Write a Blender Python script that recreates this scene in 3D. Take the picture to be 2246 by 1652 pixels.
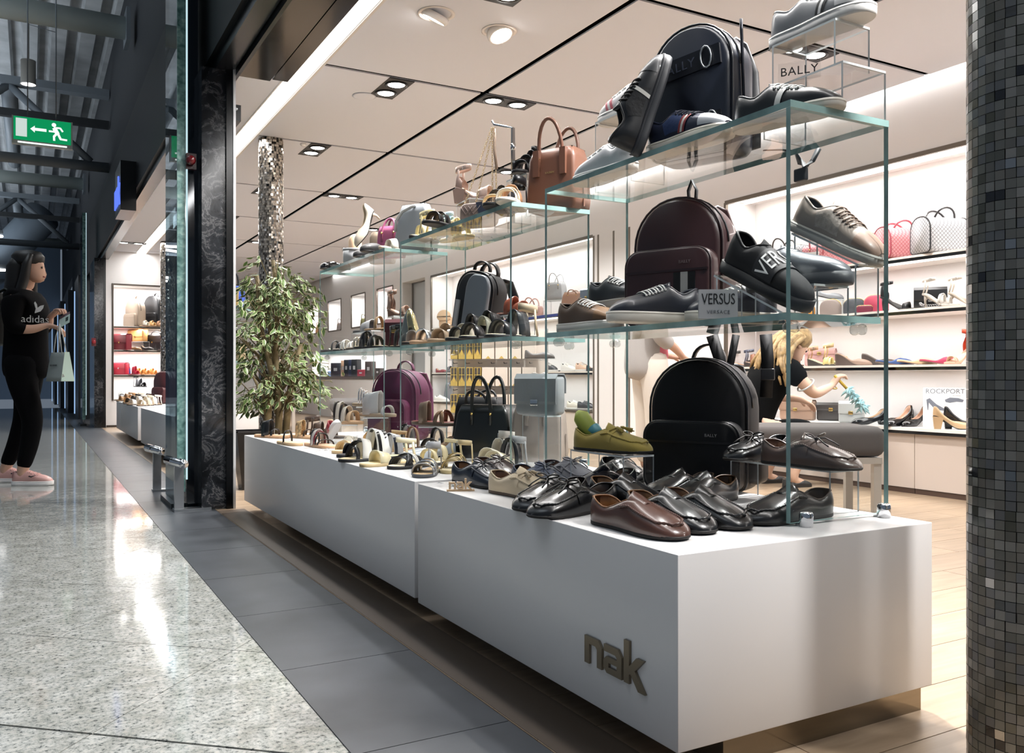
import bpy, bmesh, math, random
from mathutils import Vector, Matrix, Euler
PI = math.pi
R = math.radians
scene = bpy.context.scene
for o in list(bpy.data.objects):
    bpy.data.objects.remove(o)
C = scene.collection
rnd = random.Random(7)

# ------------------------------------------------------------ camera, world, exposure
FPX, PCX, PCY, TH, EYE = 1896.0, 1123.0, 827.0, 0.5081, 0.76
SN, CS = math.sin(TH), math.cos(TH)
cam_d = bpy.data.cameras.new('camera')
cam_d.sensor_width = 36.0
cam_d.lens = 36.0 * FPX / 2246.0
cam_d.shift_y = (PCY - 826.0) / 2246.0
cam_d.clip_start = 0.05
cam = bpy.data.objects.new('camera', cam_d)
C.objects.link(cam)
cam.location = (0, 0, EYE)
cam.rotation_euler = (PI / 2, 0, -TH)
scene.camera = cam

world = bpy.data.worlds.new('world')
scene.world = world
world.use_nodes = True
bg = world.node_tree.nodes['Background']
bg.inputs[0].default_value = (0.66, 0.80, 1.0, 1)
bg.inputs[1].default_value = 0.19

vs = scene.view_settings
vs.view_transform = 'Standard'
vs.look = 'None'
vs.exposure = 0.0
vs.gamma = 1.0
vs.use_curve_mapping = False
scene.cycles.max_bounces = 10
scene.cycles.transparent_max_bounces = 28
scene.cycles.glossy_bounces = 4
scene.cycles.transmission_bounces = 6
scene.cycles.sample_clamp_indirect = 6.0
scene.cycles.caustics_reflective = False
scene.cycles.caustics_refractive = False


def area_light(name, loc, size, size_y, power, col=(1, 1, 1), rot=(0, 0, 0), spread=180):
    d = bpy.data.lights.new(name, 'AREA')
    d.shape = 'RECTANGLE'
    d.size, d.size_y, d.energy, d.color = size, size_y, power, col
    d.spread = R(spread)
    o = bpy.data.objects.new(name, d)
    C.objects.link(o)
    o.location, o.rotation_euler = loc, rot
    return o


WARM = (1.0, 0.975, 0.955)
# the luminous strip that runs along the shop front, and the wall coves (built as lamps further down)
area_light('light_strip_glow', (1.49, 8.0, 2.655), 0.12, 19.0, 165, (1, 0.985, 0.97))
area_light('cove_glow', (4.987, 7.5, 2.70), 0.05, 17.0, 42, WARM)
# cool concourse light from out of view: floor toplight and added deck fill
area_light('concourse_toplight', (-1.2, 3.5, 4.9), 1.6, 9.0, 40, (0.84, 0.92, 1.0), (0, 0, 0), 75)  # unseen overhead light, placed and narrowed to brighten the floor
area_light('deck_fill_light', (-1.7, 13.0, 3.5), 1.2, 22.0, 430, (0.80, 0.90, 1.0), (PI, 0, 0))  # added upward fill that brightens the roof deck, stands for no known lamp


# ------------------------------------------------------------ pixel -> place helpers
def ray(u, v):
    r = (u - PCX) / FPX
    return Vector((SN + r * CS, CS - r * SN, -(v - PCY) / FPX))


def at(u, v, z):
    d = ray(u, v)
    t = (z - EYE) / d.z
    return Vector((d.x * t, d.y * t, z))


def ay(u, X):
    d = ray(u, 800)
    return X * d.y / d.x


def ax(u, Y):
    d = ray(u, 800)
    return Y * d.x / d.y


def fw(X, Y):
    return X * SN + Y * CS


def zat(v, X, Y):
    return EYE - (v - PCY) / FPX * fw(X, Y)


def hd(deg):      # heading: 0 = towards the viewer's right, 90 = away, 180 = left, 270 = towards the viewer
    return R(deg) - TH


# ------------------------------------------------------------ materials
MATS = {}


def lin(h):
    h = h.lstrip('#')
    v = [int(h[i:i + 2], 16) / 255 for i in (0, 2, 4)]
    return tuple([(x / 12.92 if x <= 0.04045 else ((x + 0.055) / 1.055) ** 2.4) for x in v]) + (1,)


def mat(col, rough=0.5, metal=0.0, spec=0.5, coat=0.0, bump=0.0, bscale=200.0, var=0.0, vscale=8.0, sheen=0.0):
    key = (col, rough, metal, spec, coat, bump, bscale, var, vscale, sheen)
    if key in MATS:
        return MATS[key]
    m = bpy.data.materials.new('mat_%s_%d' % (col.strip('#'), len(MATS)))
    m.use_nodes = True
    nt = m.node_tree
    b = nt.nodes['Principled BSDF']
    b.inputs['Base Color'].default_value = lin(col)
    b.inputs['Roughness'].default_value = rough
    b.inputs['Metallic'].default_value = metal
    b.inputs['Specular IOR Level'].default_value = spec
    b.inputs['Coat Weight'].default_value = coat
    b.inputs['Sheen Weight'].default_value = sheen
    if bump or var:
        tc = nt.nodes.new('ShaderNodeTexCoord')
    if bump:
        n = nt.nodes.new('ShaderNodeTexNoise')
        n.inputs['Scale'].default_value = bscale
        n.inputs['Detail'].default_value = 3
        bp = nt.nodes.new('ShaderNodeBump')
        bp.inputs['Strength'].default_value = bump
        bp.inputs['Distance'].default_value = 0.002
        nt.links.new(tc.outputs['Object'], n.inputs['Vector'])
        nt.links.new(n.outputs['Fac'], bp.inputs['Height'])
        nt.links.new(bp.outputs['Normal'], b.inputs['Normal'])
    if var:
        n2 = nt.nodes.new('ShaderNodeTexNoise')
        n2.inputs['Scale'].default_value = vscale
        n2.inputs['Detail'].default_value = 4
        rp = nt.nodes.new('ShaderNodeValToRGB')
        l = lin(col)
        rp.color_ramp.elements[0].position = 0.3
        rp.color_ramp.elements[1].position = 0.7
        rp.color_ramp.elements[0].color = tuple(x * (1 - var) for x in l[:3]) + (1,)
        rp.color_ramp.elements[1].color = tuple(min(1, x * (1 + var)) for x in l[:3]) + (1,)
        nt.links.new(tc.outputs['Object'], n2.inputs['Vector'])
        nt.links.new(n2.outputs['Fac'], rp.inputs['Fac'])
        nt.links.new(rp.outputs['Color'], b.inputs['Base Color'])
    MATS[key] = m
    return m


def emit(col, strength):
    key = ('emit', col, strength)
    if key in MATS:
        return MATS[key]
    m = bpy.data.materials.new('glow_%s_%d' % (col.strip('#'), len(MATS)))
    m.use_nodes = True
    nt = m.node_tree
    nt.nodes.clear()
    e = nt.nodes.new('ShaderNodeEmission')
    e.inputs[0].default_value = lin(col)
    e.inputs[1].default_value = strength
    o = nt.nodes.new('ShaderNodeOutputMaterial')
    nt.links.new(e.outputs[0], o.inputs[0])
    MATS[key] = m
    return m


def clear_mat(name, tint, refl=1.0, rough=0.0):
    if name in MATS:
        return MATS[name]
    m = bpy.data.materials.new(name)
    m.use_nodes = True
    nt = m.node_tree
    nt.nodes.clear()
    t = nt.nodes.new('ShaderNodeBsdfTransparent')
    t.inputs[0].default_value = tint
    g = nt.nodes.new('ShaderNodeBsdfGlossy')
    g.inputs['Roughness'].default_value = rough
    f = nt.nodes.new('ShaderNodeLayerWeight')
    f.inputs[0].default_value = 0.5
    pw = nt.nodes.new('ShaderNodeMath')
    pw.operation = 'POWER'
    pw.inputs[1].default_value = 4.5
    mu = nt.nodes.new('ShaderNodeMath')
    mu.operation = 'MULTIPLY_ADD'
    mu.inputs[1].default_value = 0.75
    mu.inputs[2].default_value = 0.035 * refl
    mu.use_clamp = True
    nt.links.new(f.outputs['Facing'], pw.inputs[0])
    mx = nt.nodes.new('ShaderNodeMixShader')
    o = nt.nodes.new('ShaderNodeOutputMaterial')
    nt.links.new(pw.outputs[0], mu.inputs[0])
    nt.links.new(mu.outputs[0], mx.inputs[0])
    nt.links.new(t.outputs[0], mx.inputs[1])
    nt.links.new(g.outputs[0], mx.inputs[2])
    nt.links.new(mx.outputs[0], o.inputs[0])
    MATS[name] = m
    return m


GLASS = clear_mat('clear_glass', (0.965, 0.98, 0.977, 1), 0.8)
GEDGE = mat('#93B4B1', 0.12, 0, 0.8, var=0.3, vscale=9)
ACRYL = clear_mat('clear_acrylic', (0.97, 0.975, 0.978, 1), 1.2)
AEDGE = mat('#DDE3E4', 0.1, 0, 0.8)
CHROME = mat('#D5D7DA', 0.08, 1.0)
STEEL = mat('#B9BDC0', 0.3, 1.0)
GOLD = mat('#CFAE6A', 0.25, 1.0)
BLACKP = mat('#0B0C0E', 0.08, 0, 0.6)
WHITE = mat('#E9E7E5', 0.22, 0, 0.5)
WALLW = mat('#E5E2E1', 0.55)


def tex_mat(name, build):
    if name in MATS:
        return MATS[name]
    m = bpy.data.materials.new(name)
    m.use_nodes = True
    build(m.node_tree, m.node_tree.nodes['Principled BSDF'])
    MATS[name] = m
    return m


def node(nt, kind, **kw):
    n = nt.nodes.new(kind)
    for k, v in kw.items():
        if k.startswith('_'):
            setattr(n, k[1:], v)
        else:
            n.inputs[k.replace('__', ' ')].default_value = v
    return n


def ramp(nt, fac, stops):
    r = nt.nodes.new('ShaderNodeValToRGB')
    e = r.color_ramp.elements
    while len(e) < len(stops):
        e.new(0.5)
    for i, (p, c) in enumerate(stops):
        e[i].position = p
        e[i].color = lin(c)
    nt.links.new(fac, r.inputs['Fac'])
    return r


def b_granite(nt, b):
    tc = nt.nodes.new('ShaderNodeTexCoord')
    v = node(nt, 'ShaderNodeTexNoise', Scale=75.0, Detail=5.0, Roughness=0.78)
    n = node(nt, 'ShaderNodeTexNoise', Scale=14.0, Detail=3.0)
    nt.links.new(tc.outputs['Object'], v.inputs['Vector'])
    nt.links.new(tc.outputs['Object'], n.inputs['Vector'])
    r1 = ramp(nt, v.outputs['Fac'], [(0.0, '#26292B'), (0.38, '#44484A'), (0.43, '#8E918E'), (0.55, '#B1B2AE'), (0.68, '#BEB8B0')])
    r2 = ramp(nt, n.outputs['Fac'], [(0.3, '#D0D0CC'), (0.7, '#FFFFFF')])
    mx = nt.nodes.new('ShaderNodeMixRGB')
    mx.blend_type = 'MULTIPLY'
    mx.inputs[0].default_value = 1
    nt.links.new(r1.outputs[0], mx.inputs[1])
    nt.links.new(r2.outputs[0], mx.inputs[2])
    nt.links.new(mx.outputs[0], b.inputs['Base Color'])
    b.inputs['Roughness'].default_value = 0.07
    b.inputs['Specular IOR Level'].default_value = 0.6


def b_slate(nt, b):
    tc = nt.nodes.new('ShaderNodeTexCoord')
    n = node(nt, 'ShaderNodeTexNoise', Scale=9.0, Detail=6.0)
    nt.links.new(tc.outputs['Object'], n.inputs['Vector'])
    r1 = ramp(nt, n.outputs['Fac'], [(0.25, '#34373B'), (0.75, '#42454A')])
    nt.links.new(r1.outputs[0], b.inputs['Base Color'])
    b.inputs['Roughness'].default_value = 0.36


def b_wood(nt, b):
    tc = nt.nodes.new('ShaderNodeTexCoord')
    oi = nt.nodes.new('ShaderNodeObjectInfo')
    mp = node(nt, 'ShaderNodeMapping')
    mp.inputs['Scale'].default_value = (1.6, 16, 1)
    ad = nt.nodes.new('ShaderNodeVectorMath')
    sc = node(nt, 'ShaderNodeMath', _operation='MULTIPLY')
    sc.inputs[1].default_value = 40
    nt.links.new(oi.outputs['Random'], sc.inputs[0])
    nt.links.new(tc.outputs['Object'], ad.inputs[0])
    nt.links.new(sc.outputs[0], ad.inputs[1])
    nt.links.new(ad.outputs[0], mp.inputs['Vector'])
    n = node(nt, 'ShaderNodeTexNoise', Scale=2.2, Detail=7.0, Distortion=0.6)
    nt.links.new(mp.outputs[0], n.inputs['Vector'])
    r1 = ramp(nt, n.outputs['Fac'], [(0.25, '#87745F'), (0.5, '#96826C'), (0.75, '#A38F79')])
    hs = nt.nodes.new('ShaderNodeHueSaturation')
    ma = node(nt, 'ShaderNodeMapRange')
    ma.inputs['To Min'].default_value = 0.93
    ma.inputs['To Max'].default_value = 1.05
    nt.links.new(oi.outputs['Random'], ma.inputs['Value'])
    nt.links.new(ma.outputs[0], hs.inputs['Value'])
    nt.links.new(r1.outputs[0], hs.inputs['Color'])
    nt.links.new(hs.outputs[0], b.inputs['Base Color'])
    b.inputs['Roughness'].default_value = 0.33


def b_marble(nt, b):
    tc = nt.nodes.new('ShaderNodeTexCoord')
    n0 = node(nt, 'ShaderNodeTexNoise', Scale=8.0, Detail=10.0, Roughness=0.7, Distortion=0.7)
    n1_ = node(nt, 'ShaderNodeTexNoise', Scale=1.7, Detail=3.0)
    nt.links.new(tc.outputs['Object'], n0.inputs['Vector'])
    nt.links.new(tc.outputs['Object'], n1_.inputs['Vector'])
    ab = node(nt, 'ShaderNodeMath', _operation='SUBTRACT')
    ab.inputs[1].default_value = 0.5
    a2 = node(nt, 'ShaderNodeMath', _operation='ABSOLUTE')
    nt.links.new(n0.outputs['Fac'], ab.inputs[0])
    nt.links.new(ab.outputs[0], a2.inputs[0])
    r1 = ramp(nt, a2.outputs[0], [(0.0, '#7E7E7E'), (0.01, '#55565A'), (0.03, '#303338'), (0.14, '#1B1D21')])
    r2 = ramp(nt, n1_.outputs['Fac'], [(0.42, '#5A5A5C'), (0.62, '#FFFFFF')])
    m2 = nt.nodes.new('ShaderNodeMixRGB')
    m2.blend_type = 'MULTIPLY'
    m2.inputs[0].default_value = 1
    nt.links.new(r1.outputs[0], m2.inputs[1])
    nt.links.new(r2.outputs[0], m2.inputs[2])
    nt.links.new(m2.outputs[0], b.inputs['Base Color'])
    b.inputs['Roughness'].default_value = 0.15


def b_greenglass(nt, b):
    tc = nt.nodes.new('ShaderNodeTexCoord')
    n0 = node(nt, 'ShaderNodeTexNoise', Scale=30.0, Detail=6.0, Distortion=0.5)
    nt.links.new(tc.outputs['Object'], n0.inputs['Vector'])
    r1 = ramp(nt, n0.outputs['Fac'], [(0.3, '#4A6F6C'), (0.55, '#79A09B'), (0.75, '#A6C6C0')])
    nt.links.new(r1.outputs[0], b.inputs['Base Color'])
    b.inputs['Roughness'].default_value = 0.25


def b_monogram(c1, c2):
    def f(nt, b):
        tc = nt.nodes.new('ShaderNodeTexCoord')
        sx = nt.nodes.new('ShaderNodeSeparateXYZ')
        nt.links.new(tc.outputs['Object'], sx.inputs[0])
        w = []
        for sgn in (1, -1):
            a = node(nt, 'ShaderNodeMath', _operation='MULTIPLY_ADD')
            a.inputs[1].default_value = sgn
            nt.links.new(sx.outputs[2], a.inputs[0])
            s2 = node(nt, 'ShaderNodeMath', _operation='ADD')
            nt.links.new(sx.outputs[0], s2.inputs[0])
            nt.links.new(sx.outputs[1], s2.inputs[1])
            nt.links.new(s2.outputs[0], a.inputs[2])
            m = node(nt, 'ShaderNodeMath', _operation='MULTIPLY')
            m.inputs[1].default_value = 38.0
            nt.links.new(a.outputs[0], m.inputs[0])
            p = node(nt, 'ShaderNodeMath', _operation='PINGPONG')
            p.inputs[1].default_value = 0.5
            nt.links.new(m.outputs[0], p.inputs[0])
            w.append(p)
        mn = node(nt, 'ShaderNodeMath', _operation='MINIMUM')
        nt.links.new(w[0].outputs[0], mn.inputs[0])
        nt.links.new(w[1].outputs[0], mn.inputs[1])
        r1 = ramp(nt, mn.outputs[0], [(0.0, c2), (0.08, c2), (0.13, c1), (1.0, c1)])
        nt.links.new(r1.outputs[0], b.inputs['Base Color'])
        b.inputs['Roughness'].default_value = 0.45
    return f


GRANITE = tex_mat('granite', b_granite)
SLATE = tex_mat('slate', b_slate)
WOOD = tex_mat('oak_planks', b_wood)
MARBLE = tex_mat('dark_marble', b_marble)
GREENG = tex_mat('green_glass_edge', b_greenglass)
MONO_G = tex_mat('monogram_grey', b_monogram('#C9C9CB', '#7E7F84'))
MONO_P = tex_mat('monogram_pink', b_monogram('#E2A3A6', '#C66A72'))


# ------------------------------------------------------------ mesh builder
class G:
    def __init__(s):
        s.v, s.f, s.m, s.sm = [], [], [], []

    def add(s, vs_, fs, m=0, smooth=False, M=None):
        k = len(s.v)
        s.v += [tuple(M @ Vector(p)) if M else tuple(p) for p in vs_]
        s.f += [tuple(i + k for i in f) for f in fs]
        s.m += [m] * len(fs)
        s.sm += [smooth] * len(fs)
        return s

    def box(s, x0, x1, y0, y1, z0, z1, m=0, M=None):
        return s.add([(x0, y0, z0), (x1, y0, z0), (x1, y1, z0), (x0, y1, z0), (x0, y0, z1), (x1, y0, z1), (x1, y1, z1), (x0, y1, z1)],
                     [(0, 3, 2, 1), (4, 5, 6, 7), (0, 1, 5, 4), (1, 2, 6, 5), (2, 3, 7, 6), (3, 0, 4, 7)], m, False, M)

    def rings(s, rings, m=0, smooth=True, closed=True, cap0=True, cap1=True, M=None):
        n = len(rings[0])
        vs_ = [p for r in rings for p in r]
        fs = []
        for i in range(len(rings) - 1):
            for j in range(n if closed else n - 1):
                a, b_ = i * n + j, i * n + (j + 1) % n
                fs.append((a, b_, b_ + n, a + n))
        if closed and cap0:
            fs.append(tuple(range(n - 1, -1, -1)))
        if closed and cap1:
            fs.append(tuple((len(rings) - 1) * n + j for j in range(n)))
        return s.add(vs_, fs, m, smooth, M)

    def tube(s, path, r, n=8, m=0, closed=False, M=None, flat=1.0):
        P = [Vector(p) for p in path]
        k = len(P)
        rr = r if isinstance(r, (list, tuple)) else [r] * k
        rings, up = [], None
        for i, p in enumerate(P):
            a = P[(i - 1) % k] if (closed or i) else P[0]
            b_ = P[(i + 1) % k] if (closed or i < k - 1) else P[-1]
            t = (b_ - a)
            t = t.normalized() if t.length > 1e-9 else Vector((0, 0, 1))
            if up is None:
                up = Vector((0, 0, 1)) if abs(t.z) < 0.9 else Vector((1, 0, 0))
            sd = t.cross(up)
            if sd.length < 1e-6:
                sd = t.cross(Vector((0, 1, 0)))
            sd.normalize()
            up = sd.cross(t).normalized()
            rings.append([p + sd * (rr[i] * math.cos(2 * PI * j / n)) + up * (rr[i] * flat * math.sin(2 * PI * j / n)) for j in range(n)])
        if closed:
            rings.append(rings[0])
            return s.rings(rings, m, True, True, False, False, M)
        return s.rings(rings, m, True, True, True, True, M)

    def band(s, path, w, th, m=0, wdir=None, closed=False, M=None, smooth=True):
        """flat strap: path points, width along wdir, thickness th outward"""
        P = [Vector(p) for p in path]
        k = len(P)
        rings = []
        for i, p in enumerate(P):
            a = P[(i - 1) % k] if (closed or i) else P[0]
            b_ = P[(i + 1) % k] if (closed or i < k - 1) else P[-1]
            t = (b_ - a).normalized()
            wd = wdir[i] if isinstance(wdir, list) else wdir
            wd = Vector(wd)
            wd = (wd - t * wd.dot(t)).normalized()
            nn = t.cross(wd).normalized()
            ww = w[i] if isinstance(w, (list, tuple)) else w
            rings.append([p - wd * ww / 2 - nn * th / 2, p + wd * ww / 2 - nn * th / 2, p + wd * ww / 2 + nn * th / 2, p - wd * ww / 2 + nn * th / 2])
        if closed:
            rings.append(rings[0])
            return s.rings(rings, m, smooth, True, False, False, M)
        return s.rings(rings, m, smooth, True, True, True, M)

    def lathe(s, prof, n=16, m=0, M=None, smooth=True):
        rings = [[(r * math.cos(2 * PI * j / n), r * math.sin(2 * PI * j / n), z) for j in range(n)] for r, z in prof]
        return s.rings(rings, m, smooth, True, True, True, M)

    def prism(s, poly, z0, z1, m=0, M=None):
        n = len(poly)
        vs_ = [(x, y, z0) for x, y in poly] + [(x, y, z1) for x, y in poly]
        fs = [tuple(range(n - 1, -1, -1)), tuple(range(n, 2 * n))] + [(i, (i + 1) % n, (i + 1) % n + n, i + n) for i in range(n)]
        return s.add(vs_, fs, m, False, M)

    def mesh(s, name):
        me = bpy.data.meshes.new(name)
        me.from_pydata(s.v, [], s.f)
        me.polygons.foreach_set('material_index', s.m)
        me.polygons.foreach_set('use_smooth', s.sm)
        me.update()
        return me


def rbox(g, x0, x1, y0, y1, z0, z1, r=0.01, m=0, M=None, seg=3):
    """box with all edges rounded (stacked rounded rectangles)"""
    r = min(r, (x1 - x0) / 2.01, (y1 - y0) / 2.01, (z1 - z0) / 2.01)
    rings = []

    def rr(ins, z):
        pts = []
        rad = max(r - ins, 1e-4)
        for cx, cy, a0 in ((x1 - ins - rad, y1 - ins - rad, 0), (x0 + ins + rad, y1 - ins - rad, 90), (x0 + ins + rad, y0 + ins + rad, 180), (x1 - ins - rad, y0 + ins + rad, 270)):
            for k in range(seg + 1):
                a = R(a0 + 90 * k / seg)
                pts.append((cx + rad * math.cos(a), cy + rad * math.sin(a), z))
        return pts
    for k in range(seg + 1):
        a = R(90 * k / seg)
        rings.append(rr(r * (1 - math.sin(a)), z0 + r * (1 - math.cos(a))))
    for k in range(seg + 1):
        a = R(90 * k / seg)
        rings.append(rr(r * (1 - math.cos(a)), z1 - r + r * math.sin(a)))
    return g.rings(rings, m, True, True, True, True, M)


def link(name, me, mats, parent=None, loc=None, rot=None):
    if isinstance(me, G):
        me = me.mesh(name)
    mats = mats if isinstance(mats, (list, tuple)) else [mats]
    if not me.materials:
        for m in mats:
            me.materials.append(m)
    o = bpy.data.objects.new(name, me)
    C.objects.link(o)
    for i, m in enumerate(mats):
        if i < len(o.material_slots) and me.materials[i] is not m:
            o.material_slots[i].link = 'OBJECT'
            o.material_slots[i].material = m
    if parent:
        o.parent = parent
    if loc is not None:
        o.location = loc
    if rot is not None:
        o.rotation_euler = rot
    return o


def tag(o, label=None, cat=None, group=None, kind=None):
    if label:
        o['label'] = label
    if cat:
        o['category'] = cat
    if group:
        o['group'] = group
    if kind:
        o['kind'] = kind
    return o


def thing(name, label, cat, loc=(0, 0, 0), rot=(0, 0, 0), group=None):
    o = bpy.data.objects.new(name, None)
    o.empty_display_size = 0.05
    C.objects.link(o)
    o.location = loc
    o.rotation_euler = rot if isinstance(rot, (tuple, Euler)) else (0, 0, rot)
    return tag(o, label, cat, group)


def struct(name, g, mats, label=None):
    return tag(link(name, g, mats), label, None, None, 'structure')


_fonts = {}


def text_mesh(body, size, depth, spacing=1.0):
    key = (body, size, depth, spacing)
    if key in _fonts:
        return _fonts[key]
    cu = bpy.data.curves.new('lettering', 'FONT')
    cu.body = body
    cu.size = size
    cu.extrude = depth
    cu.resolution_u = 3
    cu.space_character = spacing
    cu.align_x = 'CENTER'
    cu.align_y = 'CENTER'
    ob = bpy.data.objects.new('lettering_tmp', cu)
    C.objects.link(ob)
    dg = bpy.context.evaluated_depsgraph_get()
    me = bpy.data.meshes.new_from_object(ob.evaluated_get(dg))
    me.name = 'lettering'
    me.materials.clear()
    bpy.data.objects.remove(ob)
    _fonts[key] = me
    return me


def lettering(body, size, depth, m, parent, loc, rot, spacing=1.0, name='lettering', scale=(1, 1, 1)):
    o = link(name, text_mesh(body, size, depth, spacing), m, parent, loc, rot)
    o.scale = scale
    return o


# ============================================================ THE SETTING
def clip(poly, f):
    out = []
    for i in range(len(poly)):
        a, b_ = poly[i], poly[(i + 1) % len(poly)]
        fa, fb = f(a), f(b_)
        if fa <= 0:
            out.append(a)
        if (fa < 0 < fb) or (fb < 0 < fa):
            t = fa / (fa - fb)
            out.append((a[0] + (b_[0] - a[0]) * t, a[1] + (b_[1] - a[1]) * t))
    return out


GE, WE = 0.565, 0.925          # granite edge, wood edge (x)
# --- granite concourse floor, slabs laid diagonally
g = G().box(-9, GE - 0.002, -3, 24, -0.12, -0.012)
floor = struct('floor', g, mat('#3A3B3A', 0.8), 'polished speckled granite concourse floor laid diagonally')
U1 = Vector((math.cos(R(-41.3)), math.sin(R(-41.3))))
U2 = Vector((-U1.y, U1.x))
PT = 0.576
n1 = Vector((U2.x, U2.y))
o1 = Vector((-0.058, 2.194)).dot(U2)
o2 = Vector((0.551, 2.542)).dot(U1)
for i in range(-22, 24):
    for j in range(-22, 24):
        gp = 0.0016
        c0, c1, d0, d1 = o2 + i * PT + gp, o2 + (i + 1) * PT - gp, o1 + j * PT + (0.004 if j == 0 else gp), o1 + (j + 1) * PT - (0.004 if j == -1 else gp)
        poly = [tuple(U1 * a + U2 * b_) for a, b_ in ((c0, d0), (c1, d0), (c1, d1), (c0, d1))]
        cx, cy = sum(p[0] for p in poly) / 4, sum(p[1] for p in poly) / 4
        if cy < 1.0 or cy > 11.5 or cx < cy * ax(-60, 1) - 0.5 or cx > GE + 0.5:
            continue
        poly = clip(poly, lambda p: p[0] - GE + 0.002)
        if len(poly) < 3:
            continue
        ccx, ccy = sum(p[0] for p in poly) / len(poly), sum(p[1] for p in poly) / len(poly)
        if ccx > 5:
            continue
        link('slab', G().prism(poly, -0.02, 0.0), GRANITE, floor)
g = G().box(-9, GE - 0.002, 11.5, 24, -0.02, -0.001)
g.box(-9, -2.6, -3, 11.5, -0.02, -0.001)
g.box(-2.6, GE - 0.002, -3, 0.7, -0.02, -0.001)
link('slab_field', g, GRANITE, floor)
# --- dark slate border
g = G().box(GE, WE, -3, 24, -0.12, -0.003)
border = struct('floor_border', g, mat('#8A8B8B', 0.8), 'row of dark grey slate tiles bordering the shop front')
for k in range(-3, 18):
    y0 = 1.672 + 0.571 * k
    link('tile', G().box(GE + 0.001, WE - 0.002, y0 + 0.0015, y0 + 0.5695, -0.02, 0.0), SLATE, border)
g = G().box(GE, WE, 11.95, 24, -0.02, -0.0005)
link('tile_field', g, SLATE, border)
# --- shop floor, pale oak planks running into the shop
g = G().box(WE, 7, -3, 20, -0.12, -0.004)
struct('floor_threshold', G().box(WE + 0.003, 1.075, -3, 5.1, -0.02, 0.0012), mat('#4F443A', 0.42, 0, 0.4), 'dark bronze threshold strip between slate and plinths')
sfloor = struct('floor_shop', g, mat('#7A6350', 0.7), 'pale oak plank floor of the shop')
PW = 0.1955
pm = {}
for k in range(-3, 42):
    y0 = 1.36 + PW * k
    x = WE - [0, 0.9, 0.4, 1.3][k % 4]
    while x < 5.3:
        x0, x1 = max(x, WE), min(x + 1.75, 5.4)
        if x1 - x0 > 0.05:
            key = round(x1 - x0, 3)
            if key not in pm:
                pm[key] = G().box(0.0012, x1 - x0 - 0.0012, 0.0012, PW - 0.0012, -0.014, 0.0).mesh('plank')
            link('plank', pm[key], WOOD, sfloor, (x0, y0, 0))
        x += 1.75
link('plank_field', G().box(WE, 5.4, 9.37, 20, -0.01, -0.0003).box(WE, 5.4, -3, 0.75, -0.01, -0.0003), WOOD, sfloor)

# --- shop ceiling: plasterboard panels between black shadow gaps
ZC = 2.67
CEILM = mat('#D9DBE2', 0.75)
ceil_ = struct('ceiling', G().box(1.0, 4.954, -2.2, 19, ZC + 0.0095, ZC + 0.12).box(4.954, 5.6, -2.2, 19, ZC + 0.06, ZC + 0.12), mat('#020202', 1.0, 0, 0.0), 'beige shop ceiling divided by black shadow gaps')
TY = [-1.9, -0.05, 1.72, 3.496, 5.175, 6.95, 8.76, 10.55, 12.35, 14.15, 15.95, 18.6]
LX = [1.565, 2.671, 3.753, 4.955]
for i in range(3):
    for j in range(len(TY) - 1):
        gx0 = 0 if i == 0 else 0.021
        gx1 = 0 if i == 2 else 0.021
        link('ceiling_panel', G().box(LX[i] + gx0, LX[i + 1] - gx1, TY[j] + 0.019, TY[j + 1] - 0.019, ZC, ZC + 0.009), CEILM, ceil_)
link('ceiling_edge', G().box(1.55, 1.566, -2, 18.6, ZC - 0.012, ZC + 0.009), mat('#D9D4CF', 0.5), ceil_)
link('soffit_panel', G().box(1.0, 1.41, 5.46, 18.6, ZC, ZC + 0.009), CEILM, ceil_)
# luminous strip
ls = thing('linear_ceiling_light', 'long bright white luminous strip in the ceiling along the shop front', 'ceiling light', (1.485, 8.0, ZC))
link('diffuser', G().box(-0.065, 0.062, -9.8, 10.5, 0.002, 0.009), emit('#FFF9F2', 3.2), ls)
link('frame', G().box(-0.075, -0.066, -9.8, 10.5, -0.006, 0.009).box(0.0625, 0.0645, -9.8, 10.5, -0.002, 0.009), WHITE, ls)

# --- shop front header, shutter box, marble pier
DKM = mat('#101216', 0.25, 0.0, 0.5)
hdr = struct('trim_1', G().box(0.93, 1.03, -2.5, 24, 2.535, 2.72), DKM, 'black metal header over the shop front opening')
struct('wall_fascia', G().box(0.90, 0.93, -2.5, 24, 2.60, 3.45).box(0.93, 1.0, -2.5, 24, 2.721, 3.45), mat('#0B0D10', 0.55, 0, 0.3), 'black fascia above the shop fronts')
struct('trim_2', G().box(1.05, 1.30, -2.0, 5.43, 2.60, 2.668).box(1.315, 1.41, -2.0, 5.43, 2.612, 2.668), mat('#15171A', 0.12, 0.4), 'glossy black shutter housing under the ceiling edge')
struct('trim_3', G().box(1.035, 1.055, -2.0, 5.45, 2.50, 2.56), mat('#0D0E10', 0.3, 0.3), 'black shutter guide rail under the header')
pier = struct('wall_pier', G().box(0.853, 0.985, 5.17, 5.75, 0, 2.535), MARBLE, 'dark veined marble pier beside the shop entrance')
struct('trim_4', G().box(0.985, 1.022, 5.15, 5.75, 0, 2.54), mat('#0A0B0D', 0.2), 'black metal jamb beside the marble pier')
struct('trim_5', G().box(1.022, 1.036, 5.14, 5.75, 0, 2.54), mat('#D7D9DA', 0.35, 0.2), 'slim pale aluminium strip on the jamb')
struct('trim_6', G().box(0.79, 0.853, 5.30, 5.74, 0, 3.4), mat('#1A2028', 0.06, 0.3, 0.8), 'dark polished glass cladding of the pier')
cd = thing('shutter_bracket', 'black metal shutter motor bracket fixed beside the luminous ceiling strip', 'bracket', (1.10, 5.62, 2.36))
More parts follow.
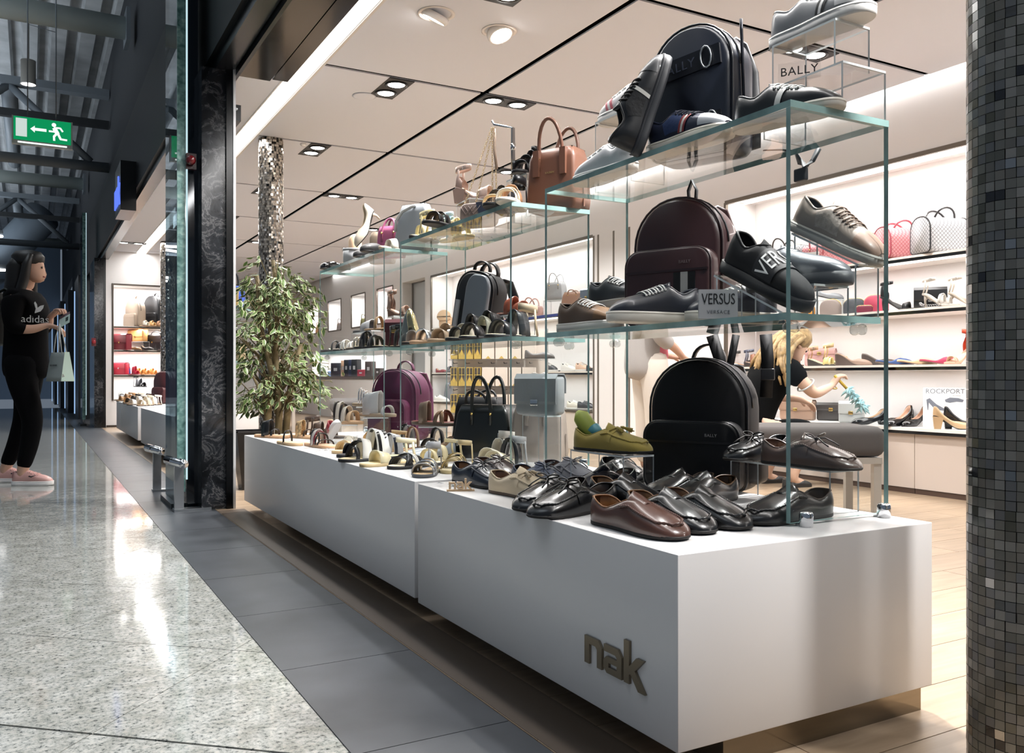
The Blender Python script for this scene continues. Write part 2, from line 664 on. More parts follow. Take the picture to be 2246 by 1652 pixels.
link('body', G().box(-0.03, 0.05, -0.07, 0.09, 0, 0.10), mat('#17181A', 0.35), cd)
link('bolt', G().lathe([(0.008, 0), (0.008, 0.012)], 10, 0, Matrix.Translation((0.02, -0.07, 0.07)) @ Matrix.Rotation(R(90), 4, 'X')), STEEL, cd)
link('latch_pin', G().box(-0.006, 0.006, -0.008, 0.008, -0.03, 0).tube([(0, 0, -0.03), (0, 0, -0.085)], 0.0025, 6), STEEL, cd, (-0.03, -0.2, 0.235))


def glass_fin(X, y0, y1, label, z1=3.3):
    t = thing('glass_door_panel', label, 'glass panel', (X, y0, 0))
    link('pane', G().box(0, 0.022, 0.0, y1 - y0, 0.03, z1), clear_mat('smoked_glass', (0.42, 0.5, 0.54, 1), 2.2), t)
    link('glass_edge', G().box(-0.002, 0.043, -0.012, 0.0, 0.10, z1), GREENG, t)
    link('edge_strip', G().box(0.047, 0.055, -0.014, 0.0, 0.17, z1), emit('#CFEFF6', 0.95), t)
    link('floor_channel', G().box(-0.03, 0.06, 0.02, y1 - y0, 0, 0.03), mat('#22272B', 0.3, 0.5), t)
    return t


def bracket(loc, label):
    t = thing('floor_bracket', label, 'door bracket', loc)
    link('base_plate', G().box(-0.03, 0.17, -0.03, 0.05, 0, 0.014), STEEL, t)
    link('post', G().box(-0.028, 0.022, -0.02, 0.012, 0.014, 0.265), mat('#C3C6C8', 0.22, 0.9), t)
    link('roller', G().tube([(-0.05, 0.10, 0.285), (0.012, -0.07, 0.272)], 0.026, 14).lathe([(0.0, -0.004), (0.02, 0), (0.026, 0.01)], 12, 0, Matrix.Translation((0.012, -0.07, 0.272)) @ Matrix.Rotation(R(90), 4, 'X')), CHROME, t)
    return t


glass_fin(0.735, 5.27, 5.76, 'tall glass door panel with green edge beside the marble pier')
bracket((0.735, 5.19, 0), 'steel floor bracket with roller at the foot of the green-edged glass panel')
bracket((0.735, 6.16, 0), 'steel floor bracket standing on the slate behind the nearer bracket')
al = thing('alarm_light', 'small dark red alarm beacon clamped on the green-edged glass panel', 'alarm', (0.80, 5.235, 2.0))
link('base', G().box(-0.02, 0.035, 0, 0.03, -0.045, 0.045), mat('#3B1013', 0.3), al)
link('lens', G().lathe([(0.028, 0), (0.028, 0.03), (0.02, 0.045)], 14, 0, Matrix.Translation((0.0, 0, 0)) @ Matrix.Rotation(R(90), 4, 'X')), mat('#5A1116', 0.15, 0, 0.7), al)

# --- the long display wall on the shop's right-hand side
XW, XB = 5.02, 5.36
BR = mat('#6E655B', 0.3, 0.5)
w = G()
w.box(XW, 5.6, 1.2, 19, 2.215, ZC + 0.05)                 # fascia above
w.box(XB, 5.6, 1.2, 19, 0, 2.215)                         # niche backs
w.box(XW, XB, 5.39, 7.32, 0, 2.215)                       # pilaster between bays
for za, zb, spans in ((0, 0.75, ((11.41, 11.62), (12.5, 19))), (0.75, 1.235, ((11.41, 11.62), (12.5, 13.2), (17.4, 19))), (1.235, 1.64, ((11.41, 11.62), (12.5, 19))), (1.64, 2.215, ((11.41, 11.62), (12.5, 12.9), (13.6, 14.2), (14.92, 15.52), (16.3, 16.94), (17.69, 19)))):
    for ya, yb in spans:
        w.box(XW, XB, ya, yb, za, zb)
w.box(5.2, XB, 11.62, 12.5, 0.0, 2.215)
struct('wall_right', w, WALLW, 'white display wall with lit recesses along the shop')
tr = G()
for y0, y1 in ((1.2, 5.39), (7.32, 11.41)):
    tr.box(XW - 0.006, XW + 0.02, y0, y1, 2.185, 2.215)
for y in (5.39, 7.30, 7.22, 6.955, 6.70, 11.41):
    tr.box(XW - 0.004, XW + 0.02, y - 0.012, y + 0.012, 0.0, 2.2)
struct('trim_7', tr, BR, 'bronze trim framing the wall recesses')
struct('wall_end', G().box(1.0, 5.6, 18.6, 18.8, 0, ZC + 0.1), WALLW, 'far white end wall of the shop')
# far-left side bay that closes the shop behind the second entrance
we_ = G().box(0.97, 2.72, 14.75, 14.9, 0, ZC).box(0.97, 1.10, 14.4, 14.75, 0, ZC).box(2.3, 2.72, 14.4, 14.75, 0, ZC)
we_.box(1.10, 2.3, 14.4, 14.75, 2.155, ZC).box(1.10, 2.3, 14.4, 14.75, 0, 0.40)
struct('wall_side', we_, WALLW, 'white side wall with lit shelf niche beyond the second entrance')
struct('trim_8', G().box(1.075, 1.10, 14.385, 14.41, 0.4, 2.155).box(1.075, 2.3, 14.385, 14.41, 2.155, 2.18).box(1.0, 2.3, 14.385, 14.41, 0.0, 0.03), mat('#4A423B', 0.3, 0.4), 'dark frame around the side wall niche')


def led(name, label, x0, x1, y0, y1, z0, z1, s, col='#FFF6EC', parent=None):
    o = link(name, G().box(x0, x1, y0, y1, z0, z1), emit(col, s), parent)
    if not parent:
        tag(o, label, 'light strip')
    return o


def niche_lights(bay, y0, y1, zs, p):
    """a shelf lamp: slim area light washing the niche below each shelf"""
    for k, z in enumerate(zs):
        n = max(1, int(round((y1 - y0) / 2.2)))
        area_light('shelf_lamp_glow', (5.13, (y0 + y1) / 2, z - 0.012), 0.10, (y1 - y0) * 0.96, p[k], (1, 0.98, 0.965))


def shelf(y0, y1, z, label, th=0.034, x0=XW + 0.01, mirror=True):
    t = thing('wall_shelf', label, 'shelf', (x0, (y0 + y1) / 2, z))
    h = (y1 - y0) / 2 - 0.004
    link('board', G().box(0.004, XB - x0 - 0.002, -h, h, -th, 0), mat('#E4DED8', 0.3), t)
    link('edge_trim', G().box(0, 0.004, -h, h, -th, -0.014), mat('#7C7368', 0.08, 1.0), t)
    link('rail', G().box(-0.004, 0.004, -h, h, -0.013, 0.002), mat('#E9E2D9', 0.3), t)
    return t


# bay 1
SH1 = (1.552, 1.205, 0.839)
shelf(1.2, 5.38, SH1[0], 'top wall shelf carrying the monogram bags, right-hand bay')
shelf(1.2, 5.38, SH1[1], 'second wall shelf from the top with pouches, right-hand bay')
shelf(1.2, 5.38, SH1[2], 'third wall shelf with colourful mules, right-hand bay')
wt = thing('worktop', 'white worktop with black edge over the low cabinets, right-hand bay', 'worktop', (XW, 3.3, 0.43))
link('top', G().box(-0.03, XB - XW - 0.002, -2.1, 2.08, -0.02, 0), WHITE, wt)
link('edge_trim', G().box(-0.028, 0.1, -2.1, 2.08, -0.04, -0.0205), mat('#17181A', 0.15), wt)
cab_seams = [1.2, 2.16, 2.65, 3.143, 3.636, 4.129, 4.62, 5.38]
for k in range(len(cab_seams) - 1):
    y0, y1 = cab_seams[k], cab_seams[k + 1]
    t = thing('low_cabinet', 'greige low cabinet under the worktop, number %s from the far end' % ['seven', 'six', 'five', 'four', 'three', 'two', 'one'][k], 'cabinet', (XW, (y0 + y1) / 2, 0), group='low cabinets under the worktop')
    h = (y1 - y0) / 2 - 0.002
    link('body', G().box(0.022, XB - XW - 0.003, -h, h, 0.0, 0.388), mat('#B5A99E', 0.5), t)
    link('door', G().box(0, 0.02, -h, h, 0.035, 0.388), mat('#C6BAB1', 0.42), t)
    link('plinth', G().box(0.005, 0.02, -h, h, 0.0, 0.033), mat('#4B3A32', 0.4), t)
led('shelf_light_strip', 'upper of two bright light lines above the monogram bags', 5.10, 5.118, 1.2, 5.36, 2.20, 2.2135, 9)
led('shelf_light_strip', 'lower of two bright light lines above the monogram bags', 5.20, 5.218, 1.2, 5.36, 2.20, 2.2135, 9)
led('shelf_light_strip', 'light line under the top shelf of the right-hand bay', 5.06, 5.072, 1.2, 5.36, 1.509, 1.5165, 6)
niche_lights(1, 1.3, 5.3, (2.2, 1.515, 1.168, 0.802), (26, 12, 11, 11))
# bay 2
shelf(7.34, 11.39, 1.455, 'upper wall shelf behind the middle glass case', 0.04)
shelf(7.34, 11.39, 0.818, 'lower wall shelf with flat shoes behind the middle glass case', 0.034)
g = G().box(XW + 0.002, XB, 7.34, 11.39, 0, 0.385)
tag(link('base_cabinet', G().box(XW, XB - 0.003, 7.36, 11.37, 0, 0.385), mat('#D3C7BD', 0.42)), 'long greige base cabinet behind the yellow box rack', 'cabinet')
tag(link('counter_board', G().box(XW - 0.01, XB - 0.003, 7.36, 11.37, 0.386, 0.41), mat('#6E6459', 0.2, 0.6)), 'bronze edged ledge on top of the long base cabinet', 'worktop')
led('shelf_light_strip', 'bright light line at the top of the bay behind the middle glass case', 5.10, 5.13, 7.36, 11.37, 2.20, 2.2135, 9)
led('shelf_light_strip', 'thin light line under the upper shelf behind the middle glass case', 5.06, 5.072, 7.36, 11.37, 1.405, 1.413, 5)
niche_lights(2, 7.4, 11.3, (2.2, 1.412, 0.78), (26, 12, 12))
# mirror, small niches, lit counter niche
mi = thing('wall_mirror', 'tall framed wall mirror between the niches and the shelf bay', 'mirror', (5.19, 12.06, 0.8))
link('glass', G().box(0.002, 0.008, -0.40, 0.40, 0.0, 1.40), mat('#C9CDD0', 0.3, 0.6), mi)
link('frame', G().box(-0.02, 0.0, -0.42, -0.40, -0.02, 1.42).box(-0.02, 0.0, 0.40, 0.42, -0.02, 1.42).box(-0.02, 0.0, -0.42, 0.42, 1.40, 1.42), BR, mi)
for k, (y0, y1) in enumerate(((12.9, 13.6), (14.2, 14.92), (15.52, 16.3), (16.94, 17.69))):
    f = G().box(XW - 0.01, XW + 0.01, y0 - 0.02, y0, 1.64, 2.215).box(XW - 0.01, XW + 0.01, y1, y1 + 0.02, 1.64, 2.215).box(XW - 0.01, XW + 0.01, y0, y1, 1.62, 1.645).box(XW - 0.01, XW + 0.01, y0, y1, 2.2, 2.22)
    struct('trim_%d' % (9 + k), f, BR, 'thin bronze frame of wall niche %s from the mirror' % ['one', 'two', 'three', 'four'][k])
    area_light('niche_lamp_glow', (5.12, (y0 + y1) / 2, 2.19), 0.06, 0.4, 7, WARM)
area_light('niche_lamp_glow', (5.12, 15.3, 1.22), 0.08, 4.0, 26, WARM)
niche = thing('counter_ledge', 'white ledge of the low lit recess with pen stands, far right wall', 'ledge', (XW, 15.3, 0.75))
link('board', G().box(-0.012, 0.33, -2.08, 2.08, 0.0005, 0.02), WHITE, niche)
link('edge_trim', G().box(-0.016, -0.012, -2.08, 2.08, -0.03, 0.02), mat('#5A5048', 0.2, 0.6), niche)
# side wall shelves (second entrance)
for z, n in ((1.537, 'top'), (1.173, 'second'), (0.795, 'third'), (0.424, 'lowest')):
    t = thing('niche_shelf', '%s shelf of the lit niche beyond the second entrance' % n, 'shelf', (1.70, 14.42, z))
    link('board', G().box(-0.595, 0.595, 0.0, 0.325, -0.03, 0), mat('#E6E0DA', 0.3), t)
    link('edge_trim', G().box(-0.595, 0.595, -0.004, -0.0005, -0.03, -0.008), mat('#6E655B', 0.15, 0.8), t)
for z, p in ((2.15, 18), (1.50, 10), (1.14, 10), (0.76, 10)):
    area_light('shelf_lamp_glow', (1.70, 14.5, z - 0.005), 1.1, 0.1, p, (1, 0.98, 0.965))


# --- ceiling lights
def dbl(x, y, along, label, p=16, aim=None):
    t = thing('recessed_twin_spotlight', label, 'ceiling light', (x, y, ZC), 0 if along == 'x' else PI / 2, 'recessed twin spotlights')
    link('housing', G().box(-0.20, 0.20, -0.085, 0.085, -0.004, 0.001), mat('#0D0D0E', 0.5), t)
    for s in (-1, 1):
        q = link('lamp_ring', G().lathe([(0.072, -0.0045), (0.074, -0.009), (0.062, -0.011), (0.058, -0.0055)], 20), mat('#2A2B2D', 0.25, 0.6), t, (0.095 * s, 0, 0))
        link('lamp', G().lathe([(0.0, -0.0075), (0.05, -0.0075), (0.055, -0.0055), (0.0, -0.005)], 20), emit('#FFFBF4', 22), q)
    d = bpy.data.lights.new('twin_spot_light', 'SPOT')
    d.energy, d.spot_size, d.spot_blend, d.shadow_soft_size, d.color = p * 11.5, R(125), 0.7, 0.07, WARM
    lo = bpy.data.objects.new('twin_spot_light', d)
    C.objects.link(lo)
    lo.parent = t
    lo.location = (0, 0, -0.03)
    if aim:
        d.energy, d.spot_size = p * 17, R(88)
        dv = Vector((aim[0] - x, aim[1] - y, 0.5 - ZC))
        q_ = dv.to_track_quat('-Z', 'Y').to_matrix().to_4x4()
        lo.matrix_local = Matrix.Translation((0, 0, -0.03)) @ (Matrix.Rotation(-t.rotation_euler.z, 4, 'Z') @ q_)
    return t


for k, (x, y, al_, lb) in enumerate((
        (2.085, 5.39, 'y', 'black twin spotlight nearest the two round downlights'),
        (2.085, 7.16, 'y', 'black twin spotlight beside the head of the far mosaic column'),
        (2.085, 8.97, 'y', 'small black twin spotlight left of the far mosaic column'),
        (2.085, 10.76, 'y', 'tiny far twin spotlight low beside the far mosaic column'),
        (2.885, 5.275, 'x', 'black twin spotlight where two ceiling gaps cross, above the chain bag'),
        (2.885, 8.86, 'x', 'small twin spotlight on the long ceiling gap above the grey bag'),
        (2.885, 12.45, 'x', 'tiny far twin spotlight above the leafy plant'),
        (3.967, 5.275, 'x', 'twin spotlight seen through the acrylic stand of the white shoe'),
        (3.967, 7.05, 'x', 'twin spotlight partly hidden behind the chain bag'),
        (3.967, 10.65, 'x', 'small far twin spotlight above the pink bag'),
        (2.085, 3.69, 'y', 'twin spotlight over the nearer end of the plinths, above the frame'),
        (2.085, 1.93, 'y', 'twin spotlight over the nearest shoes, above the frame'),
        (2.885, 1.82, 'x', 'twin spotlight over the shop floor nearest the viewer'),
        (3.967, 3.60, 'x', 'twin spotlight in front of the right-hand shelf bay'),
        (3.4, 14.25, 'x', 'farthest twin spotlight deep in the shop'),
        (2.085, 0.25, 'y', 'twin spotlight above the near plinth end, beside the viewer'),
        (2.885, 0.1, 'x', 'twin spotlight over the shop floor beside the viewer'),
        (3.967, 0.35, 'x', 'twin spotlight before the right-hand wall, beside the viewer'),
        (2.085, 12.55, 'y', 'added twin spotlight brightening the second entrance'),  # added to brighten the second entrance, where only the strip is known
        (1.25, 13.4, 'x', 'small added twin spotlight brightening the second entrance niche'))):  # added too, lifts the light on the side wall niche
    dbl(x, y, al_, lb, (6 if y > 13 else 18) if y > 12 else (20 if x < 2.5 else 7) if y < 1 else ((28 if x < 2.5 else 15) if y < 3 else 18), ((1.30, y - 0.1) if y > 1 else (1.45, 1.2)) if x < 2.2 and y < 8 else None)


def round_dl(x, y, tilt, label, p=45):
    t = thing('round_downlight', label, 'ceiling light', (x, y, ZC))
    link('bezel', G().lathe([(0.098, 0.001), (0.10, -0.003), (0.092, -0.006), (0.078, -0.002), (0.078, 0.001)], 28), mat('#E7E0DA', 0.3), t)
    q = link('gimbal', G().lathe([(0.074, 0.0), (0.076, -0.018), (0.07, -0.034), (0.062, -0.036), (0.06, -0.03)], 24), mat('#EFEBE7', 0.25), t, None, tilt)
    link('lamp', G().lathe([(0.0, -0.033), (0.06, -0.033), (0.06, -0.031), (0.0, -0.031)], 20), emit('#FFFCF8', 26), q)
    d = bpy.data.lights.new('downlight_light', 'SPOT')
    d.energy, d.spot_size, d.spot_blend, d.shadow_soft_size, d.color = p * 5, R(95), 0.6, 0.06, (1, 0.96, 0.92)
    lo = bpy.data.objects.new('downlight_light', d)
    C.objects.link(lo)
    lo.parent = q
    lo.location = (0, 0, -0.04)
    return t


round_dl(1.863, 4.163, (R(24), R(18), 0), 'round white tilted downlight nearest the luminous strip')
round_dl(2.26, 4.203, (R(-22), R(-10), 0), 'round white glaring downlight, right of its tilted neighbour')
tag(link('speaker_cover', G().lathe([(0.0, 0.0), (0.075, 0.0), (0.08, -0.004), (0.066, -0.008), (0.0, -0.008)], 24), CEILM, None, (1.98, 5.62, ZC)), 'small round beige cover plate beside the nearest twin spotlight', 'ceiling cover')
tag(link('ceiling_disc', G().lathe([(0.024, 0.0), (0.024, -0.008), (0.016, -0.018), (0.0, -0.02)], 20), WHITE, None, (1.95, 7.02, ZC)), 'small white disc right of the far mosaic column head', 'smoke detector')  # plain white disc under the ceiling

# --- the mosaic columns
TILEC = ['#666763', '#6E6D68', '#5E5F5C', '#737470', '#626568', '#7C7D7B', '#555751', '#696B67']


def mosaic(x, y, rad, ncol, pitch, z1, label, near):
    t = thing('mosaic_column', label, 'column', (x, y, 0))
    link('core', G().lathe([(rad - 0.004, 0), (rad - 0.004, z1)], 48), mat('#14110F', 0.7), t)
    mats = [mat(c, 0.12 + 0.1 * (i % 3), 0.25, 0.7) for i, c in enumerate(TILEC)] + [mat('#A9A9A8', 0.03, 1.0), mat('#16171B', 0.04, 0.2, 0.9)]
    mats_far = [mat(c, 0.1, 0.75, 0.8) for c in ('#A39C92', '#BDB3A6', '#8A8278', '#D5CCC0', '#968E84', '#AFA599', '#6A635C', '#C6BCAE', '#FFFFFF', '#141414')]
    mm = mats if near else mats_far
    rest = G()
    w2 = pitch * 0.468
    nrow = int(z1 / pitch)
    cand = []
    for c in range(ncol):
        a = 2 * PI * c / ncol
        px, py = x + rad * math.cos(a), y + rad * math.sin(a)
        face = -(math.cos(a) * x + math.sin(a) * y) / math.hypot(x, y)
        u = PCX + FPX * (px * CS - py * SN) / fw(px, py)
        for r_ in range(nrow):
            z = (r_ + 0.5) * pitch
            v = PCY - FPX * (z - EYE) / fw(px, py)
            cand.append((face if (-0.05 < face and u < 2262 and -20 < v < 1672) else -1, abs(v - 826), a, z))
    cand.sort(key=lambda q: (-(q[0] > 0.02), -q[0] if q[0] > 0.02 else 0, q[1]))
    tm = None
    k = 0
    for fc, _, a, z in cand:
        mi_ = rnd.choice([0, 1, 2, 3, 4, 5, 7, 0, 1, 2, 6, 4, 5, 7]) if rnd.random() > (0.055 if near else 0.09) else (8 if rnd.random() < 0.55 else 9)
        tw = R(rnd.uniform(-0.3, 0.3)) if near else R(rnd.uniform(-7, 7))
        Mx = Matrix.Rotation(a + tw, 4, 'Z') @ Matrix.Translation((rad - 0.0035, 0, 0)) @ Matrix.Rotation(R(rnd.uniform(-2, 2)) * (0.6 if near else 2), 4, 'Y') @ Matrix.Rotation(R(rnd.uniform(-2.0, 2.0)), 4, 'Z')
        Mx = Matrix.Translation((0, 0, z)) @ Mx
        if near and fc > 0.02 and k < 300:
            if tm is None:
                tm = G().box(0, 0.004, -w2, w2, -w2, w2).mesh('tile')
            o = link('tile', tm, mm[mi_], t)
            o.matrix_local = Mx
            k += 1
        elif fc > -0.2 or not near or rnd.random() < 1:
            rest.box(0, 0.004, -w2, w2, -w2, w2, mi_, Mx)
    tag(link('tile_field', rest, mm, t), kind='stuff')
    return t


mosaic(1.70, 0.985, 0.105, 35, 0.01885, ZC, 'dark glass mosaic column close to the viewer at the right edge', True)
mosaic(1.69, 7.02, 0.096, 32, 0.0188, ZC, 'glittering mosaic column behind the leafy plant', False)
mosaic(1.70, 13.07, 0.10, 32, 0.02, ZC, 'distant mosaic column in the second shop entrance', False)

# ============================================================ CONCOURSE
DECK = mat('#A9ABAC', 0.55, 0.2, 0.5, var=0.2, vscale=3)
dk = G()
x = -9.0
while x < 0.95:       # trapezoidal roof deck, ribs along the concourse
    dk.box(x, x + 0.17, 1.0, 34, 5.20, 5.23)
    dk.add([(x + 0.17, 1, 5.23), (x + 0.2, 1, 5.32), (x + 0.2, 34, 5.32), (x + 0.17, 34, 5.23)], [(0, 1, 2, 3)])
    dk.box(x + 0.2, x + 0.30, 1.0, 34, 5.32, 5.34)
    dk.add([(x + 0.30, 1, 5.32), (x + 0.33, 1, 5.23), (x + 0.33, 34, 5.23), (x + 0.30, 34, 5.32)], [(0, 1, 2, 3)])
    x += 0.33
struct('ceiling_concourse', dk, DECK, 'corrugated metal roof deck over the concourse')
struct('wall_concourse_end', G().box(-9, 0.9, 33.8, 34, 0, 5.4), mat('#8494A6', 0.7), 'dim far end of the concourse')
struct('wall_upper', G().box(0.96, 1.06, -2.5, 34, 3.4, 5.4), mat('#1E2126', 0.7), 'dark wall above the shop fronts')
STL = mat('#C4CECA', 0.5, 0.0)
STD = mat('#6E757B', 0.55, 0.1)
for y, z, lb in ((9.85, 4.4, 'nearest pale steel tube crossing the concourse ceiling'), (18.2, 4.4, 'second pale steel tube crossing the concourse ceiling, beyond the exit sign'), (26.5, 4.4, 'farthest steel tube crossing the concourse ceiling')):
    t = thing('steel_tube', lb, 'roof tube', (-4.0, y, z))
    link('tube', G().tube([(-5, 0, 0), (4.9, 0, 0)], 0.115, 20), STL, t)
    link('end_plate', G().box(4.86, 4.9, -0.17, 0.17, -0.17, 0.17), STD, t)
for k, (y, lb) in enumerate(((13.2, 'dark roof truss just behind the exit sign'), (21.5, 'dark roof truss far down the concourse'))):
    t = thing('roof_truss', lb, 'roof truss', (0, y, 0))
    link('top_chord', G().box(-9, 0.95, -0.09, 0.09, 4.62, 4.72), STD, t)
    link('web_beam', G().box(-9, 0.95, -0.05, 0.05, 4.2, 4.30), mat('#1D2023', 0.6), t)
    for a, b_ in ((-0.25, 0.72), (-0.25, -1.3), (-2.6, -1.3), (-2.6, -3.7), (-4.9, -3.7)):
        link('diagonal_strut', G().tube([(a, 0, 4.62), (b_, 0, 3.72)], 0.05, 10), STD, t)
    link('bottom_chord', G().tube([(-9, 0, 3.66), (0.95, 0, 3.66)], 0.07, 12), STD, t)
    link('purlin', G().tube([(-0.25, 0, 4.58), (-0.25, 4.6, 4.58)], 0.10, 12), STD, t)
t = thing('air_duct', 'large pale duct slanting behind the far trusses', 'duct', (-0.05, 24.9, 3.0))
link('duct', G().tube([(-2.0, 1, -0.9), (0.3, -1.5, 1.6)], 0.40, 20), mat('#8E9AA6', 0.5, 0.1), t)
link('collar', G().tube([(-0.85, -0.25, 0.35), (-0.76, -0.35, 0.45)], 0.43, 20), STD, t)

sx = thing('exit_sign', 'green emergency exit sign with arrow and running figure', 'exit sign', (0.092, 8.65, 2.79))
link('case', G().box(-0.225, 0.225, 0.0, 0.05, 0.0, 0.24).box(-0.235, -0.225, -0.01, 0.06, 0, 0.24).box(0.225, 0.235, -0.01, 0.06, 0, 0.24), mat('#A9ADA8', 0.4), sx)
link('sign_face', G().box(-0.222, 0.222, -0.004, 0.0, 0.035, 0.236), emit('#0F9A5E', 0.9), sx)
link('door_symbol', G().box(-0.205, -0.12, -0.007, -0.0045, 0.065, 0.222), emit('#D6E6E0', 0.9), sx)
link('arrow', G().prism([(-0.095, 0.14), (-0.06, 0.17), (-0.06, 0.152), (0.03, 0.152), (0.03, 0.128), (-0.06, 0.128), (-0.06, 0.11)], 0.0045, 0.007, 0, Matrix.Rotation(R(90), 4, 'X')), emit('#F2FFF9', 1.1), sx)
fg = G()
RX = Matrix.Rotation(R(90), 4, 'X')
fg.prism([(0.088 + 0.018 * math.cos(a * PI / 6), 0.197 + 0.018 * math.sin(a * PI / 6)) for a in range(12)], 0.0045, 0.007, 0, RX)


def bar2(g_, a, b_, w_, M):
    dx, dy = b_[0] - a[0], b_[1] - a[1]
    l = math.hypot(dx, dy)
    nx, ny = -dy / l * w_ / 2, dx / l * w_ / 2
    g_.prism([(a[0] + nx, a[1] + ny), (b_[0] + nx, b_[1] + ny), (b_[0] - nx, b_[1] - ny), (a[0] - nx, a[1] - ny)], 0.0045, 0.007, 0, M)


for a, b_, w_ in (((0.09, 0.172), (0.118, 0.118), 0.034), ((0.088, 0.172), (0.135, 0.175), 0.015), ((0.135, 0.178), (0.158, 0.145), 0.015), ((0.09, 0.155), (0.085, 0.132), 0.015), ((0.09, 0.138), (0.048, 0.138), 0.015),
                  ((0.112, 0.125), (0.088, 0.095), 0.019), ((0.088, 0.1), (0.09, 0.058), 0.017), ((0.12, 0.122), (0.142, 0.075), 0.019), ((0.138, 0.078), (0.192, 0.075), 0.016)):
    bar2(fg, a, b_, w_, RX)
link('running_figure', fg, emit('#F2FFF9', 1.1), sx)
link('lamp_strip', G().box(-0.19, 0.19, -0.003, 0.0, 0.010, 0.022), emit('#F4FFFC', 1.5), sx)
for xx in (-0.115, 0.105):
    link('suspension_rod', G().tube([(xx, 0.025, 0.238), (xx, 0.025, 2.40)], 0.006, 6), STD, sx)
link('suspension_bar', G().tube([(-0.115, 0.025, 1.06), (0.105, 0.025, 1.03)], 0.003, 6), STD, sx)
pl = thing('pendant_downlight', 'grey cylinder downlight glowing above the exit sign', 'ceiling light', (ax(62, 12.4), 12.4, 4.42))
link('cylinder', G().lathe([(0.0, 0.78), (0.012, 0.78), (0.012, 0.31), (0.085, 0.30), (0.085, 0.02), (0.095, 0.0), (0.085, 0.0), (0.078, 0.02)], 20), mat('#8B8780', 0.5), pl)
link('lamp', G().lathe([(0.0, 0.012), (0.082, 0.012), (0.082, 0.004), (0.0, 0.004)], 20), emit('#FFFFFF', 8), pl)
for k, (y, z) in enumerate(((20.5, 3.55), (23, 3.15))):
    t = thing('linear_pendant', 'thin white linear light far down the concourse, %s' % ('upper one' if k == 0 else 'lower one'), 'pendant light', (-0.9, y, z))
    link('tube_lamp', G().tube([(-0.6, 0, 0), (0.4, -0.6, 0.0), (-0.5, -1.0, -0.02)], 0.03, 8), emit('#FFFFFF', 4), t)
    link('carrier', G().box(-0.6, 0.42, -0.6, -0.5, 0.06, 0.12), STD, t)
# projecting shop sign
ns = thing('projecting_sign', 'black projecting sign with glowing blue letters over the second entrance', 'sign', (0.76, 9.15, 2.44))
link('cabinet', G().box(0.0, 0.14, 0.0, 0.6, -0.06, 0.42), mat('#08090B', 0.3), ns)


def nak_letters(g_, h, th, M, w_=1.0):
    """the lower-case shop name in squared letter forms; origin lower left, x to the right, height in y"""
    s = h / 5.0
    T = 0.95 * s

    def P(pts):
        g_.prism([(x * s * w_, y * s) for x, y in pts], 0, th, 0, M)
    # n
    P([(0, 0), (0.95, 0), (0.95, 3.4), (0, 3.4)])
    P([(0.95, 2.5), (2.2, 2.5), (2.5, 2.2), (2.5, 0), (3.45, 0), (3.45, 2.6), (2.75, 3.4), (0.95, 3.4)])
    # a
    P([(3.85, 2.55), (6.0, 2.55), (6.3, 2.3), (6.3, 0), (7.2, 0), (7.2, 2.6), (6.5, 3.4), (3.85, 3.4)])
    P([(4.4, 0), (6.3, 0), (6.3, 0.75), (4.75, 0.75), (4.75, 1.3), (6.3, 1.3), (6.3, 2.0), (4.3, 2.0), (3.8, 1.5), (3.8, 0.55)])
    # k
    P([(7.6, 0), (8.55, 0), (8.55, 5.0), (7.6, 5.0)])
    P([(8.55, 1.1), (9.55, 1.8), (11.1, 3.4), (9.8, 3.4), (8.55, 2.1)])
    P([(8.75, 1.24), (10.1, -0.4), (11.3, -0.4), (9.55, 1.8)])
    return g_


YZ = Matrix(((0, 0, -1, 0), (-1, 0, 0, 0), (0, 1, 0, 0), (0, 0, 0, 1)))      # prism plane -> faces -x, text reads towards -y
link('letters', nak_letters(G(), 0.27, 0.012, Matrix.Translation((-0.001, 0.56, 0.02)) @ YZ, 0.92), emit('#5F7CF5', 1.2), ns)

# second entrance: glass panel, far marble pier, plinth
glass_fin(0.70, 14.9, 15.5, 'distant green-edged glass panel at the far end of the second entrance')
struct('wall_pier_far', G().box(0.83, 0.955, 14.3, 15.4, 0, 2.54), MARBLE, 'distant dark marble pier beyond the second entrance')
struct('trim_20', G().box(0.955, 0.985, 14.28, 15.4, 0, 2.54), mat('#0A0B0D', 0.2), 'black jamb of the distant pier')
for k in range(4):
    y0 = 17.4 + 3.1 * k
    struct('wall_front_%d' % k, G().box(0.75 - 0.06 * k, 0.95, y0, y0 + 1.5, 0, 2.6).box(0.9, 0.95, y0 + 1.5, y0 + 3.1, 0, 2.6), mat('#22272D', 0.35), 'dark shop front far down the concourse')
    link_ = tag(link('light_column', G().box(0.685 - 0.06 * k, 0.70 - 0.06 * k, y0 - 0.02, y0 + 0.10, 0.1, 2.3), emit('#9FC4F0', 0.9)), 'pale blue lit glass strip %s down the concourse' % ['nearest', 'second', 'third', 'last'][k], 'glass strip')
al2 = thing('alarm_light', 'tiny red alarm beacon on the distant pier', 'alarm', (0.82, 14.27, 1.28))
link('base', G().box(-0.03, 0.03, 0, 0.03, -0.06, 0.06), mat('#6A1720', 0.3), al2)
link('lens', G().lathe([(0.03, 0), (0.03, 0.04), (0.02, 0.05)], 12, 0, Matrix.Rotation(R(90), 4, 'X')), mat('#8A1B26', 0.2), al2)

# ============================================================ PLINTHS AND GLASS CASES
PX0, PX1, PT_, PB = 1.0476, 1.787, 0.43, 0.0612
PLW = mat('#DEDCDB', 0.28, 0, 0.5)
KICK = mat('#8E8372', 0.12, 0.9)


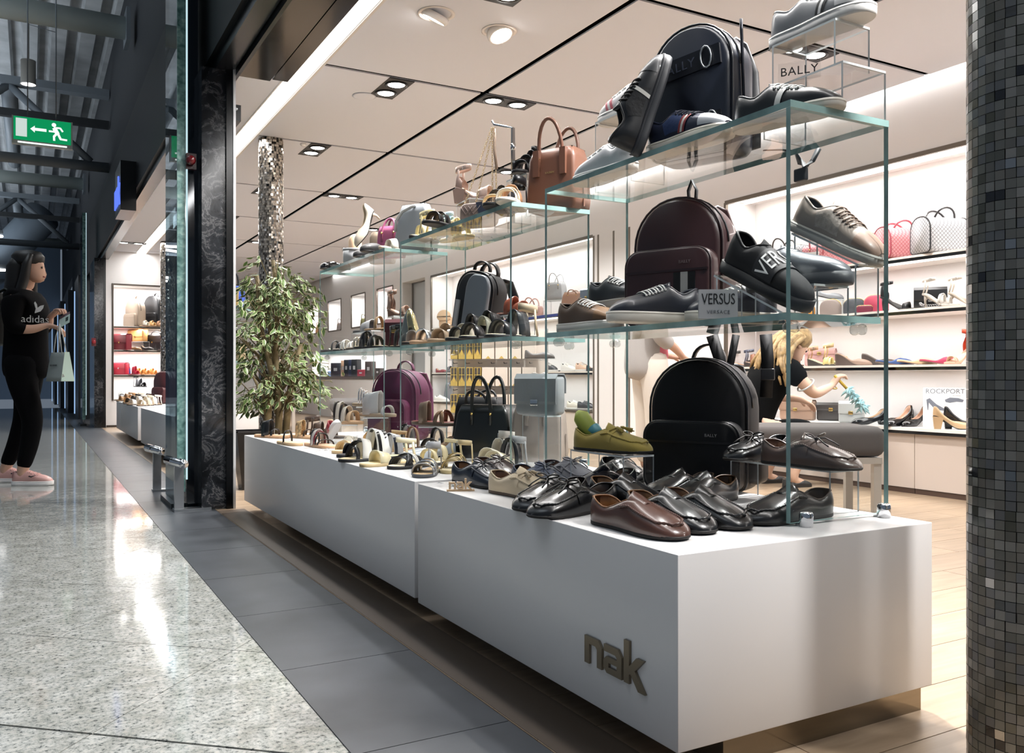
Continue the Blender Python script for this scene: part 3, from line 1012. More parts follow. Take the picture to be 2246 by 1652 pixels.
def plinth(x0, x1, y0, y1, label, kick=True, seams=()):
    t = thing('display_plinth', label, 'plinth', ((x0 + x1) / 2, (y0 + y1) / 2, 0))
    hx, hy = (x1 - x0) / 2, (y1 - y0) / 2
    g_ = G()
    ys = [-hy] + [s - (y0 + y1) / 2 for s in seams] + [hy]
    for a, b_ in zip(ys[:-1], ys[1:]):
        rbox(g_, -hx, hx, a + (0.0015 if a > -hy else 0), b_ - (0.0015 if b_ < hy else 0), PB, PT_, 0.0016, 0, None, 2)
    link('body', g_, PLW, t)
    link('kick_base', G().box(-hx + 0.13, hx - 0.012, -hy + 0.02, hy - 0.02, 0.0, PB + 0.002), KICK, t)
    return t


p1 = plinth(PX0, PX1, 1.2498, 2.4797, 'white display plinth with metal letters on its front, nearest the viewer')
yl = ay(1287, PX0)
yr = ay(1420, PX0)
hl = (yl - yr) / 11.3 * 5.0 * 0.92
zl = zat(1450, PX0, yl)
link('logo_letters', nak_letters(G(), hl, 0.006, Matrix.Translation((PX0 - (PX0 + PX1) / 2 - 0.0002, yl - (1.2498 + 2.4797) / 2, zl)) @ YZ, 1.087), mat('#8F8370', 0.35, 0.9), p1)
p2_ = plinth(1.0585, 1.798, 2.5329, 5.0211, 'long white display plinth carrying the sandals')
p3_ = plinth(1.03, 1.775, 7.72, 10.0, 'white display plinth behind the leafy plant')
p4_ = plinth(1.03, 1.58, 10.3, 13.0, 'distant white display plinth in the second entrance', seams=(12.35,))
GX0, GX1, GZ, GS = 1.4624, 1.790, 1.3719, 0.9025
TG = 0.0125


def gbox(g_, x0, x1, y0, y1, z0, z1, big):
    """sheet of glass: two large clear faces, tinted narrow edges. big = axis of the sheet normal"""
    k = len(g_.f)
    g_.box(x0, x1, y0, y1, z0, z1, 1)
    for i, ax_ in enumerate((2, 2, 1, 0, 1, 0)):
        if ax_ == big:
            g_.m[k + i] = 0
    return g_


def case(y0, y1, label, x0=GX0, x1=GX1, shelf_=True):
    t = thing('glass_display_case', label, 'display case', (x0, y0, PT_))
    W_, D = x1 - x0, y1 - y0
    top, sh = GZ - PT_, GS - PT_
    link('top_pane', gbox(G(), 0, W_, 0, D, top - 0.0155, top, 2), [GLASS, GEDGE], t)
    for s in (0.0, D - TG):
        link('side_pane', gbox(G(), 0.0, W_ - 0.002, s, s + TG, 0.006, top - 0.0157, 1), [GLASS, GEDGE], t)
    if shelf_:
        link('shelf_pane', gbox(G(), 0.0, W_ - 0.012, TG + 0.0005, D - TG - 0.0005, sh - 0.0155, sh, 2), [GLASS, GEDGE], t)
    for yy in (TG + 0.018, D - TG - 0.018):
        for xx in (0.035, W_ - 0.07):
            M = Matrix.Translation((xx, yy, sh - 0.0165 - 0.0135)) @ Matrix.Rotation(R(90), 4, 'X')
            link('shelf_support', G().lathe([(0.013, -0.015), (0.0135, -0.008), (0.011, -0.004), (0.011, 0.004), (0.0135, 0.008), (0.013, 0.015)], 16, 0, M), [clear_mat('support_acrylic', (0.78, 0.8, 0.8, 1), 2.5)], t)
    for yy in (-0.017, D + 0.017):
        for xx in (0.03, W_ - 0.04):
            M = Matrix.Translation((xx, yy, 0.0))
            link('floor_clamp', G().lathe([(0.0155, 0), (0.0155, 0.028), (0.013, 0.033), (0.0, 0.034)], 18, 0, M).box(xx - 0.012, xx + 0.012, min(yy, yy + (0.02 if yy < 0 else -0.02)), max(yy, yy + (0.02 if yy < 0 else -0.02)), 0, 0.005), CHROME, t)
    return t


case(1.3652, 2.4057, 'glass display case with sneakers and backpacks, nearest the viewer')
case(2.6282, 3.6684, 'middle glass display case with the brown tote on top')
case(3.865, 4.9134, 'farthest of the three glass display cases, with the magenta rucksack')
case(7.95, 9.2, 'glass display case on the plinth behind the leafy plant', 1.40, 1.76)
# bin
bn = thing('waste_bin', 'tapering black waste bin between the jamb and the long plinth', 'bin', (1.30, 6.0, 0))
bt = G()
rings = []
for r_, z in ((0.062, 0), (0.105, 0.395), (0.10, 0.395), (0.058, 0.01)):
    rings.append([(r_, r_, z), (-r_, r_, z), (-r_, -r_, z), (r_, -r_, z)])
bt.rings(rings, 0, False)
link('body', bt, mat('#0B0B0D', 0.25), bn)
link('rim', G().box(-0.107, 0.107, 0.10, 0.107, 0.388, 0.398).box(-0.107, 0.107, -0.107, -0.10, 0.388, 0.398).box(0.10, 0.107, -0.107, 0.107, 0.388, 0.398).box(-0.107, -0.10, -0.107, 0.107, 0.388, 0.398), mat('#1A1A1C', 0.2), bn)
tag(link('paper_ball', G().lathe([(0.0, -0.03), (0.025, -0.02), (0.032, 0), (0.022, 0.022), (0.0, 0.03)], 10), mat('#D8D8D6', 0.8), None, (1.335, 5.97, 0.05)), 'crumpled white paper inside the black bin', 'paper')


# benches
def bench(x, y, rot, L, label):
    t = thing('upholstered_bench', label, 'bench', (x, y, 0), rot)
    link('cushion', rbox(G(), -L / 2, L / 2, -0.24, 0.24, 0.34, 0.50, 0.05, 0, None, 4), mat('#4C4745', 0.85, bump=0.1), t)
    link('frame', G().box(-L / 2 + 0.02, L / 2 - 0.02, -0.22, 0.22, 0.305, 0.338), mat('#BDB8B2', 0.3, 0.4), t)
    for sx_ in (-1, 1):
        for sy in (-1, 1):
            link('leg', G().box(sx_ * (L / 2 - 0.04) - 0.02, sx_ * (L / 2 - 0.04) + 0.02, sy * 0.19 - 0.02, sy * 0.19 + 0.02, 0, 0.304), mat('#BDB8B2', 0.3, 0.4), t)
    return t


bench(3.60, 3.42, hd(0), 0.95, 'grey upholstered bench behind the brown bow loafer')
bench(3.25, 9.6, R(75), 1.5, 'grey upholstered bench behind the magenta rucksack')
bench(3.1, 12.6, R(80), 1.5, 'grey upholstered bench behind the plant leaves')

# ============================================================ SHOES
MC = {}


def cached(key, fn):
    if key not in MC:
        MC[key] = fn().mesh(str(key[-1]))
    return MC[key]


def sst(a, b_, x):
    t = max(0.0, min(1.0, (x - a) / (b_ - a)))
    return t * t * (3 - 2 * t)


class Last:
    """a shoe shape: heel at x=-L/2, toe at +L/2, sole at z=0"""

    def __init__(s, L=0.285, wh=0.110, wt=0.150, to=0.52, hi=0.066, ht=0.040, hc=0.062, dip=0.047, zs=0.008, lift=0.0, point=2.2, open_w=0.80, tm=0.30, flat=0.0):
        s.__dict__.update(L=L, wh=wh * L, wt=wt * L, to=to, hi=hi, ht=ht, hc=hc, dip=dip, zs=zs, lift=lift, point=point, open_w=open_w, tm=tm, flat=flat)
        s.key = (L, wh, wt, to, hi, ht, hc, dip, zs, lift, point, open_w, tm, flat)

    def w(s, t):
        if t < 0.17:
            return s.wh * math.sqrt(max(0.0, 1 - ((0.17 - t) / 0.17) ** 2.1))
        if t > 0.72:
            return s.wt * max(0.0, 1 - ((t - 0.72) / 0.28) ** s.point) ** 0.5
        return s.wh + (s.wt - s.wh) * sst(0.3, 0.72, t)

    def base(s, t):
        if not s.lift:
            return 0.0
        return s.lift * (1 - sst(0.02, 0.66, t))

    def h(s, t):
        if t <= s.to:
            return s.hi
        q = (t - s.to) / (1 - s.to)
        z = s.ht + (s.hi - s.ht) * (1 - q) ** 1.5
        if t > 0.80:
            z *= max(0.0, 1 - ((t - 0.80) / 0.20) ** 2.6) ** 0.5 * 0.75 + 0.25 * (1 - (t - 0.8) / 0.2)
        return max(z, 0.004)

    def o(s, t):
        if t >= s.to:
            return 0.0
        if t < s.tm:
            return s.w(t) * s.open_w
        return s.w(t) * s.open_w * math.sqrt(max(0.0, 1 - ((t - s.tm) / (s.to - s.tm)) ** 2.2))

    def c(s, t):
        if t >= s.to:
            return s.h(t)
        z = s.hc + (s.dip - s.hc) * sst(0.02, 0.28, t)
        return z + (s.hi - z) * sst(s.tm, s.to, t) ** 1.3

    def pt(s, t, q, side, off=0.0):
        th = q * PI / 2
        w_, o_, c_ = s.w(t) + off, s.o(t), s.c(t) + off
        y = o_ + max(w_ - o_, 0.0) * max(math.cos(th), 0.0) ** 0.72
        y += 0.018 * s.L * math.sin(PI * min(1.0, q * 1.25)) * min(1.0, t / 0.12) * (1.0 if t < 0.9 else (1 - t) / 0.1) if q < 0.8 else 0.0
        z = s.zs + (c_) * math.sin(th) ** 0.95
        lean = 0.035 * s.L * (1 - t / 0.2) * q * q if t < 0.2 else 0.0
        return Vector((-s.L / 2 + t * s.L + lean + (off if t > 0.9 else (-off if t < 0.08 else 0)), side * y, z + s.base(t)))

    def ts(s, a, b_, n):
        return [a + (b_ - a) * (0.5 - 0.5 * math.cos(PI * i / n)) for i in range(n + 1)]


def upper_g(l, nt=30, ns=8):
    g_ = G()
    for side in (1, -1):
        rows = [[l.pt(t, j / ns, side) for j in range(ns + 1)] for t in l.ts(0.0, 1.0, nt)]
        if side < 0:
            rows = [r[::-1] for r in rows]
        g_.rings(rows, 0, True, False)
    return g_


def lining_g(l, zf=0.012):
    g_ = G()
    rows = []
    for t in l.ts(0.012, min(l.to + 0.16, 0.8), 18):
        o_, c_, w_ = max(l.o(t), 0.0005), l.c(t), max(l.w(t) - 0.005, 0.001)
        z0 = l.zs + l.base(t)
        e = 0.0025 if t < l.to else 0.006
        half = [(max(o_ - 0.0005, 0), c_ - (0 if t < l.to else e)), (max(o_ - 0.003, 0), c_ - 0.002), (min(o_ + (w_ - o_) * 0.75, w_), c_ * 0.55), (w_ * 0.97, zf + 0.008), (w_ * 0.8, zf), (0, zf)]
        x = -l.L / 2 + t * l.L + (0.003 if t < 0.05 else 0)
        rows.append([(x, y, z0 + z) for y, z in half] + [(x, -y, z0 + z) for y, z in half[-2::-1]])
    g_.rings([r[::-1] for r in rows], 0, True, False)
    return g_


def collar_g(l, r=0.0022):
    pts = [l.pt(t, 1.0, 1) for t in l.ts(0.0, l.to, 16)] + [l.pt(t, 1.0, -1) for t in l.ts(0.0, l.to, 16)[::-1][1:-1]]
    return G().tube(pts, r, 6, 0, True)


def sole_g(l, th, grow=0.002, n=26, toe_up=0.0):
    g_ = G()
    ts = l.ts(0, 1, n)
    out = [(-l.L / 2 + t * l.L + (grow if t > 0.9 else (-grow if t < 0.06 else 0)), l.w(t) + grow * (0 if t in (0, 1) else 1), t) for t in ts]
    loop = [(x, y, t) for x, y, t in out] + [(x, -y, t) for x, y, t in out[::-1][1:-1]]

    def up(t):
        return toe_up * sst(0.7, 1, t)
    b0 = [(x * 0.985, y * 0.95, l.base(t) + up(t)) for x, y, t in loop]
    b1 = [(x, y, l.base(t) + th * 0.25 + up(t)) for x, y, t in loop]
    b2 = [(x, y, l.base(t) + th + up(t) * 0.4) for x, y, t in loop]
    g_.rings([b0, b1, b2], 0, False)
    for i in range(len(g_.sm) - 2):
        g_.sm[i] = True
    return g_


def patch_g(l, t0, t1, q0, q1, off=0.0016, nt=8, nq=6, sides=(1, -1), taper=None):
    g_ = G()
    for side in sides:
        rows = []
        for i in range(nt + 1):
            row = []
            for j in range(nq + 1):
                q = q0 + (q1 - q0) * j / nq
                a, b_ = (t0, t1) if taper is None else (t0 + taper * (q - q0), t1 + taper * (q - q0))
                row.append(l.pt(a + (b_ - a) * i / nt, q, side, off))
            rows.append(row if side > 0 else row[::-1])
        g_.rings(rows, 0, True, False)
    return g_


def laces_g(l, t0, t1, n, r=0.0022, q=0.62, off=0.0035, flat=0.55):
    g_ = G()
    for k in range(n):
        t = t0 + (t1 - t0) * k / max(1, n - 1)
        dt = (t1 - t0) / max(1, n) * 0.35
        pts = []
        for j in range(9):
            f = j / 8
            tt = t + (dt if k % 2 else -dt) * (f - 0.5)
            qq = q + (1 - q) * (1 - abs(2 * f - 1)) ** 0.8
            p = l.pt(tt, min(qq, 1), 1 if f < 0.5 else -1, off)
            if f == 0.5:
                p.y = 0
            pts.append(p)
        g_.tube(pts, r, 6, 0, False, None, flat)
        for sd in (1, -1):
            p = l.pt(t, q, sd, off * 0.6)
            g_.tube([p + Vector((0, 0, -0.003)), p + Vector((0, 0, 0.002))], 0.0032, 6)
    return g_


def tongue_g(l, t0, t1, rise, hw, th=0.003):
    rows = []
    for i in range(9):
        q = i / 8
        t = t0 + (t1 - t0) * q
        zc = l.c(max(t0, l.to + 0.02)) + l.zs + l.base(t) + 0.003 + rise * q ** 1.2
        ww = hw * (math.sqrt(max(0.02, 1 - ((q - 0.62) / 0.38) ** 2)) if q > 0.62 else 0.92 + 0.08 * q)
        x = -l.L / 2 + t * l.L
        row = []
        for j in range(9):
            f = (j / 8 - 0.5) * 2
            row.append((x, ww * f, zc - 0.010 * f * f - 0.01 * (1 - q) * f * f))
        rows.append(row)
    g_ = G()
    top = rows
    bot = [[(p[0] + 0.0015, p[1], p[2] - th) for p in r] for r in rows]
    g_.rings([t_ + b_[::-1] for t_, b_ in zip(top, bot)], 0, True)
    return g_


def seam_g(l, ta, q=0.56, te=0.925):
    pts, n = [], 46
    fr = [ta + (te - ta) * i / n for i in range(n + 1)]

    def qq(t):
        return q + 0.28 * sst(0.80, te, t) ** 2
    left = [l.pt(t, qq(t), 1, 0.001) for t in fr]
    right = [l.pt(t, qq(t), -1, 0.001) for t in fr][::-1]
    a, b_ = left[-1], right[0]
    mid = [a.lerp(b_, k / 8) + Vector((0.006 * math.sin(PI * k / 8), 0, 0.0004 + 0.0035 * math.sin(PI * k / 8))) for k in range(1, 8)]
    pts = left + mid + right
    return G().tube(pts, [0.0018 if i % 2 else 0.0034 for i in range(len(pts))], 6)


def bow_g(l, t, s=1.0):
    g_ = G()
    p = l.pt(t, 1.0, 1)
    p.y = 0
    p.z += 0.006
    for sd in (1, -1):
        loop = []
        for k in range(13):
            a = 2 * PI * k / 12
            loop.append(p + Vector((0.012 * s * math.sin(a) * sd * 0.6 - 0.004, sd * (0.017 * s - 0.017 * s * math.cos(a)), 0.010 * s * abs(math.sin(a / 2)) + 0.004 * math.sin(a))))
        g_.tube(loop, 0.0019, 6)
        g_.tube([p, p + Vector((0.014 * s, sd * 0.012 * s, 0.002)), p + Vector((0.034 * s, sd * 0.020 * s, -0.008 * s)), p + Vector((0.05 * s, sd * 0.021 * s, -0.016 * s))], 0.0018, 6)
    g_.lathe([(0.0, -0.004), (0.0045, -0.002), (0.005, 0.002), (0.0, 0.005)], 8, 0, Matrix.Translation(p))
    return g_


def tassel_g(l, t):
    g_ = G()
    p = l.pt(t, 1.0, 1)
    p.y = 0
    p.z += 0.004
    g_.tube([p + Vector((-0.004, -0.03, -0.006)), p + Vector((0, 0, 0.003)), p + Vector((-0.004, 0.03, -0.006))], 0.0026, 6)
    for sd in (1, -1):
        q = p + Vector((0.004, sd * 0.009, 0.004))
        d = Vector((0.030, sd * 0.014, -0.010))
        g_.tube([q, q + d * 0.25, q + d * 0.35, q + d * 1.0], [0.002, 0.0045, 0.0036, 0.0068], 8)
        for k in range(5):
            g_.tube([q + d * 0.95, q + d * 1.12 + Vector((0, (k - 2) * 0.002, -0.001))], 0.0014, 5)
    return g_


def stand_shoe(name, label, cat, loc, yaw, pitch=0.0, roll=0.0, group=None):
    t = thing(name, label, cat, loc, (0, 0, 0), group)
    t.rotation_mode = 'XYZ'
    t.rotation_euler = (Matrix.Rotation(yaw, 3, 'Z') @ Matrix.Rotation(pitch, 3, 'Y') @ Matrix.Rotation(roll, 3, 'X')).to_euler()
    return t


def leather(c, r=0.28):
    return mat(c, r, 0, 0.55, 0.15, bump=0.03, bscale=350)


def suede(c):
    return mat(c, 0.9, 0, 0.2, 0, bump=0.12, bscale=500, sheen=0.3)


def ht(a, b_):
    """heel and toe points -> centre, yaw, length"""
    d = Vector(b_) - Vector(a)
    return (Vector(a) + Vector(b_)) / 2, math.atan2(d.y, d.x), d.length


def loafer(label, loc, yaw, col, L=0.285, style='plain', lin_='#7A5A3C', mt=None, sole='#15110F', pitch=0.0, roll=0, accent=None, group=None):
    l = Last(L=L, to=0.54, hi=0.064 * L / 0.285, ht=0.031, hc=0.055, dip=0.035, zs=0.007, tm=0.18, open_w=0.88, point=2.9, wt=0.164, wh=0.120)
    m = mt or leather(col)
    t = stand_shoe('loafer', label, 'loafer', loc, yaw, pitch, roll, group)
    K = ('loafer', l.key)
    link('upper', cached(K + ('upper',), lambda: upper_g(l)), m, t)
    link('lining', cached(K + ('lining',), lambda: lining_g(l)), leather(lin_, 0.5), t)
    link('collar', cached(K + ('collar',), lambda: collar_g(l)), leather(accent or lin_, 0.45) if style == 'plain' else m, t)
    link('sole', cached(K + ('sole',), lambda: sole_g(l, 0.009, 0.0005, toe_up=0.004)), mat(sole, 0.6), t)
    link('stitching', cached(K + ('stitching',), lambda: seam_g(l, 0.46)), m, t)
    link('tongue', cached(K + ('tongue',), lambda: tongue_g(l, 0.62, 0.455, 0.020, l.wt * 0.60)), m, t)
    if style == 'bow':
        link('bow', cached(K + ('bow',), lambda: bow_g(l, 0.585)), mat('#16120F', 0.5) if not accent else leather(accent), t)
    if style == 'tassel':
        link('tassel', cached(K + ('tassel',), lambda: tassel_g(l, 0.575)), m, t)
    if style in ('bow', 'tassel'):
        link('strap', cached(K + ('strap',), lambda: patch_g(l, 0.555, 0.605, 0.25, 0.93, 0.002, 3, 8)), m, t)
    return t


def sneaker(label, loc, yaw, col, sole='#E8E4DA', lace='#F1F0EC', L=0.29, pitch=0.0, roll=0.0, stripes=None, toe=None, heel=None, mt=None, knit=None, lacen=6, group=None, sth=0.028, lin_='#1A1A1C', panel=None):
    l = Last(L=L, to=0.42, hi=0.077, ht=0.036, hc=0.070, dip=0.050, zs=sth - 0.004, tm=0.20, open_w=0.78, wh=0.112, wt=0.150, point=2.6)
    m = mt or leather(col, 0.4)
    t = stand_shoe('sneaker', label, 'sneaker', loc, yaw, pitch, roll, group)
    K = ('sneaker', l.key)
    link('upper', cached(K + ('upper',), lambda: upper_g(l)), m, t)
    link('lining', cached(K + ('lining',), lambda: lining_g(l, 0.016)), mat(lin_, 0.8), t)
    link('collar', cached(K + ('collar',), lambda: collar_g(l, 0.0035)), m, t)
    so = link('sole', cached(K + (sth, 'sole'), lambda: sole_g(l, sth, 0.004, toe_up=0.002)), mat(sole, 0.5), t)
    link('welt', cached(K + ('welt',), lambda: G().tube([l.pt(t_, 0.0, 1, 0.0035) for t_ in l.ts(0, 1, 20)] + [l.pt(t_, 0.0, -1, 0.0035) for t_ in l.ts(0, 1, 20)[::-1][1:-1]], 0.002, 5, 0, True)), mat(sole, 0.5), so)
    link('tongue', cached(K + ('tongue',), lambda: tongue_g(l, 0.56, 0.33, 0.022, l.wt * 0.46, 0.006)), m, t)
    link('eyestay', cached(K + ('eyestay',), lambda: patch_g(l, 0.42, 0.69, 0.66, 0.86, 0.0016, 8, 3)), mat(panel or col, 0.35), t)
    link('laces', cached(K + (lacen, 'laces'), lambda: laces_g(l, 0.44, 0.66, lacen, 0.0029)), mat(lace, 0.7), t)
    if toe:
        link('toe_cap', cached(K + ('toe_cap',), lambda: patch_g(l, 0.76, 0.985, 0.12, 1.0, 0.0012, 8, 8)), leather(toe, 0.45), t)
    if heel:
        link('heel_tab', cached(K + ('heel_tab',), lambda: patch_g(l, 0.002, 0.075, 0.25, 0.98, 0.0018, 5, 6)), leather(heel, 0.4), t)
    if knit:
        for sd in (1, -1):
            link('side_panel', cached(K + (sd, 'side_panel'), lambda: patch_g(l, 0.32, 0.60, 0.12, 0.62, 0.0013, 7, 6, (sd,), taper=-0.08)), knit, t)
    for i, (c, t0, t1) in enumerate(stripes or ()):
        for sd in (1, -1):
            link('stripe', cached(K + (t0, t1, sd, 'stripe'), lambda: patch_g(l, t0, t1, 0.06, 0.68, 0.0024, 3, 7, (sd,), taper=0.10)), mat(c, 0.6), t)
    return t


def slip_on(label, loc, yaw, col, sole, L=0.29, pitch=0.0, roll=0.0, mt=None, text=None, band=None, sth=0.03):
    l = Last(L=L, to=0.40, hi=0.078, ht=0.037, hc=0.080, dip=0.052, zs=sth - 0.004, tm=0.20, open_w=0.76, wh=0.112, wt=0.150, point=2.6)
    m = mt or mat(col, 0.75, bump=0.05)
    t = stand_shoe('slip_on_shoe', label, 'slip-on shoe', loc, yaw, pitch, roll)
    K = ('slip', l.key)
    link('upper', cached(K + ('upper',), lambda: upper_g(l)), m, t)
    link('lining', cached(K + ('lining',), lambda: lining_g(l, 0.016)), mat('#0E0E10', 0.9), t)
    link('collar', cached(K + ('collar',), lambda: collar_g(l, 0.004)), m, t)
    link('sole', cached(K + (sth, 'sole'), lambda: sole_g(l, sth, 0.004)), mat(sole, 0.5), t)
    link('tongue', cached(K + ('tongue',), lambda: tongue_g(l, 0.52, 0.33, 0.020, l.wt * 0.5, 0.006)), m, t)
    if band:
        b_ = link('elastic_band', cached(K + ('elastic_band',), lambda: patch_g(l, 0.44, 0.70, 0.10, 1.0, 0.003, 8, 10)), mat(band, 0.6), t)
        if text:
            # lettering wrapped round the band, readable from the outer side
            me = text_mesh(text, 0.074, 0.0, 1.02).copy()
            wd = max(v.co.x for v in me.vertices) - min(v.co.x for v in me.vertices)
            for v in me.vertices:
                f = v.co.x / wd            # -0.5 .. 0.5 along the arc
                a = 0.16 + (f + 0.5) * 1.62
                tt = 0.575 - v.co.y / l.L * 0.95
                q = min(a, 2 - a) if a <= 2 else 0
                v.co = l.pt(tt, min(1.0, a if a <= 1 else 2 - a), -1 if a <= 1 else 1, 0.0052)
            link('lettering', me, mat('#F2F2F0', 0.6), b_)
    return t


def strap_g(l, t0, t1, ah, w_, th=0.0035, zb=0.012, n=12, spread=1.0):
    pts = []
    for k in range(n + 1):
        f = k / n
        a = PI * f
        t = t0 + (t1 - t0) * f
        pts.append(Vector((-l.L / 2 + t * l.L, l.w(t) * 0.97 * spread * math.copysign(abs(math.cos(a)) ** 0.8, math.cos(a)), l.base(t) + zb * 0.6 + ah * math.sin(a) ** 0.8)))
    return G().band(pts, w_, th, 0, Vector((1, 0, 0.25)))


def ankle_g(l, hs, w_, th=0.003, t1=0.36, front=0.55):
    pts = []
    n = 22
    for k in range(n):
        a = 2 * PI * k / n
        x = -l.L / 2 + l.L * (t1 / 2 - math.cos(a) * t1 / 2)
        y = l.wh * 0.86 * math.sin(a)
        z = l.base(0.1) + hs + 0.02 * (1 - math.cos(a)) / 2 * front
        pts.append(Vector((x, y, z)))
    return G().band(pts, w_, th, 0, Vector((0, 0, 1)), True)


def sandal(label, loc, yaw, straps, sole='#C9A57C', foot='#E3C49C', L=0.245, ankle=None, lift=0.0, heel=None, pitch=0.0, roll=0.0, sth=0.012, name='sandal', group=None, back=None, extra=None):
    """straps: list of (t_left, t_right, arch height, width, colour)"""
    l = Last(L=L, wh=0.105, wt=0.158, lift=lift, zs=sth, point=2.8)
    t = stand_shoe(name, label, name.replace('_', ' '), loc, yaw, pitch, roll, group)
    K = ('sandal', l.key)
    link('sole', cached(K + (sth, 'sole'), lambda: sole_g(l, sth, 0.001)), mat(sole, 0.55), t)
    l2 = Last(L=L * 0.985, wh=0.103, wt=0.155, lift=lift, zs=sth, point=2.8)
    ft = link('footbed', cached(('foot', l2.key, sth, 'footbed'), lambda: G().rings([[(x, y, z + sth - 0.001) for x, y, z in rg] for rg in _foot_rings(l2)], 0, True)), mat(foot, 0.5), t)
    if heel == 'wedge':
        link('wedge', cached(K + ('wedge',), lambda: _wedge(l)), mat(sole, 0.6), t)
    elif heel == 'block':
        link('heel', cached(K + ('heelb',), lambda: G().rings([[(-L / 2 + 0.006, -0.022, 0), (-L / 2 + 0.05, -0.022, 0), (-L / 2 + 0.05, 0.022, 0), (-L / 2 + 0.006, 0.022, 0)], [(-L / 2 + 0.0, -0.027, lift), (-L / 2 + 0.062, -0.027, lift * 0.93), (-L / 2 + 0.062, 0.027, lift * 0.93), (-L / 2, 0.027, lift)]], 0, False)), mat(sole, 0.4), t)
    elif heel == 'stiletto':
        link('heel', cached(K + ('heels',), lambda: G().tube([(-L / 2 + 0.022, 0, 0), (-L / 2 + 0.018, 0, lift * 0.6), (-L / 2 + 0.03, 0, lift)], [0.005, 0.007, 0.02], 10)), mat(sole, 0.3), t)
    for s_ in straps:
        a, b_, ah, w_, c = s_[:5]
        fin = s_[5] if len(s_) > 5 else 0.35
        mm = c if not isinstance(c, str) else (mat(c, 0.22, 1.0) if fin == 'metal' else mat(c, fin))
        link('strap', cached(K + (sth, a, b_, ah, w_, 'strap'), lambda: strap_g(l, a, b_, ah, w_, zb=sth)), mm, t)
    if ankle:
        hs, w_, c = ankle
        q = link('ankle_strap', cached(K + (hs, w_, 'ankle'), lambda: ankle_g(l, hs + sth, w_)), mat(c, 0.35), t)
        gb = G()
        for sd in (1, -1):
            p0 = Vector((-L / 2 + 0.06 * L, sd * l.wh * 0.8, sth + l.base(0.05)))
            gb.band([p0, p0 + Vector((0.012, sd * 0.002, hs * 0.5)), Vector((-L / 2 + 0.12 * L, sd * l.wh * 0.83, hs + sth + l.base(0.1)))], 0.010, 0.003, 0, Vector((1, 0, 0)))
        link('heel_strap', gb, mat(c, 0.35), t)
        link('buckle', G().tube([(0.0 + x, -l.wh * 0.9, z) for x, z in ((-L * 0.28, hs + sth + l.base(0.1) - 0.004), (-L * 0.22, hs + sth + l.base(0.1) - 0.004), (-L * 0.22, hs + sth + l.base(0.1) + 0.012), (-L * 0.28, hs + sth + l.base(0.1) + 0.012))], 0.0014, 5, 0, True), STEEL, q)
    if back:
        link('heel_counter', cached(K + (back[0], 'counter'), lambda: patch_g(Last(L=L, wh=0.105, wt=0.158, lift=lift, zs=sth, hc=back[0], dip=back[0] * 0.6, open_w=0.86, tm=0.6, to=0.7), 0.0, 0.22, 0.02, 1.0, 0.0, 8, 6)), mat(back[1], 0.4), t)
    if extra:
        extra(t, l)
    return t


def _foot_rings(l):
    ts = l.ts(0, 1, 24)
    loop = [(-l.L / 2 + t * l.L, l.w(t), t) for t in ts] + [(-l.L / 2 + t * l.L, -l.w(t), t) for t in ts[::-1][1:-1]]
    return [[(x, y, l.base(t)) for x, y, t in loop], [(x, y, l.base(t) + 0.002) for x, y, t in loop], [(x * 0.95, y * 0.85, l.base(t) + 0.0035) for x, y, t in loop]]


def _wedge(l):
    ts = [0.0 + 0.72 * i / 16 for i in range(17)]
    loop = [(-l.L / 2 + t * l.L, l.w(max(t, 0.004)) * 0.96, t) for t in ts] + [(-l.L / 2 + t * l.L, -l.w(max(t, 0.004)) * 0.96, t) for t in ts[::-1]]
    return G().rings([[(x * 0.97, y * 0.95, 0) for x, y, t in loop], [(x, y, l.base(t) + 0.002) for x, y, t in loop]], 0, False)


def pump(label, loc, yaw, col, L=0.25, lift=0.075, heel='stiletto', rough=0.12, point=1.7, lin_='#C7A98C', heelc=None, pitch=0, peep=False, back=True, name='pump_shoe', group=None):
    l = Last(L=L, wh=0.10, wt=0.140, to=0.66, hi=0.044, ht=0.034, hc=0.058 if back else 0.012, dip=0.03 if back else 0.012, zs=0.005, lift=lift, point=point, tm=0.36, open_w=0.86)
    t = stand_shoe(name, label, name.split('_')[0] + ' shoe' if 'shoe' in name else name, loc, yaw, pitch, 0, group)
    m = mat(col, rough, 0, 0.55, 0.2)
    K = ('pump', l.key)
    link('upper', cached(K + ('upper',), lambda: upper_g(l)), m, t)
    link('lining', cached(K + ('lining',), lambda: lining_g(l, 0.004)), mat(lin_, 0.6), t)
    link('sole', cached(K + ('sole',), lambda: sole_g(l, 0.006, 0.0)), mat(heelc or '#1A1614', 0.5), t)
    if heel == 'stiletto':
        link('heel', cached(K + ('heel',), lambda: G().tube([(-L / 2 + 0.016, 0, 0), (-L / 2 + 0.014, 0, lift * 0.5), (-L / 2 + 0.022, 0, lift * 0.85), (-L / 2 + 0.03, 0, lift + 0.002)], [0.005, 0.0065, 0.012, 0.02], 10)), mat(heelc or col, rough), t)
    elif heel == 'block':
        link('heel', cached(K + ('heelb',), lambda: G().rings([[(-L / 2 + 0.006, -0.02, 0), (-L / 2 + 0.045, -0.02, 0), (-L / 2 + 0.045, 0.02, 0), (-L / 2 + 0.006, 0.02, 0)], [(-L / 2 + 0.0, -0.024, lift), (-L / 2 + 0.06, -0.025, lift * 0.92), (-L / 2 + 0.06, 0.025, lift * 0.92), (-L / 2, 0.024, lift)]], 0, False)), mat(heelc or col, rough), t)
    elif heel == 'wedge':
        link('wedge', cached(K + ('wedge',), lambda: _wedge(l)), mat(heelc or col, 0.5), t)
    return t


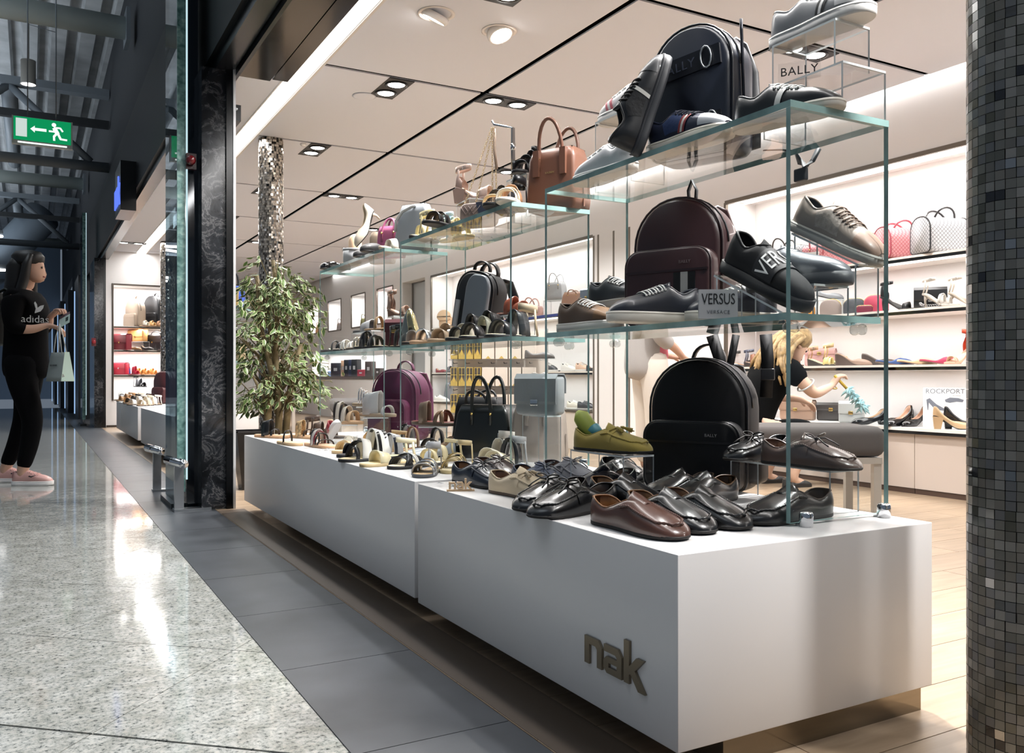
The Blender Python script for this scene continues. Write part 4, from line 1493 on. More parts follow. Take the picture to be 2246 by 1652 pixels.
# ============================================================ BAGS
def arch(W_, H_, rt, rb=0.03, n=8, lean=0.0):
    """outline (x, z) of a rounded-top bag face, counter-clockwise from the lower right"""
    pts = []
    for k in range(n // 2 + 1):
        a = R(-90 + 90 * k / (n // 2))
        pts.append((W_ / 2 - rb + rb * math.cos(a), rb + rb * math.sin(a)))
    for k in range(n + 1):
        a = R(90 * k / n)
        pts.append((W_ / 2 - rt + rt * math.cos(a), H_ - rt + rt * math.sin(a)))
    for k in range(n + 1):
        a = R(90 + 90 * k / n)
        pts.append((-W_ / 2 + rt + rt * math.cos(a), H_ - rt + rt * math.sin(a)))
    for k in range(n // 2 + 1):
        a = R(180 + 90 * k / (n // 2))
        pts.append((-W_ / 2 + rb + rb * math.cos(a), rb + rb * math.sin(a)))
    return [(x + lean * z, z) for x, z in pts]


def puff(g_, outline, y0, y1, ins=0.02, m=0, H_=None, wob=0.0):
    """pillowy slab between the depths y0 (front) and y1 (back)"""
    cz = sum(p[1] for p in outline) / len(outline)
    cx = sum(p[0] for p in outline) / len(outline)
    mx = max(abs(p[0] - cx) for p in outline)
    mz = max(abs(p[1] - cz) for p in outline)
    rings = []
    for f, k in ((0, 1.0), (0.04, 0.55), (0.12, 0.2), (0.3, 0.0), (0.7, 0.0), (0.88, 0.2), (0.96, 0.55), (1, 1.0)):
        sx_, sz_ = 1 - ins * k / mx, 1 - ins * k / mz
        y = y0 + (y1 - y0) * f
        rings.append([(cx + (x - cx) * sx_, y + wob * math.sin(x * 31 + z * 17), max(cz + (z - cz) * sz_, 0.0)) for x, z in outline])
    return g_.rings(rings, m, True)


def handle_pts(w_, h_, z, y, n=12, lean=0.0):
    return [(w_ / 2 * math.cos(PI * k / n), y + lean * math.sin(PI * k / n), z + h_ * math.sin(PI * k / n) ** 0.85) for k in range(n + 1)]


def backpack(label, loc, yaw, col, W_=0.29, H_=0.42, D=0.14, mt=None, pocket=True, pk=(0.26, 0.20, 0.055), trim=None, rt=0.12, stripe=None, tilt=0.0, logo=None, side_pocket=False, zipc=None, straps=True, name='backpack', metal=None, wob=0.0, handle=True):
    t = stand_shoe(name, label, 'backpack', loc, yaw, 0, tilt)
    m = mt or leather(col, 0.45)
    tr_ = leather(trim or col, 0.4)
    out = arch(W_, H_, min(rt, W_ / 2 - 0.005))
    link('body', puff(G(), out, -D / 2, D / 2, 0.02, 0, None, wob), m, t)
    zp = [(x * 1.002, -D * 0.16, z) for x, z in out if z > H_ * 0.22]
    link('zipper', G().tube(zp, 0.004, 6), mat(zipc or '#151518', 0.4, 0.3), t)
    link('piping', G().tube([(x * 0.985, -D / 2 + 0.012, z * 0.992 + 0.002) for x, z in out], 0.0035, 6, 0, True), tr_, t)
    link('puller', G().box(-0.006, 0.006, -0.004, 0.004, -0.055, 0.0, 0, Matrix.Translation((out[12][0] + 0.004, -D * 0.2, out[12][1] - 0.01))).box(-0.006, 0.006, -0.004, 0.004, -0.06, 0.0, 0, Matrix.Translation((out[12][0] + 0.004, -D * 0.30, out[12][1] - 0.012))), metal or STEEL, t)
    if pocket:
        pw, ph, pd = pk
        po = arch(pw, ph, 0.045)
        q = link('front_pocket', puff(G(), [(x, z + 0.004) for x, z in po], -D / 2 - pd, -D / 2 + 0.012, 0.012), m, t)
        link('pocket_piping', G().tube([(x * 0.985, -D / 2 - pd + 0.008, z * 0.985 + 0.004) for x, z in po], 0.0032, 6), tr_, q)
        link('pocket_flap', G().box(-pw / 2 + 0.006, pw / 2 - 0.006, -D / 2 - pd - 0.003, -D / 2 - pd + 0.002, ph * 0.70, ph * 0.73), tr_, q)
        if stripe:
            for x0, x1, c in stripe:
                link('stripe', G().box(x0, x1, -D / 2 - pd - 0.0025, -D / 2 - pd + 0.002, 0.012, ph * 0.69), mat(c, 0.7), q)
        if logo:
            lettering(logo[0], logo[1], 0.0006, mat(logo[2], 0.4, 0.3), q, (pw * 0.22, -D / 2 - pd - 0.003, ph * 0.82), (R(90), 0, 0), 1.1)
    if side_pocket:
        for sd in (1, -1):
            link('side_pocket', rbox(G(), sd * W_ / 2 - 0.02, sd * W_ / 2 + 0.03, -D * 0.32, D * 0.36, 0.02, H_ * 0.38, 0.02), m, t)
    if handle:
        link('top_handle', G().band([(x, y_, z) for x, y_, z in handle_pts(0.10, 0.055, H_ - 0.012, D * 0.25)], 0.022, 0.006, 0, Vector((0, 1, 0))), tr_, t)
    if straps:
        for sd in (1, -1):
            link('shoulder_strap', G().band([(sd * 0.05, D / 2 - 0.01, H_ - 0.02), (sd * 0.06, D / 2 + 0.035, H_ - 0.03), (sd * 0.085, D / 2 + 0.05, H_ * 0.7), (sd * 0.10, D / 2 + 0.035, H_ * 0.35), (sd * 0.115, D / 2 + 0.0, H_ * 0.08)], 0.05, 0.010, 0, Vector((1, 0, 0))), tr_, t)
    return t


def frustum(g_, wb, db, wt_, dt, z0, z1, r=0.012, m=0, bulge=0.0, M=None):
    rings = []
    for k in range(7):
        f = k / 6
        w_ = wb + (wt_ - wb) * f
        d_ = db + (dt - db) * f + bulge * math.sin(PI * f)
        z = z0 + (z1 - z0) * f
        ins = r * (0.6 if k in (0, 6) else 0)
        pts = []
        for cx, cy, a0 in ((1, 1, 0), (-1, 1, 90), (-1, -1, 180), (1, -1, 270)):
            for j in range(4):
                a = R(a0 + 30 * j)
                rr = min(r, d_ / 2.05)
                pts.append((cx * (w_ / 2 - rr - ins) + rr * math.cos(a), cy * (d_ / 2 - rr - ins * 0.5) + rr * math.sin(a), z))
        rings.append(pts)
    return g_.rings(rings, m, True, True, True, True, M)


def tote(label, loc, yaw, col, W_=0.30, H_=0.25, D=0.14, wt_=None, dt=None, handle_h=0.13, hr=0.006, mt=None, hw=0.13, straps=False, metal=GOLD, lean=0.03, name='tote_bag', cat='handbag', hcol=None, logo=None, tilt=0.0, gusset=True):
    t = stand_shoe(name, label, cat, loc, yaw, 0, tilt)
    m = mt or leather(col, 0.4)
    wt_ = wt_ or W_ * 0.88
    dt = dt or D * 0.8
    link('body', frustum(G(), W_, D, wt_, dt, 0, H_, 0.014), m, t)
    link('opening', G().box(-wt_ / 2 + 0.01, wt_ / 2 - 0.01, -dt / 2 + 0.008, dt / 2 - 0.008, H_ - 0.004, H_ + 0.0015), mat('#2A2320', 0.8), t)
    hm = leather(hcol, 0.4) if hcol else m
    for sd in (-1, 1):
        if handle_h > 0:
            hp = handle_pts(hw, handle_h, H_ - 0.03, sd * dt / 2, 14, sd * lean)
            h_ = link('handle', G().tube([(hp[0][0], sd * (dt / 2 + 0.004), H_ - 0.08)] + hp + [(hp[-1][0], sd * (dt / 2 + 0.004), H_ - 0.08)], hr, 8), hm, t)
            for rx_ in (hw / 2, -hw / 2):
                link('rivet', G().lathe([(0.006, -0.003), (0.006, 0.003), (0.0, 0.005)], 10, 0, Matrix.Translation((rx_, sd * (dt / 2 + 0.006), H_ - 0.035)) @ Matrix.Rotation(R(90 * -sd), 4, 'X')), metal, h_)
        if gusset:
            link('side_seam', G().box(sd * W_ / 2 * 0.995 - 0.002, sd * W_ / 2 * 0.995 + 0.002, -0.004, 0.004, 0.01, H_ * 0.5), m, t)
    if straps:
        for sd in (-1, 1):
            link('belt', G().box(sd * wt_ * 0.30 - 0.012, sd * wt_ * 0.30 + 0.012, -D / 2 - 0.004, -dt / 2 + 0.004, H_ * 0.55, H_ * 0.98), m, t)
    if logo:
        lettering(logo[0], logo[1], 0.0006, mat(logo[2], 0.3, 0.6), t, (0, -(D + dt) / 4 - 0.003, H_ * 0.6), (R(90), 0, 0))
    return t


def flap_bag(label, loc, yaw, col, W_=0.22, H_=0.15, D=0.08, flap=0.6, rough=0.35, metal=GOLD, mt=None, handle=False, chain=False, name='flap_bag', cat='handbag', trim=None):
    t = stand_shoe(name, label, cat, loc, yaw)
    m = mt or leather(col, rough)
    link('body', rbox(G(), -W_ / 2, W_ / 2, -D / 2, D / 2, 0, H_, 0.016, 0, None, 3), m, t)
    prof = [(D / 2 + 0.004, H_ * 0.55), (D / 2 + 0.004, H_ - 0.012), (D / 2 - 0.012, H_ + 0.005), (-D / 2 + 0.012, H_ + 0.005), (-D / 2 - 0.004, H_ - 0.012), (-D / 2 - 0.005, H_ * (1 - flap) + 0.01), (-D / 2 - 0.003, H_ * (1 - flap))]
    link('flap', G().band([(0, y, z) for y, z in prof], W_ * 0.985, 0.004, 0, Vector((1, 0, 0)), False, None, False), leather(trim, rough) if trim else m, t)
    link('clasp', rbox(G(), -0.016, 0.016, -D / 2 - 0.014, -D / 2 - 0.006, H_ * (1 - flap) - 0.006, H_ * (1 - flap) + 0.018, 0.004), metal, t)
    if handle:
        link('handle', G().tube(handle_pts(W_ * 0.5, 0.06, H_ - 0.002, 0), 0.005, 8), m, t)
    if chain:
        gch = G()
        for k in range(15):
            a = PI * k / 14
            gch.tube([(W_ * 0.3 * math.cos(a) + 0.008 * math.cos(q), -D / 2 - 0.006, H_ * 0.25 - H_ * 0.12 * math.sin(a) + 0.008 * math.sin(q)) for q in [j * PI / 3 for j in range(6)]], 0.002, 5, 0, True)
        link('chain', gch, metal if metal is not GOLD else CHROME, t)
    return t


def boston(label, loc, yaw, mt, trim, W_=0.36, H_=0.22, D=0.20, hh=0.08):
    t = stand_shoe('boston_bag', label, 'handbag', loc, yaw)
    out = [(y, z) for y, z in arch(D, H_, min(0.085, D / 2 - 0.002), 0.03)]
    rings = [[(x, y * s_, z * (0.98 if abs(x) > W_ * 0.48 else 1)) for y, z in out] for x, s_ in ((-W_ / 2, 0.95), (-W_ / 2 + 0.012, 1), (0, 1.03), (W_ / 2 - 0.012, 1), (W_ / 2, 0.95))]
    link('body', G().rings(rings, 0, True), mt, t)
    for sd in (-1, 1):
        link('piping', G().tube([(sd * (W_ / 2 - 0.004), y, z) for y, z in out], 0.005, 6, 0, True), leather(trim, 0.35), t)
        hp = handle_pts(0.15, hh, H_ - 0.03, sd * 0.035, 12, sd * 0.03)
        link('handle', G().tube(hp, 0.0065, 8), leather(trim, 0.35), t)
        link('handle_tab', G().band([(sd * 0.0 + 0.075, sd * 0.045, H_ - 0.02), (0.075, sd * (D / 2 - 0.005), H_ - 0.07)], 0.022, 0.006, 0, Vector((1, 0, 0))).band([(-0.075, sd * 0.045, H_ - 0.02), (-0.075, sd * (D / 2 - 0.005), H_ - 0.07)], 0.022, 0.006, 0, Vector((1, 0, 0))), leather(trim, 0.35), t)
    return t


def pouch(label, loc, yaw, col, W_=0.20, H_=0.12, D=0.06, name='pouch', rough=0.5, metal=GOLD):
    t = stand_shoe(name, label, 'pouch', loc, yaw)
    out = arch(W_, H_, H_ * 0.45, 0.02)
    link('body', puff(G(), out, -D / 2, D / 2, 0.014), mat(col, rough, bump=0.05), t)
    link('zipper', G().tube([(x * 1.01, 0, z * 1.01) for x, z in out if z > H_ * 0.5], 0.003, 6), metal, t)
    link('puller', G().box(-0.004, 0.004, -0.003, 0.003, -0.03, 0, 0, Matrix.Translation((W_ * 0.42, -0.004, H_ * 0.66))), metal, t)
    return t


# ============================================================ ACRYLIC STANDS, SIGNS
def riser(label, loc, yaw, W_, D, H_, th=0.005, pitch=0.0):
    """bent clear acrylic bridge: a top and two sides"""
    t = thing('acrylic_riser', label, 'display stand', loc, yaw)
    g_ = G()
    gbox(g_, -W_ / 2, W_ / 2, -D / 2, D / 2, H_ - th, H_, 2)
    link('top_plate', g_, [ACRYL, AEDGE], t)
    for sd in (-1, 1):
        g_ = G()
        gbox(g_, min(sd * W_ / 2, sd * (W_ / 2 - th)), max(sd * W_ / 2, sd * (W_ / 2 - th)), -D / 2, D / 2, 0, H_ - th - 0.0003, 0)
        link('side_plate', g_, [ACRYL, AEDGE], t)
    return t


def ramp_stand(label, loc, yaw, L, W_, h0, h1, th=0.005):
    """sloping acrylic shoe stand: inclined plate on two upright fins"""
    t = thing('acrylic_ramp', label, 'display stand', loc, yaw)
    a = math.atan2(h0 - h1, L)
    g_ = G()
    gbox(g_, -L / 2 / math.cos(a), L / 2 / math.cos(a), -W_ / 2, W_ / 2, -th, 0, 2)
    o = link('slope_plate', g_, [ACRYL, AEDGE], t, (0, 0, (h0 + h1) / 2), (0, a, 0))
    for x, z in ((-L / 2 + 0.01, h0 - 0.01), (L / 2 - 0.01, h1 + 0.002)):
        zz = (h0 + h1) / 2 - x * math.tan(a) - th - 0.001
        if zz > 0.006:
            g_ = G()
            gbox(g_, x - th / 2, x + th / 2, -W_ / 2, W_ / 2, 0, zz, 0)
            link('upright_plate', g_, [ACRYL, AEDGE], t)
    return t

# ============================================================ GOODS ON THE NEAREST PLINTH
def P(u, v, z=PT_):
    return at(u, v, z)


def T(u, X, z, dz=0.0):
    return Vector((X, ay(u, X), z + dz))


SHOE_NAVY, SHOE_BLK = '#15161C', '#0D0D0F'
loafer('brown leather driving loafer on the plinth corner, nearest the viewer', (1.150, 1.486, PT_), hd(-57), '#4A3028', 0.285, lin_='#8A6238', accent='#7A5230')
loafer('black leather loafer right beside the brown one', (1.292, 1.512, PT_), hd(-63), SHOE_BLK, 0.287, lin_='#7A5836')
loafer('black loafer third in the front row, behind its twin', (1.392, 1.578, PT_), hd(-64), '#1A1A1B', 0.285, lin_='#6E5034')
loafer('black loafer whose brown-lined heel shows between the front pair', (1.385, 1.865, PT_), hd(-60), '#121214', 0.285, lin_='#7A5836')
loafer('black loafer turned left with brown lining showing, before the black rucksack', P(1618, 1106), hd(226), '#141416', 0.287, lin_='#5E4630')
loafer('black loafer behind the near edge of the glass side', (1.606, 1.475, PT_), hd(214), '#1C1B1C', 0.287, lin_='#3A302A')
loafer('dark loafer at the foot of the black rucksack', (1.515, 1.905, PT_), hd(220), '#101012', 0.285, lin_='#4A382A')
loafer('beige suede moccasin with tassels', (1.222, 2.035, PT_), hd(-50), '#B5A58C', 0.27, 'tassel', '#6A4A34', suede('#B9A98F'), '#5A4A3C')
loafer('navy suede moccasin partly hidden behind the beige tassel moccasin', (1.345, 2.10, PT_), hd(-58), '#1B2333', 0.275, 'bow', '#6A4A30', suede('#1D2638'), accent='#141A28')
loafer('black moccasin with bow, toe turned left, nearer of two', (1.150, 1.775, PT_), hd(222), SHOE_BLK, 0.285, 'bow', '#3A2A20')
loafer('black moccasin with bow, toe turned left, farther of two', (1.225, 1.93, PT_), hd(232), '#111216', 0.285, 'bow', '#3A2A20')
loafer('grey suede moccasin with knotted lace behind the black ones', (1.455, 2.225, PT_), hd(-62), '#55555C', 0.28, 'bow', '#5A3E2C', suede('#5B5B62'), accent='#4A4A50')
loafer('dark navy moccasin lying open beside the clear riser', (1.335, 1.985, PT_), hd(225), '#1E212B', 0.28, 'plain', '#5A3E2C', accent='#1E212B')
loafer('blue-black boat loafer with bow behind the small wooden letters', (1.19, 2.35, PT_), hd(-55), '#1A202C', 0.27, 'bow', '#7A5634', accent='#0F1116')
loafer('dark brown boat loafer with bow beside the blue-black one', (1.312, 2.36, PT_), hd(-61), '#3A2B27', 0.27, 'bow', '#6A452E', accent='#1E1411')
loafer('black lace-up moccasin at the back edge behind the grey suede one', (1.66, 2.33, PT_), hd(-75), '#0F0F11', 0.27, 'bow', '#15110F')

# wooden letters
nk = thing('wooden_letters', 'small pale wooden letters on a base standing on the plinth', 'letters', (1.088, 2.26, PT_), hd(0) + R(6))
link('base', G().box(-0.04, 0.04, -0.011, 0.011, 0, 0.0035), mat('#A98E6C', 0.6), nk)
link('letters', nak_letters(G(), 0.030, 0.012, Matrix.Translation((-0.034, 0.006, 0.0058)) @ Matrix.Rotation(R(90), 4, 'X')), mat('#C2A785', 0.6, var=0.12, vscale=60), nk)


def price_tags(label, loc, n, seed):
    t = thing('price_tags', label, 'price tags', loc)
    r_ = random.Random(seed)
    for k in range(n):
        a = r_.uniform(0, 6.28)
        M = Matrix.Translation((r_.uniform(-0.035, 0.035), r_.uniform(-0.03, 0.03), 0.0006 + 0.0012 * k)) @ Matrix.Rotation(a, 4, 'Z')
        link('tag', G().box(-0.011, 0.011, -0.0045, 0.0045, 0, 0.001, 0, M).box(-0.008, 0.008, -0.003, 0.003, 0.001, 0.0012, 1, M), [mat('#C9CBCD', 0.5), mat('#3A3D42', 0.5)], t)
    return t


price_tags('little heap of price digits beside the small wooden letters', (1.115, 2.36, PT_), 10, 3)
price_tags('little heap of price digits between the strap sandals', (1.14, 3.78, PT_), 8, 5)
price_tags('few price digits at the far plinth corner', (1.10, 4.93, PT_), 5, 8)

# risers on plinth 1
riser('clear acrylic riser under the mustard moccasin', (1.475, 1.99, PT_), R(90), 0.26, 0.10, 0.12)
loafer('mustard yellow moccasin with tassels on a clear riser', (1.475, 1.985, PT_ + 0.12), hd(-45), '#8F8432', 0.265, 'tassel', '#2F5A66', suede('#A08E48'), '#17130F')
ins = thing('shoe_filler', 'green and blue foam shoe filler sticking out of the mustard moccasin', 'shoe filler', (1.46, 2.055, PT_ + 0.14), hd(-45))
link('filler', G().tube([(0.02, 0, 0.0), (-0.02, 0, 0.045), (-0.045, 0, 0.075), (-0.058, 0, 0.088)], [0.018, 0.026, 0.024, 0.008], 12), mat('#8E9A3E', 0.6), ins)
link('cap', G().tube([(0.03, 0, 0.02), (0.0, 0.0, 0.04)], [0.014, 0.022], 12), mat('#3E7F8A', 0.5), ins)
riser('clear acrylic riser under the brown bow loafer', (1.655, 1.56, PT_), R(90), 0.34, 0.10, 0.105)
loafer('taupe brown bow loafer on a clear riser at the glass end', (1.625, 1.475, PT_ + 0.105), hd(-58), '#51433E', 0.29, 'bow', '#6E5240', accent='#2A1F1B')
loafer('black bow loafer turned left on a clear riser beside the black rucksack', (1.66, 1.685, PT_ + 0.105), hd(215), SHOE_BLK, 0.24, 'bow', '#1A1512')

# ============================================================ BACKPACKS
BLKN = mat('#0B0B0E', 0.55, 0, 0.35, bump=0.12, bscale=60)
backpack('large black rucksack on the plinth under the glass shelf', (1.68, 1.965, PT_), hd(-32), '#0B0B0E', 0.30, 0.385, 0.15, BLKN, pk=(0.29, 0.20, 0.055), rt=0.145, side_pocket=True, metal=mat('#2A2A2E', 0.4, 0.8), logo=('BALLY', 0.012, '#B0B0B0'))
# straps hanging above it
gst = thing('hanging_straps', 'black webbing straps hanging behind the large black rucksack', 'straps', (1.72, 1.90, PT_ + 0.30), hd(-20))
link('strap', G().band([(0.10, 0.02, -0.03), (0.105, 0.03, 0.07), (0.10, 0.02, 0.155)], 0.035, 0.004, 0, Vector((1, 0, 0))), BLKN, gst)
link('strap', G().band([(-0.06, 0.02, -0.03), (-0.03, 0.03, 0.07), (-0.055, 0.02, 0.155)], 0.035, 0.004, 0, Vector((1, 0, 0))), BLKN, gst)
link('strap', G().band([(-0.02, 0.02, 0.0), (0.0, 0.03, 0.08), (0.015, 0.02, 0.155)], 0.022, 0.004, 0, Vector((1, 0, 0))), BLKN, gst)
link('buckle', rbox(G(), 0.085, 0.125, 0.012, 0.028, 0.02, 0.055, 0.004), mat('#151518', 0.35), gst)
BURG = leather('#35191B', 0.42)
backpack('burgundy leather backpack with striped front pocket on the glass shelf', (1.66, 1.95, GS), hd(-38), '#35191B', 0.28, 0.372, 0.135, BURG, pk=(0.27, 0.215, 0.06), rt=0.135, trim='#2A1416', stripe=((0.025, 0.047, '#0E0F12'), (0.047, 0.069, '#B9B7B2'), (0.069, 0.091, '#0E0F12')), logo=('BALLY', 0.012, '#8A7A78'), metal=mat('#8A8A8E', 0.25, 1.0), handle=False)
NAVY = mat('#1B202B', 0.3, 0, 0.55, bump=0.25, bscale=14)
nb = backpack('navy nylon backpack with lettered bands standing on top of the nearest case', (1.668, 1.80, GZ), hd(-42), '#1B202B', 0.26, 0.368, 0.15, NAVY, pocket=False, rt=0.13, trim='#10131A', metal=mat('#9A9A9E', 0.2, 1.0), handle=False)
for z, tx, xo in ((0.225, 'BALLY', 0.0), (0.045, 'BALLY', 0.03)):
    b_ = link('webbing_band', G().box(-0.098 + 0.018 * (z < 0.1), 0.128 - 0.015 * (z < 0.1), -0.083, -0.070, z, z + 0.055), mat('#14171F', 0.35), nb, None, (0, R(-6), 0))
    lettering(tx, 0.036, 0.0004, mat('#3C4250', 0.4), b_, (xo - 0.005, -0.0835, z + 0.027), (R(90), 0, 0), 1.15)
    link('ring', G().tube([(0.088 + 0.016 * math.cos(a), -0.088, z + 0.027 + 0.03 * math.sin(a)) for a in [k * PI / 6 for k in range(12)]], 0.0028, 6, 0, True), STEEL, b_)
link('side_zipper', G().tube([(0.136, -0.03 + 0.02 * k / 8, 0.36 - 0.03 * k) for k in range(9)], 0.0045, 6), mat('#2A2C33', 0.3, 0.7), nb)
link('puller', G().box(0.136, 0.145, -0.03, -0.015, 0.07, 0.13).lathe([(0.0, 0.05), (0.006, 0.055), (0.006, 0.075), (0.0, 0.08)], 10, 0, Matrix.Translation((0.142, -0.022, 0))), CHROME, nb)

# ============================================================ SNEAKERS ON THE NEAREST CASE
KN_NAVY = mat('#2E3F66', 0.6, 0, 0.5, bump=0.5, bscale=120)
KN_BLK = mat('#101114', 0.6, 0, 0.5, bump=0.5, bscale=120)
WEAVE = mat('#A0968E', 0.5, 0, 0.5, bump=0.6, bscale=90, var=0.2, vscale=90)
sneaker('plain white sneaker at the far end of the nearest case top', (1.555, 2.20, GZ), hd(121), '#C9CACC', '#D3D3D2', '#E6E6E6', 0.28, heel='#B9BABC', lin_='#AFAFB0')
riser('tall clear acrylic riser under the white sneaker with red band', (1.70, 2.27, GZ), R(90), 0.20, 0.13, 0.232)
sneaker('white sneaker with red band on a tall clear riser', (1.70, 2.27, GZ + 0.232), hd(121), '#DCDADA', '#DDDBD6', '#E8E6E4', 0.28, stripes=(('#C8707A', 0.60, 0.64), ('#EDEAE8', 0.64, 0.68), ('#C8707A', 0.68, 0.72)), lin_='#C4C0BE')
sneaker('black mesh sneaker propped upright against the navy backpack', (1.505, 1.975, GZ + 0.131), hd(8), '#1A1B1E', '#34363A', '#0E0E10', 0.285, pitch=R(-72), toe='#303236', knit=KN_BLK, stripes=(('#D5D3CC', 0.50, 0.535),))
sneaker('navy mesh sneaker with red and white stripes on the nearest case top', (1.53, 1.77, GZ), hd(-56), '#20263A', '#D6D0C4', '#1B2030', 0.29, toe='#B9BCC2', knit=KN_NAVY, stripes=(('#8E3A3C', 0.50, 0.53), ('#DAD6CE', 0.53, 0.56), ('#8E3A3C', 0.56, 0.59)))
sneaker('black sneaker with white laces and toe at the near end of the case top', (1.615, 1.515, GZ), hd(-50), '#202225', '#C9C4BA', '#F0EFEC', 0.285, panel='#D9D8D5', stripes=(('#E2E1DE', 0.46, 0.52),), sth=0.02)
riser('wide low clear acrylic riser at the near end of the case top', (1.69, 1.53, GZ), R(90), 0.25, 0.15, 0.125)
riser('small clear acrylic riser stacked on the wide one', (1.685, 1.535, GZ + 0.125), R(90), 0.20, 0.12, 0.112)
sp = thing('brand_plate', 'small clear lettered plate on the stacked risers', 'sign', (1.63, 1.55, GZ + 0.1255), hd(-25))
link('plate', G().box(-0.05, 0.05, -0.002, 0.002, 0, 0.045), [ACRYL], sp)
lettering('BALLY', 0.03, 0.0004, mat('#202226', 0.5), sp, (0, -0.003, 0.022), (R(90), 0, 0), 1.1)
ts_ = sneaker('grey and white sneaker with two black stripes on the topmost clear stand', (1.675, 1.525, GZ + 0.238), hd(-57), '#8B8D90', '#DAD9D7', '#ECECEA', 0.29, toe='#D5D5D6', panel='#C4C6C8', stripes=(('#17181B', 0.56, 0.59), ('#E8E8E6', 0.59, 0.62), ('#17181B', 0.62, 0.65)), lin_='#B88E74')

# glass shelf of the nearest case
sneaker('brown leather sneaker with white laces at the far end of the glass shelf', (1.525, 2.255, GS), hd(-56), '#5A4636', '#C9C6C0', '#E9E8E4', 0.285, toe='#6B4F34', panel='#4E3D30')
riser('small clear riser under the charcoal sneaker', (1.645, 2.28, GS), R(90), 0.20, 0.10, 0.075)
sneaker('charcoal sneaker with white laces on a clear riser by the burgundy backpack', (1.638, 2.265, GS + 0.075), hd(-58), '#24262B', '#B9B6B0', '#E6E5E1', 0.28, panel='#1B1C20')
sneaker('navy lace-up sneaker with thick cream sole, left of the grey block sign', (1.512, 1.765, GS), hd(200), '#262A34', '#D3CFC4', '#EDECE8', 0.27, lacen=7)
sneaker('navy lace-up sneaker with thick cream sole behind the grey block sign', (1.588, 1.72, GS), hd(200), '#2A2E38', '#D3CFC4', '#EDECE8', 0.27, lacen=7)
vsn = thing('brand_sign', 'grey block sign with two lines of lettering on the glass shelf', 'sign', (1.478, 1.60, GS), hd(-3))
link('block', G().box(-0.047, 0.047, 0.0, 0.014, 0, 0.072), mat('#B4B7BA', 0.25, 0, 0.6), vsn)
lettering('VERSUS', 0.034, 0.0005, mat('#191B1E', 0.5), vsn, (0, -0.001, 0.047), (R(90), 0, 0), 1.0, 'lettering', (0.72, 1.12, 1))
lettering('VERSACE', 0.0125, 0.0004, mat('#6A6E72', 0.5), vsn, (0, -0.001, 0.016), (R(90), 0, 0), 1.15)
ramp_stand('sloping acrylic stand under the black slip-on with white letters', (1.575, 1.56, GS), hd(-61), 0.23, 0.085, 0.118, 0.008)
slip_on('black slip-on shoe with white-lettered elastic band tilted toe down', (1.57, 1.545, GS + 0.068), hd(-59), '#0E0F12', '#0B0B0D', 0.29, pitch=R(25.5), text='VERSUS', band='#15161A')
riser('clear riser under the pewter slip-on', (1.70, 1.565, GS), R(90), 0.19, 0.12, 0.078)
slip_on('pewter metallic slip-on shoe on a clear riser', (1.70, 1.575, GS + 0.078), hd(-50), '#4A4D52', '#3B3D41', 0.28, mt=mat('#7A7D82', 0.32, 0.6, 0.5, bump=0.1, bscale=40), sth=0.03)
ramp_stand('tall sloping acrylic stand under the taupe woven sneaker', (1.715, 1.495, GS), hd(-57), 0.20, 0.09, 0.235, 0.13)
sneaker('taupe woven sneaker with brown laces tilted on a tall clear stand', (1.705, 1.495, GS + 0.186), hd(-55), '#978A80', '#A9A7A1', '#6B5646', 0.285, pitch=R(27), knit=WEAVE, toe='#8E7566', lacen=6, sth=0.026)

hs_ = thing('loose_strap', 'dark backpack strap with buckle dangling over the back edge of the top pane', 'strap', (1.80, 1.585, GZ))
link('webbing', G().band([(-0.06, 0.05, 0.004), (-0.02, 0.02, 0.004), (0.008, 0.0, -0.004), (0.012, -0.01, -0.03), (0.012, -0.03, -0.05), (0.014, -0.055, -0.035), (0.014, -0.075, -0.008)], 0.024, 0.003, 0, Vector((0.3, 1, 0.2))), mat('#2A2C2F', 0.6), hs_)
link('buckle', rbox(G(), 0.004, 0.02, -0.035, 0.005, -0.085, -0.05, 0.004), mat('#1C1D20', 0.4), hs_)
hl_ = thing('hanging_loop', 'black webbing loop rising above the burgundy backpack', 'strap', (1.70, 1.965, GS + 0.36), hd(-38))
link('loop', G().band([(-0.012, 0.0, 0.0), (-0.016, 0.0, 0.05), (-0.004, 0.0, 0.08), (0.01, 0.0, 0.05), (0.006, 0.0, 0.0)], 0.018, 0.003, 0, Vector((0, 1, 0))), mat('#101216', 0.6), hl_)

# ============================================================ SANDALS ON THE LONG PLINTH
SIL = mat('#B9BBBE', 0.28, 0.9)
CHAMP = mat('#CBB98F', 0.25, 0.85)
CLEARP = clear_mat('clear_vinyl', (0.9, 0.88, 0.82, 1), 2.0)
sandal('silver slide with broad glitter strap, toe towards the viewer', (1.195, 2.70, PT_), hd(262), ((0.50, 0.50, 0.045, 0.035, SIL), (0.64, 0.64, 0.040, 0.035, SIL), (0.78, 0.78, 0.034, 0.04, SIL)), '#5A5C60', '#D9B98C', 0.24, ankle=(0.075, 0.022, '#B9BBBE'))
sandal('gold strappy sandal with black insole beside the silver slide', (1.33, 2.76, PT_), hd(255), ((0.52, 0.62, 0.055, 0.022, CHAMP), (0.70, 0.62, 0.045, 0.022, CHAMP), (0.76, 0.76, 0.035, 0.022, CHAMP)), '#C4B183', '#D9CBA8', 0.24, ankle=(0.075, 0.016, '#CBB98F'))
sandal('black and white criss-cross slide pointing left', (1.235, 2.94, PT_), hd(226), ((0.48, 0.80, 0.042, 0.02, '#101114'), (0.80, 0.48, 0.042, 0.02, '#101114'), (0.58, 0.72, 0.046, 0.016, '#E6E4DC'), (0.72, 0.86, 0.035, 0.02, '#15161A')), '#17171A', '#E4D6B8', 0.25)
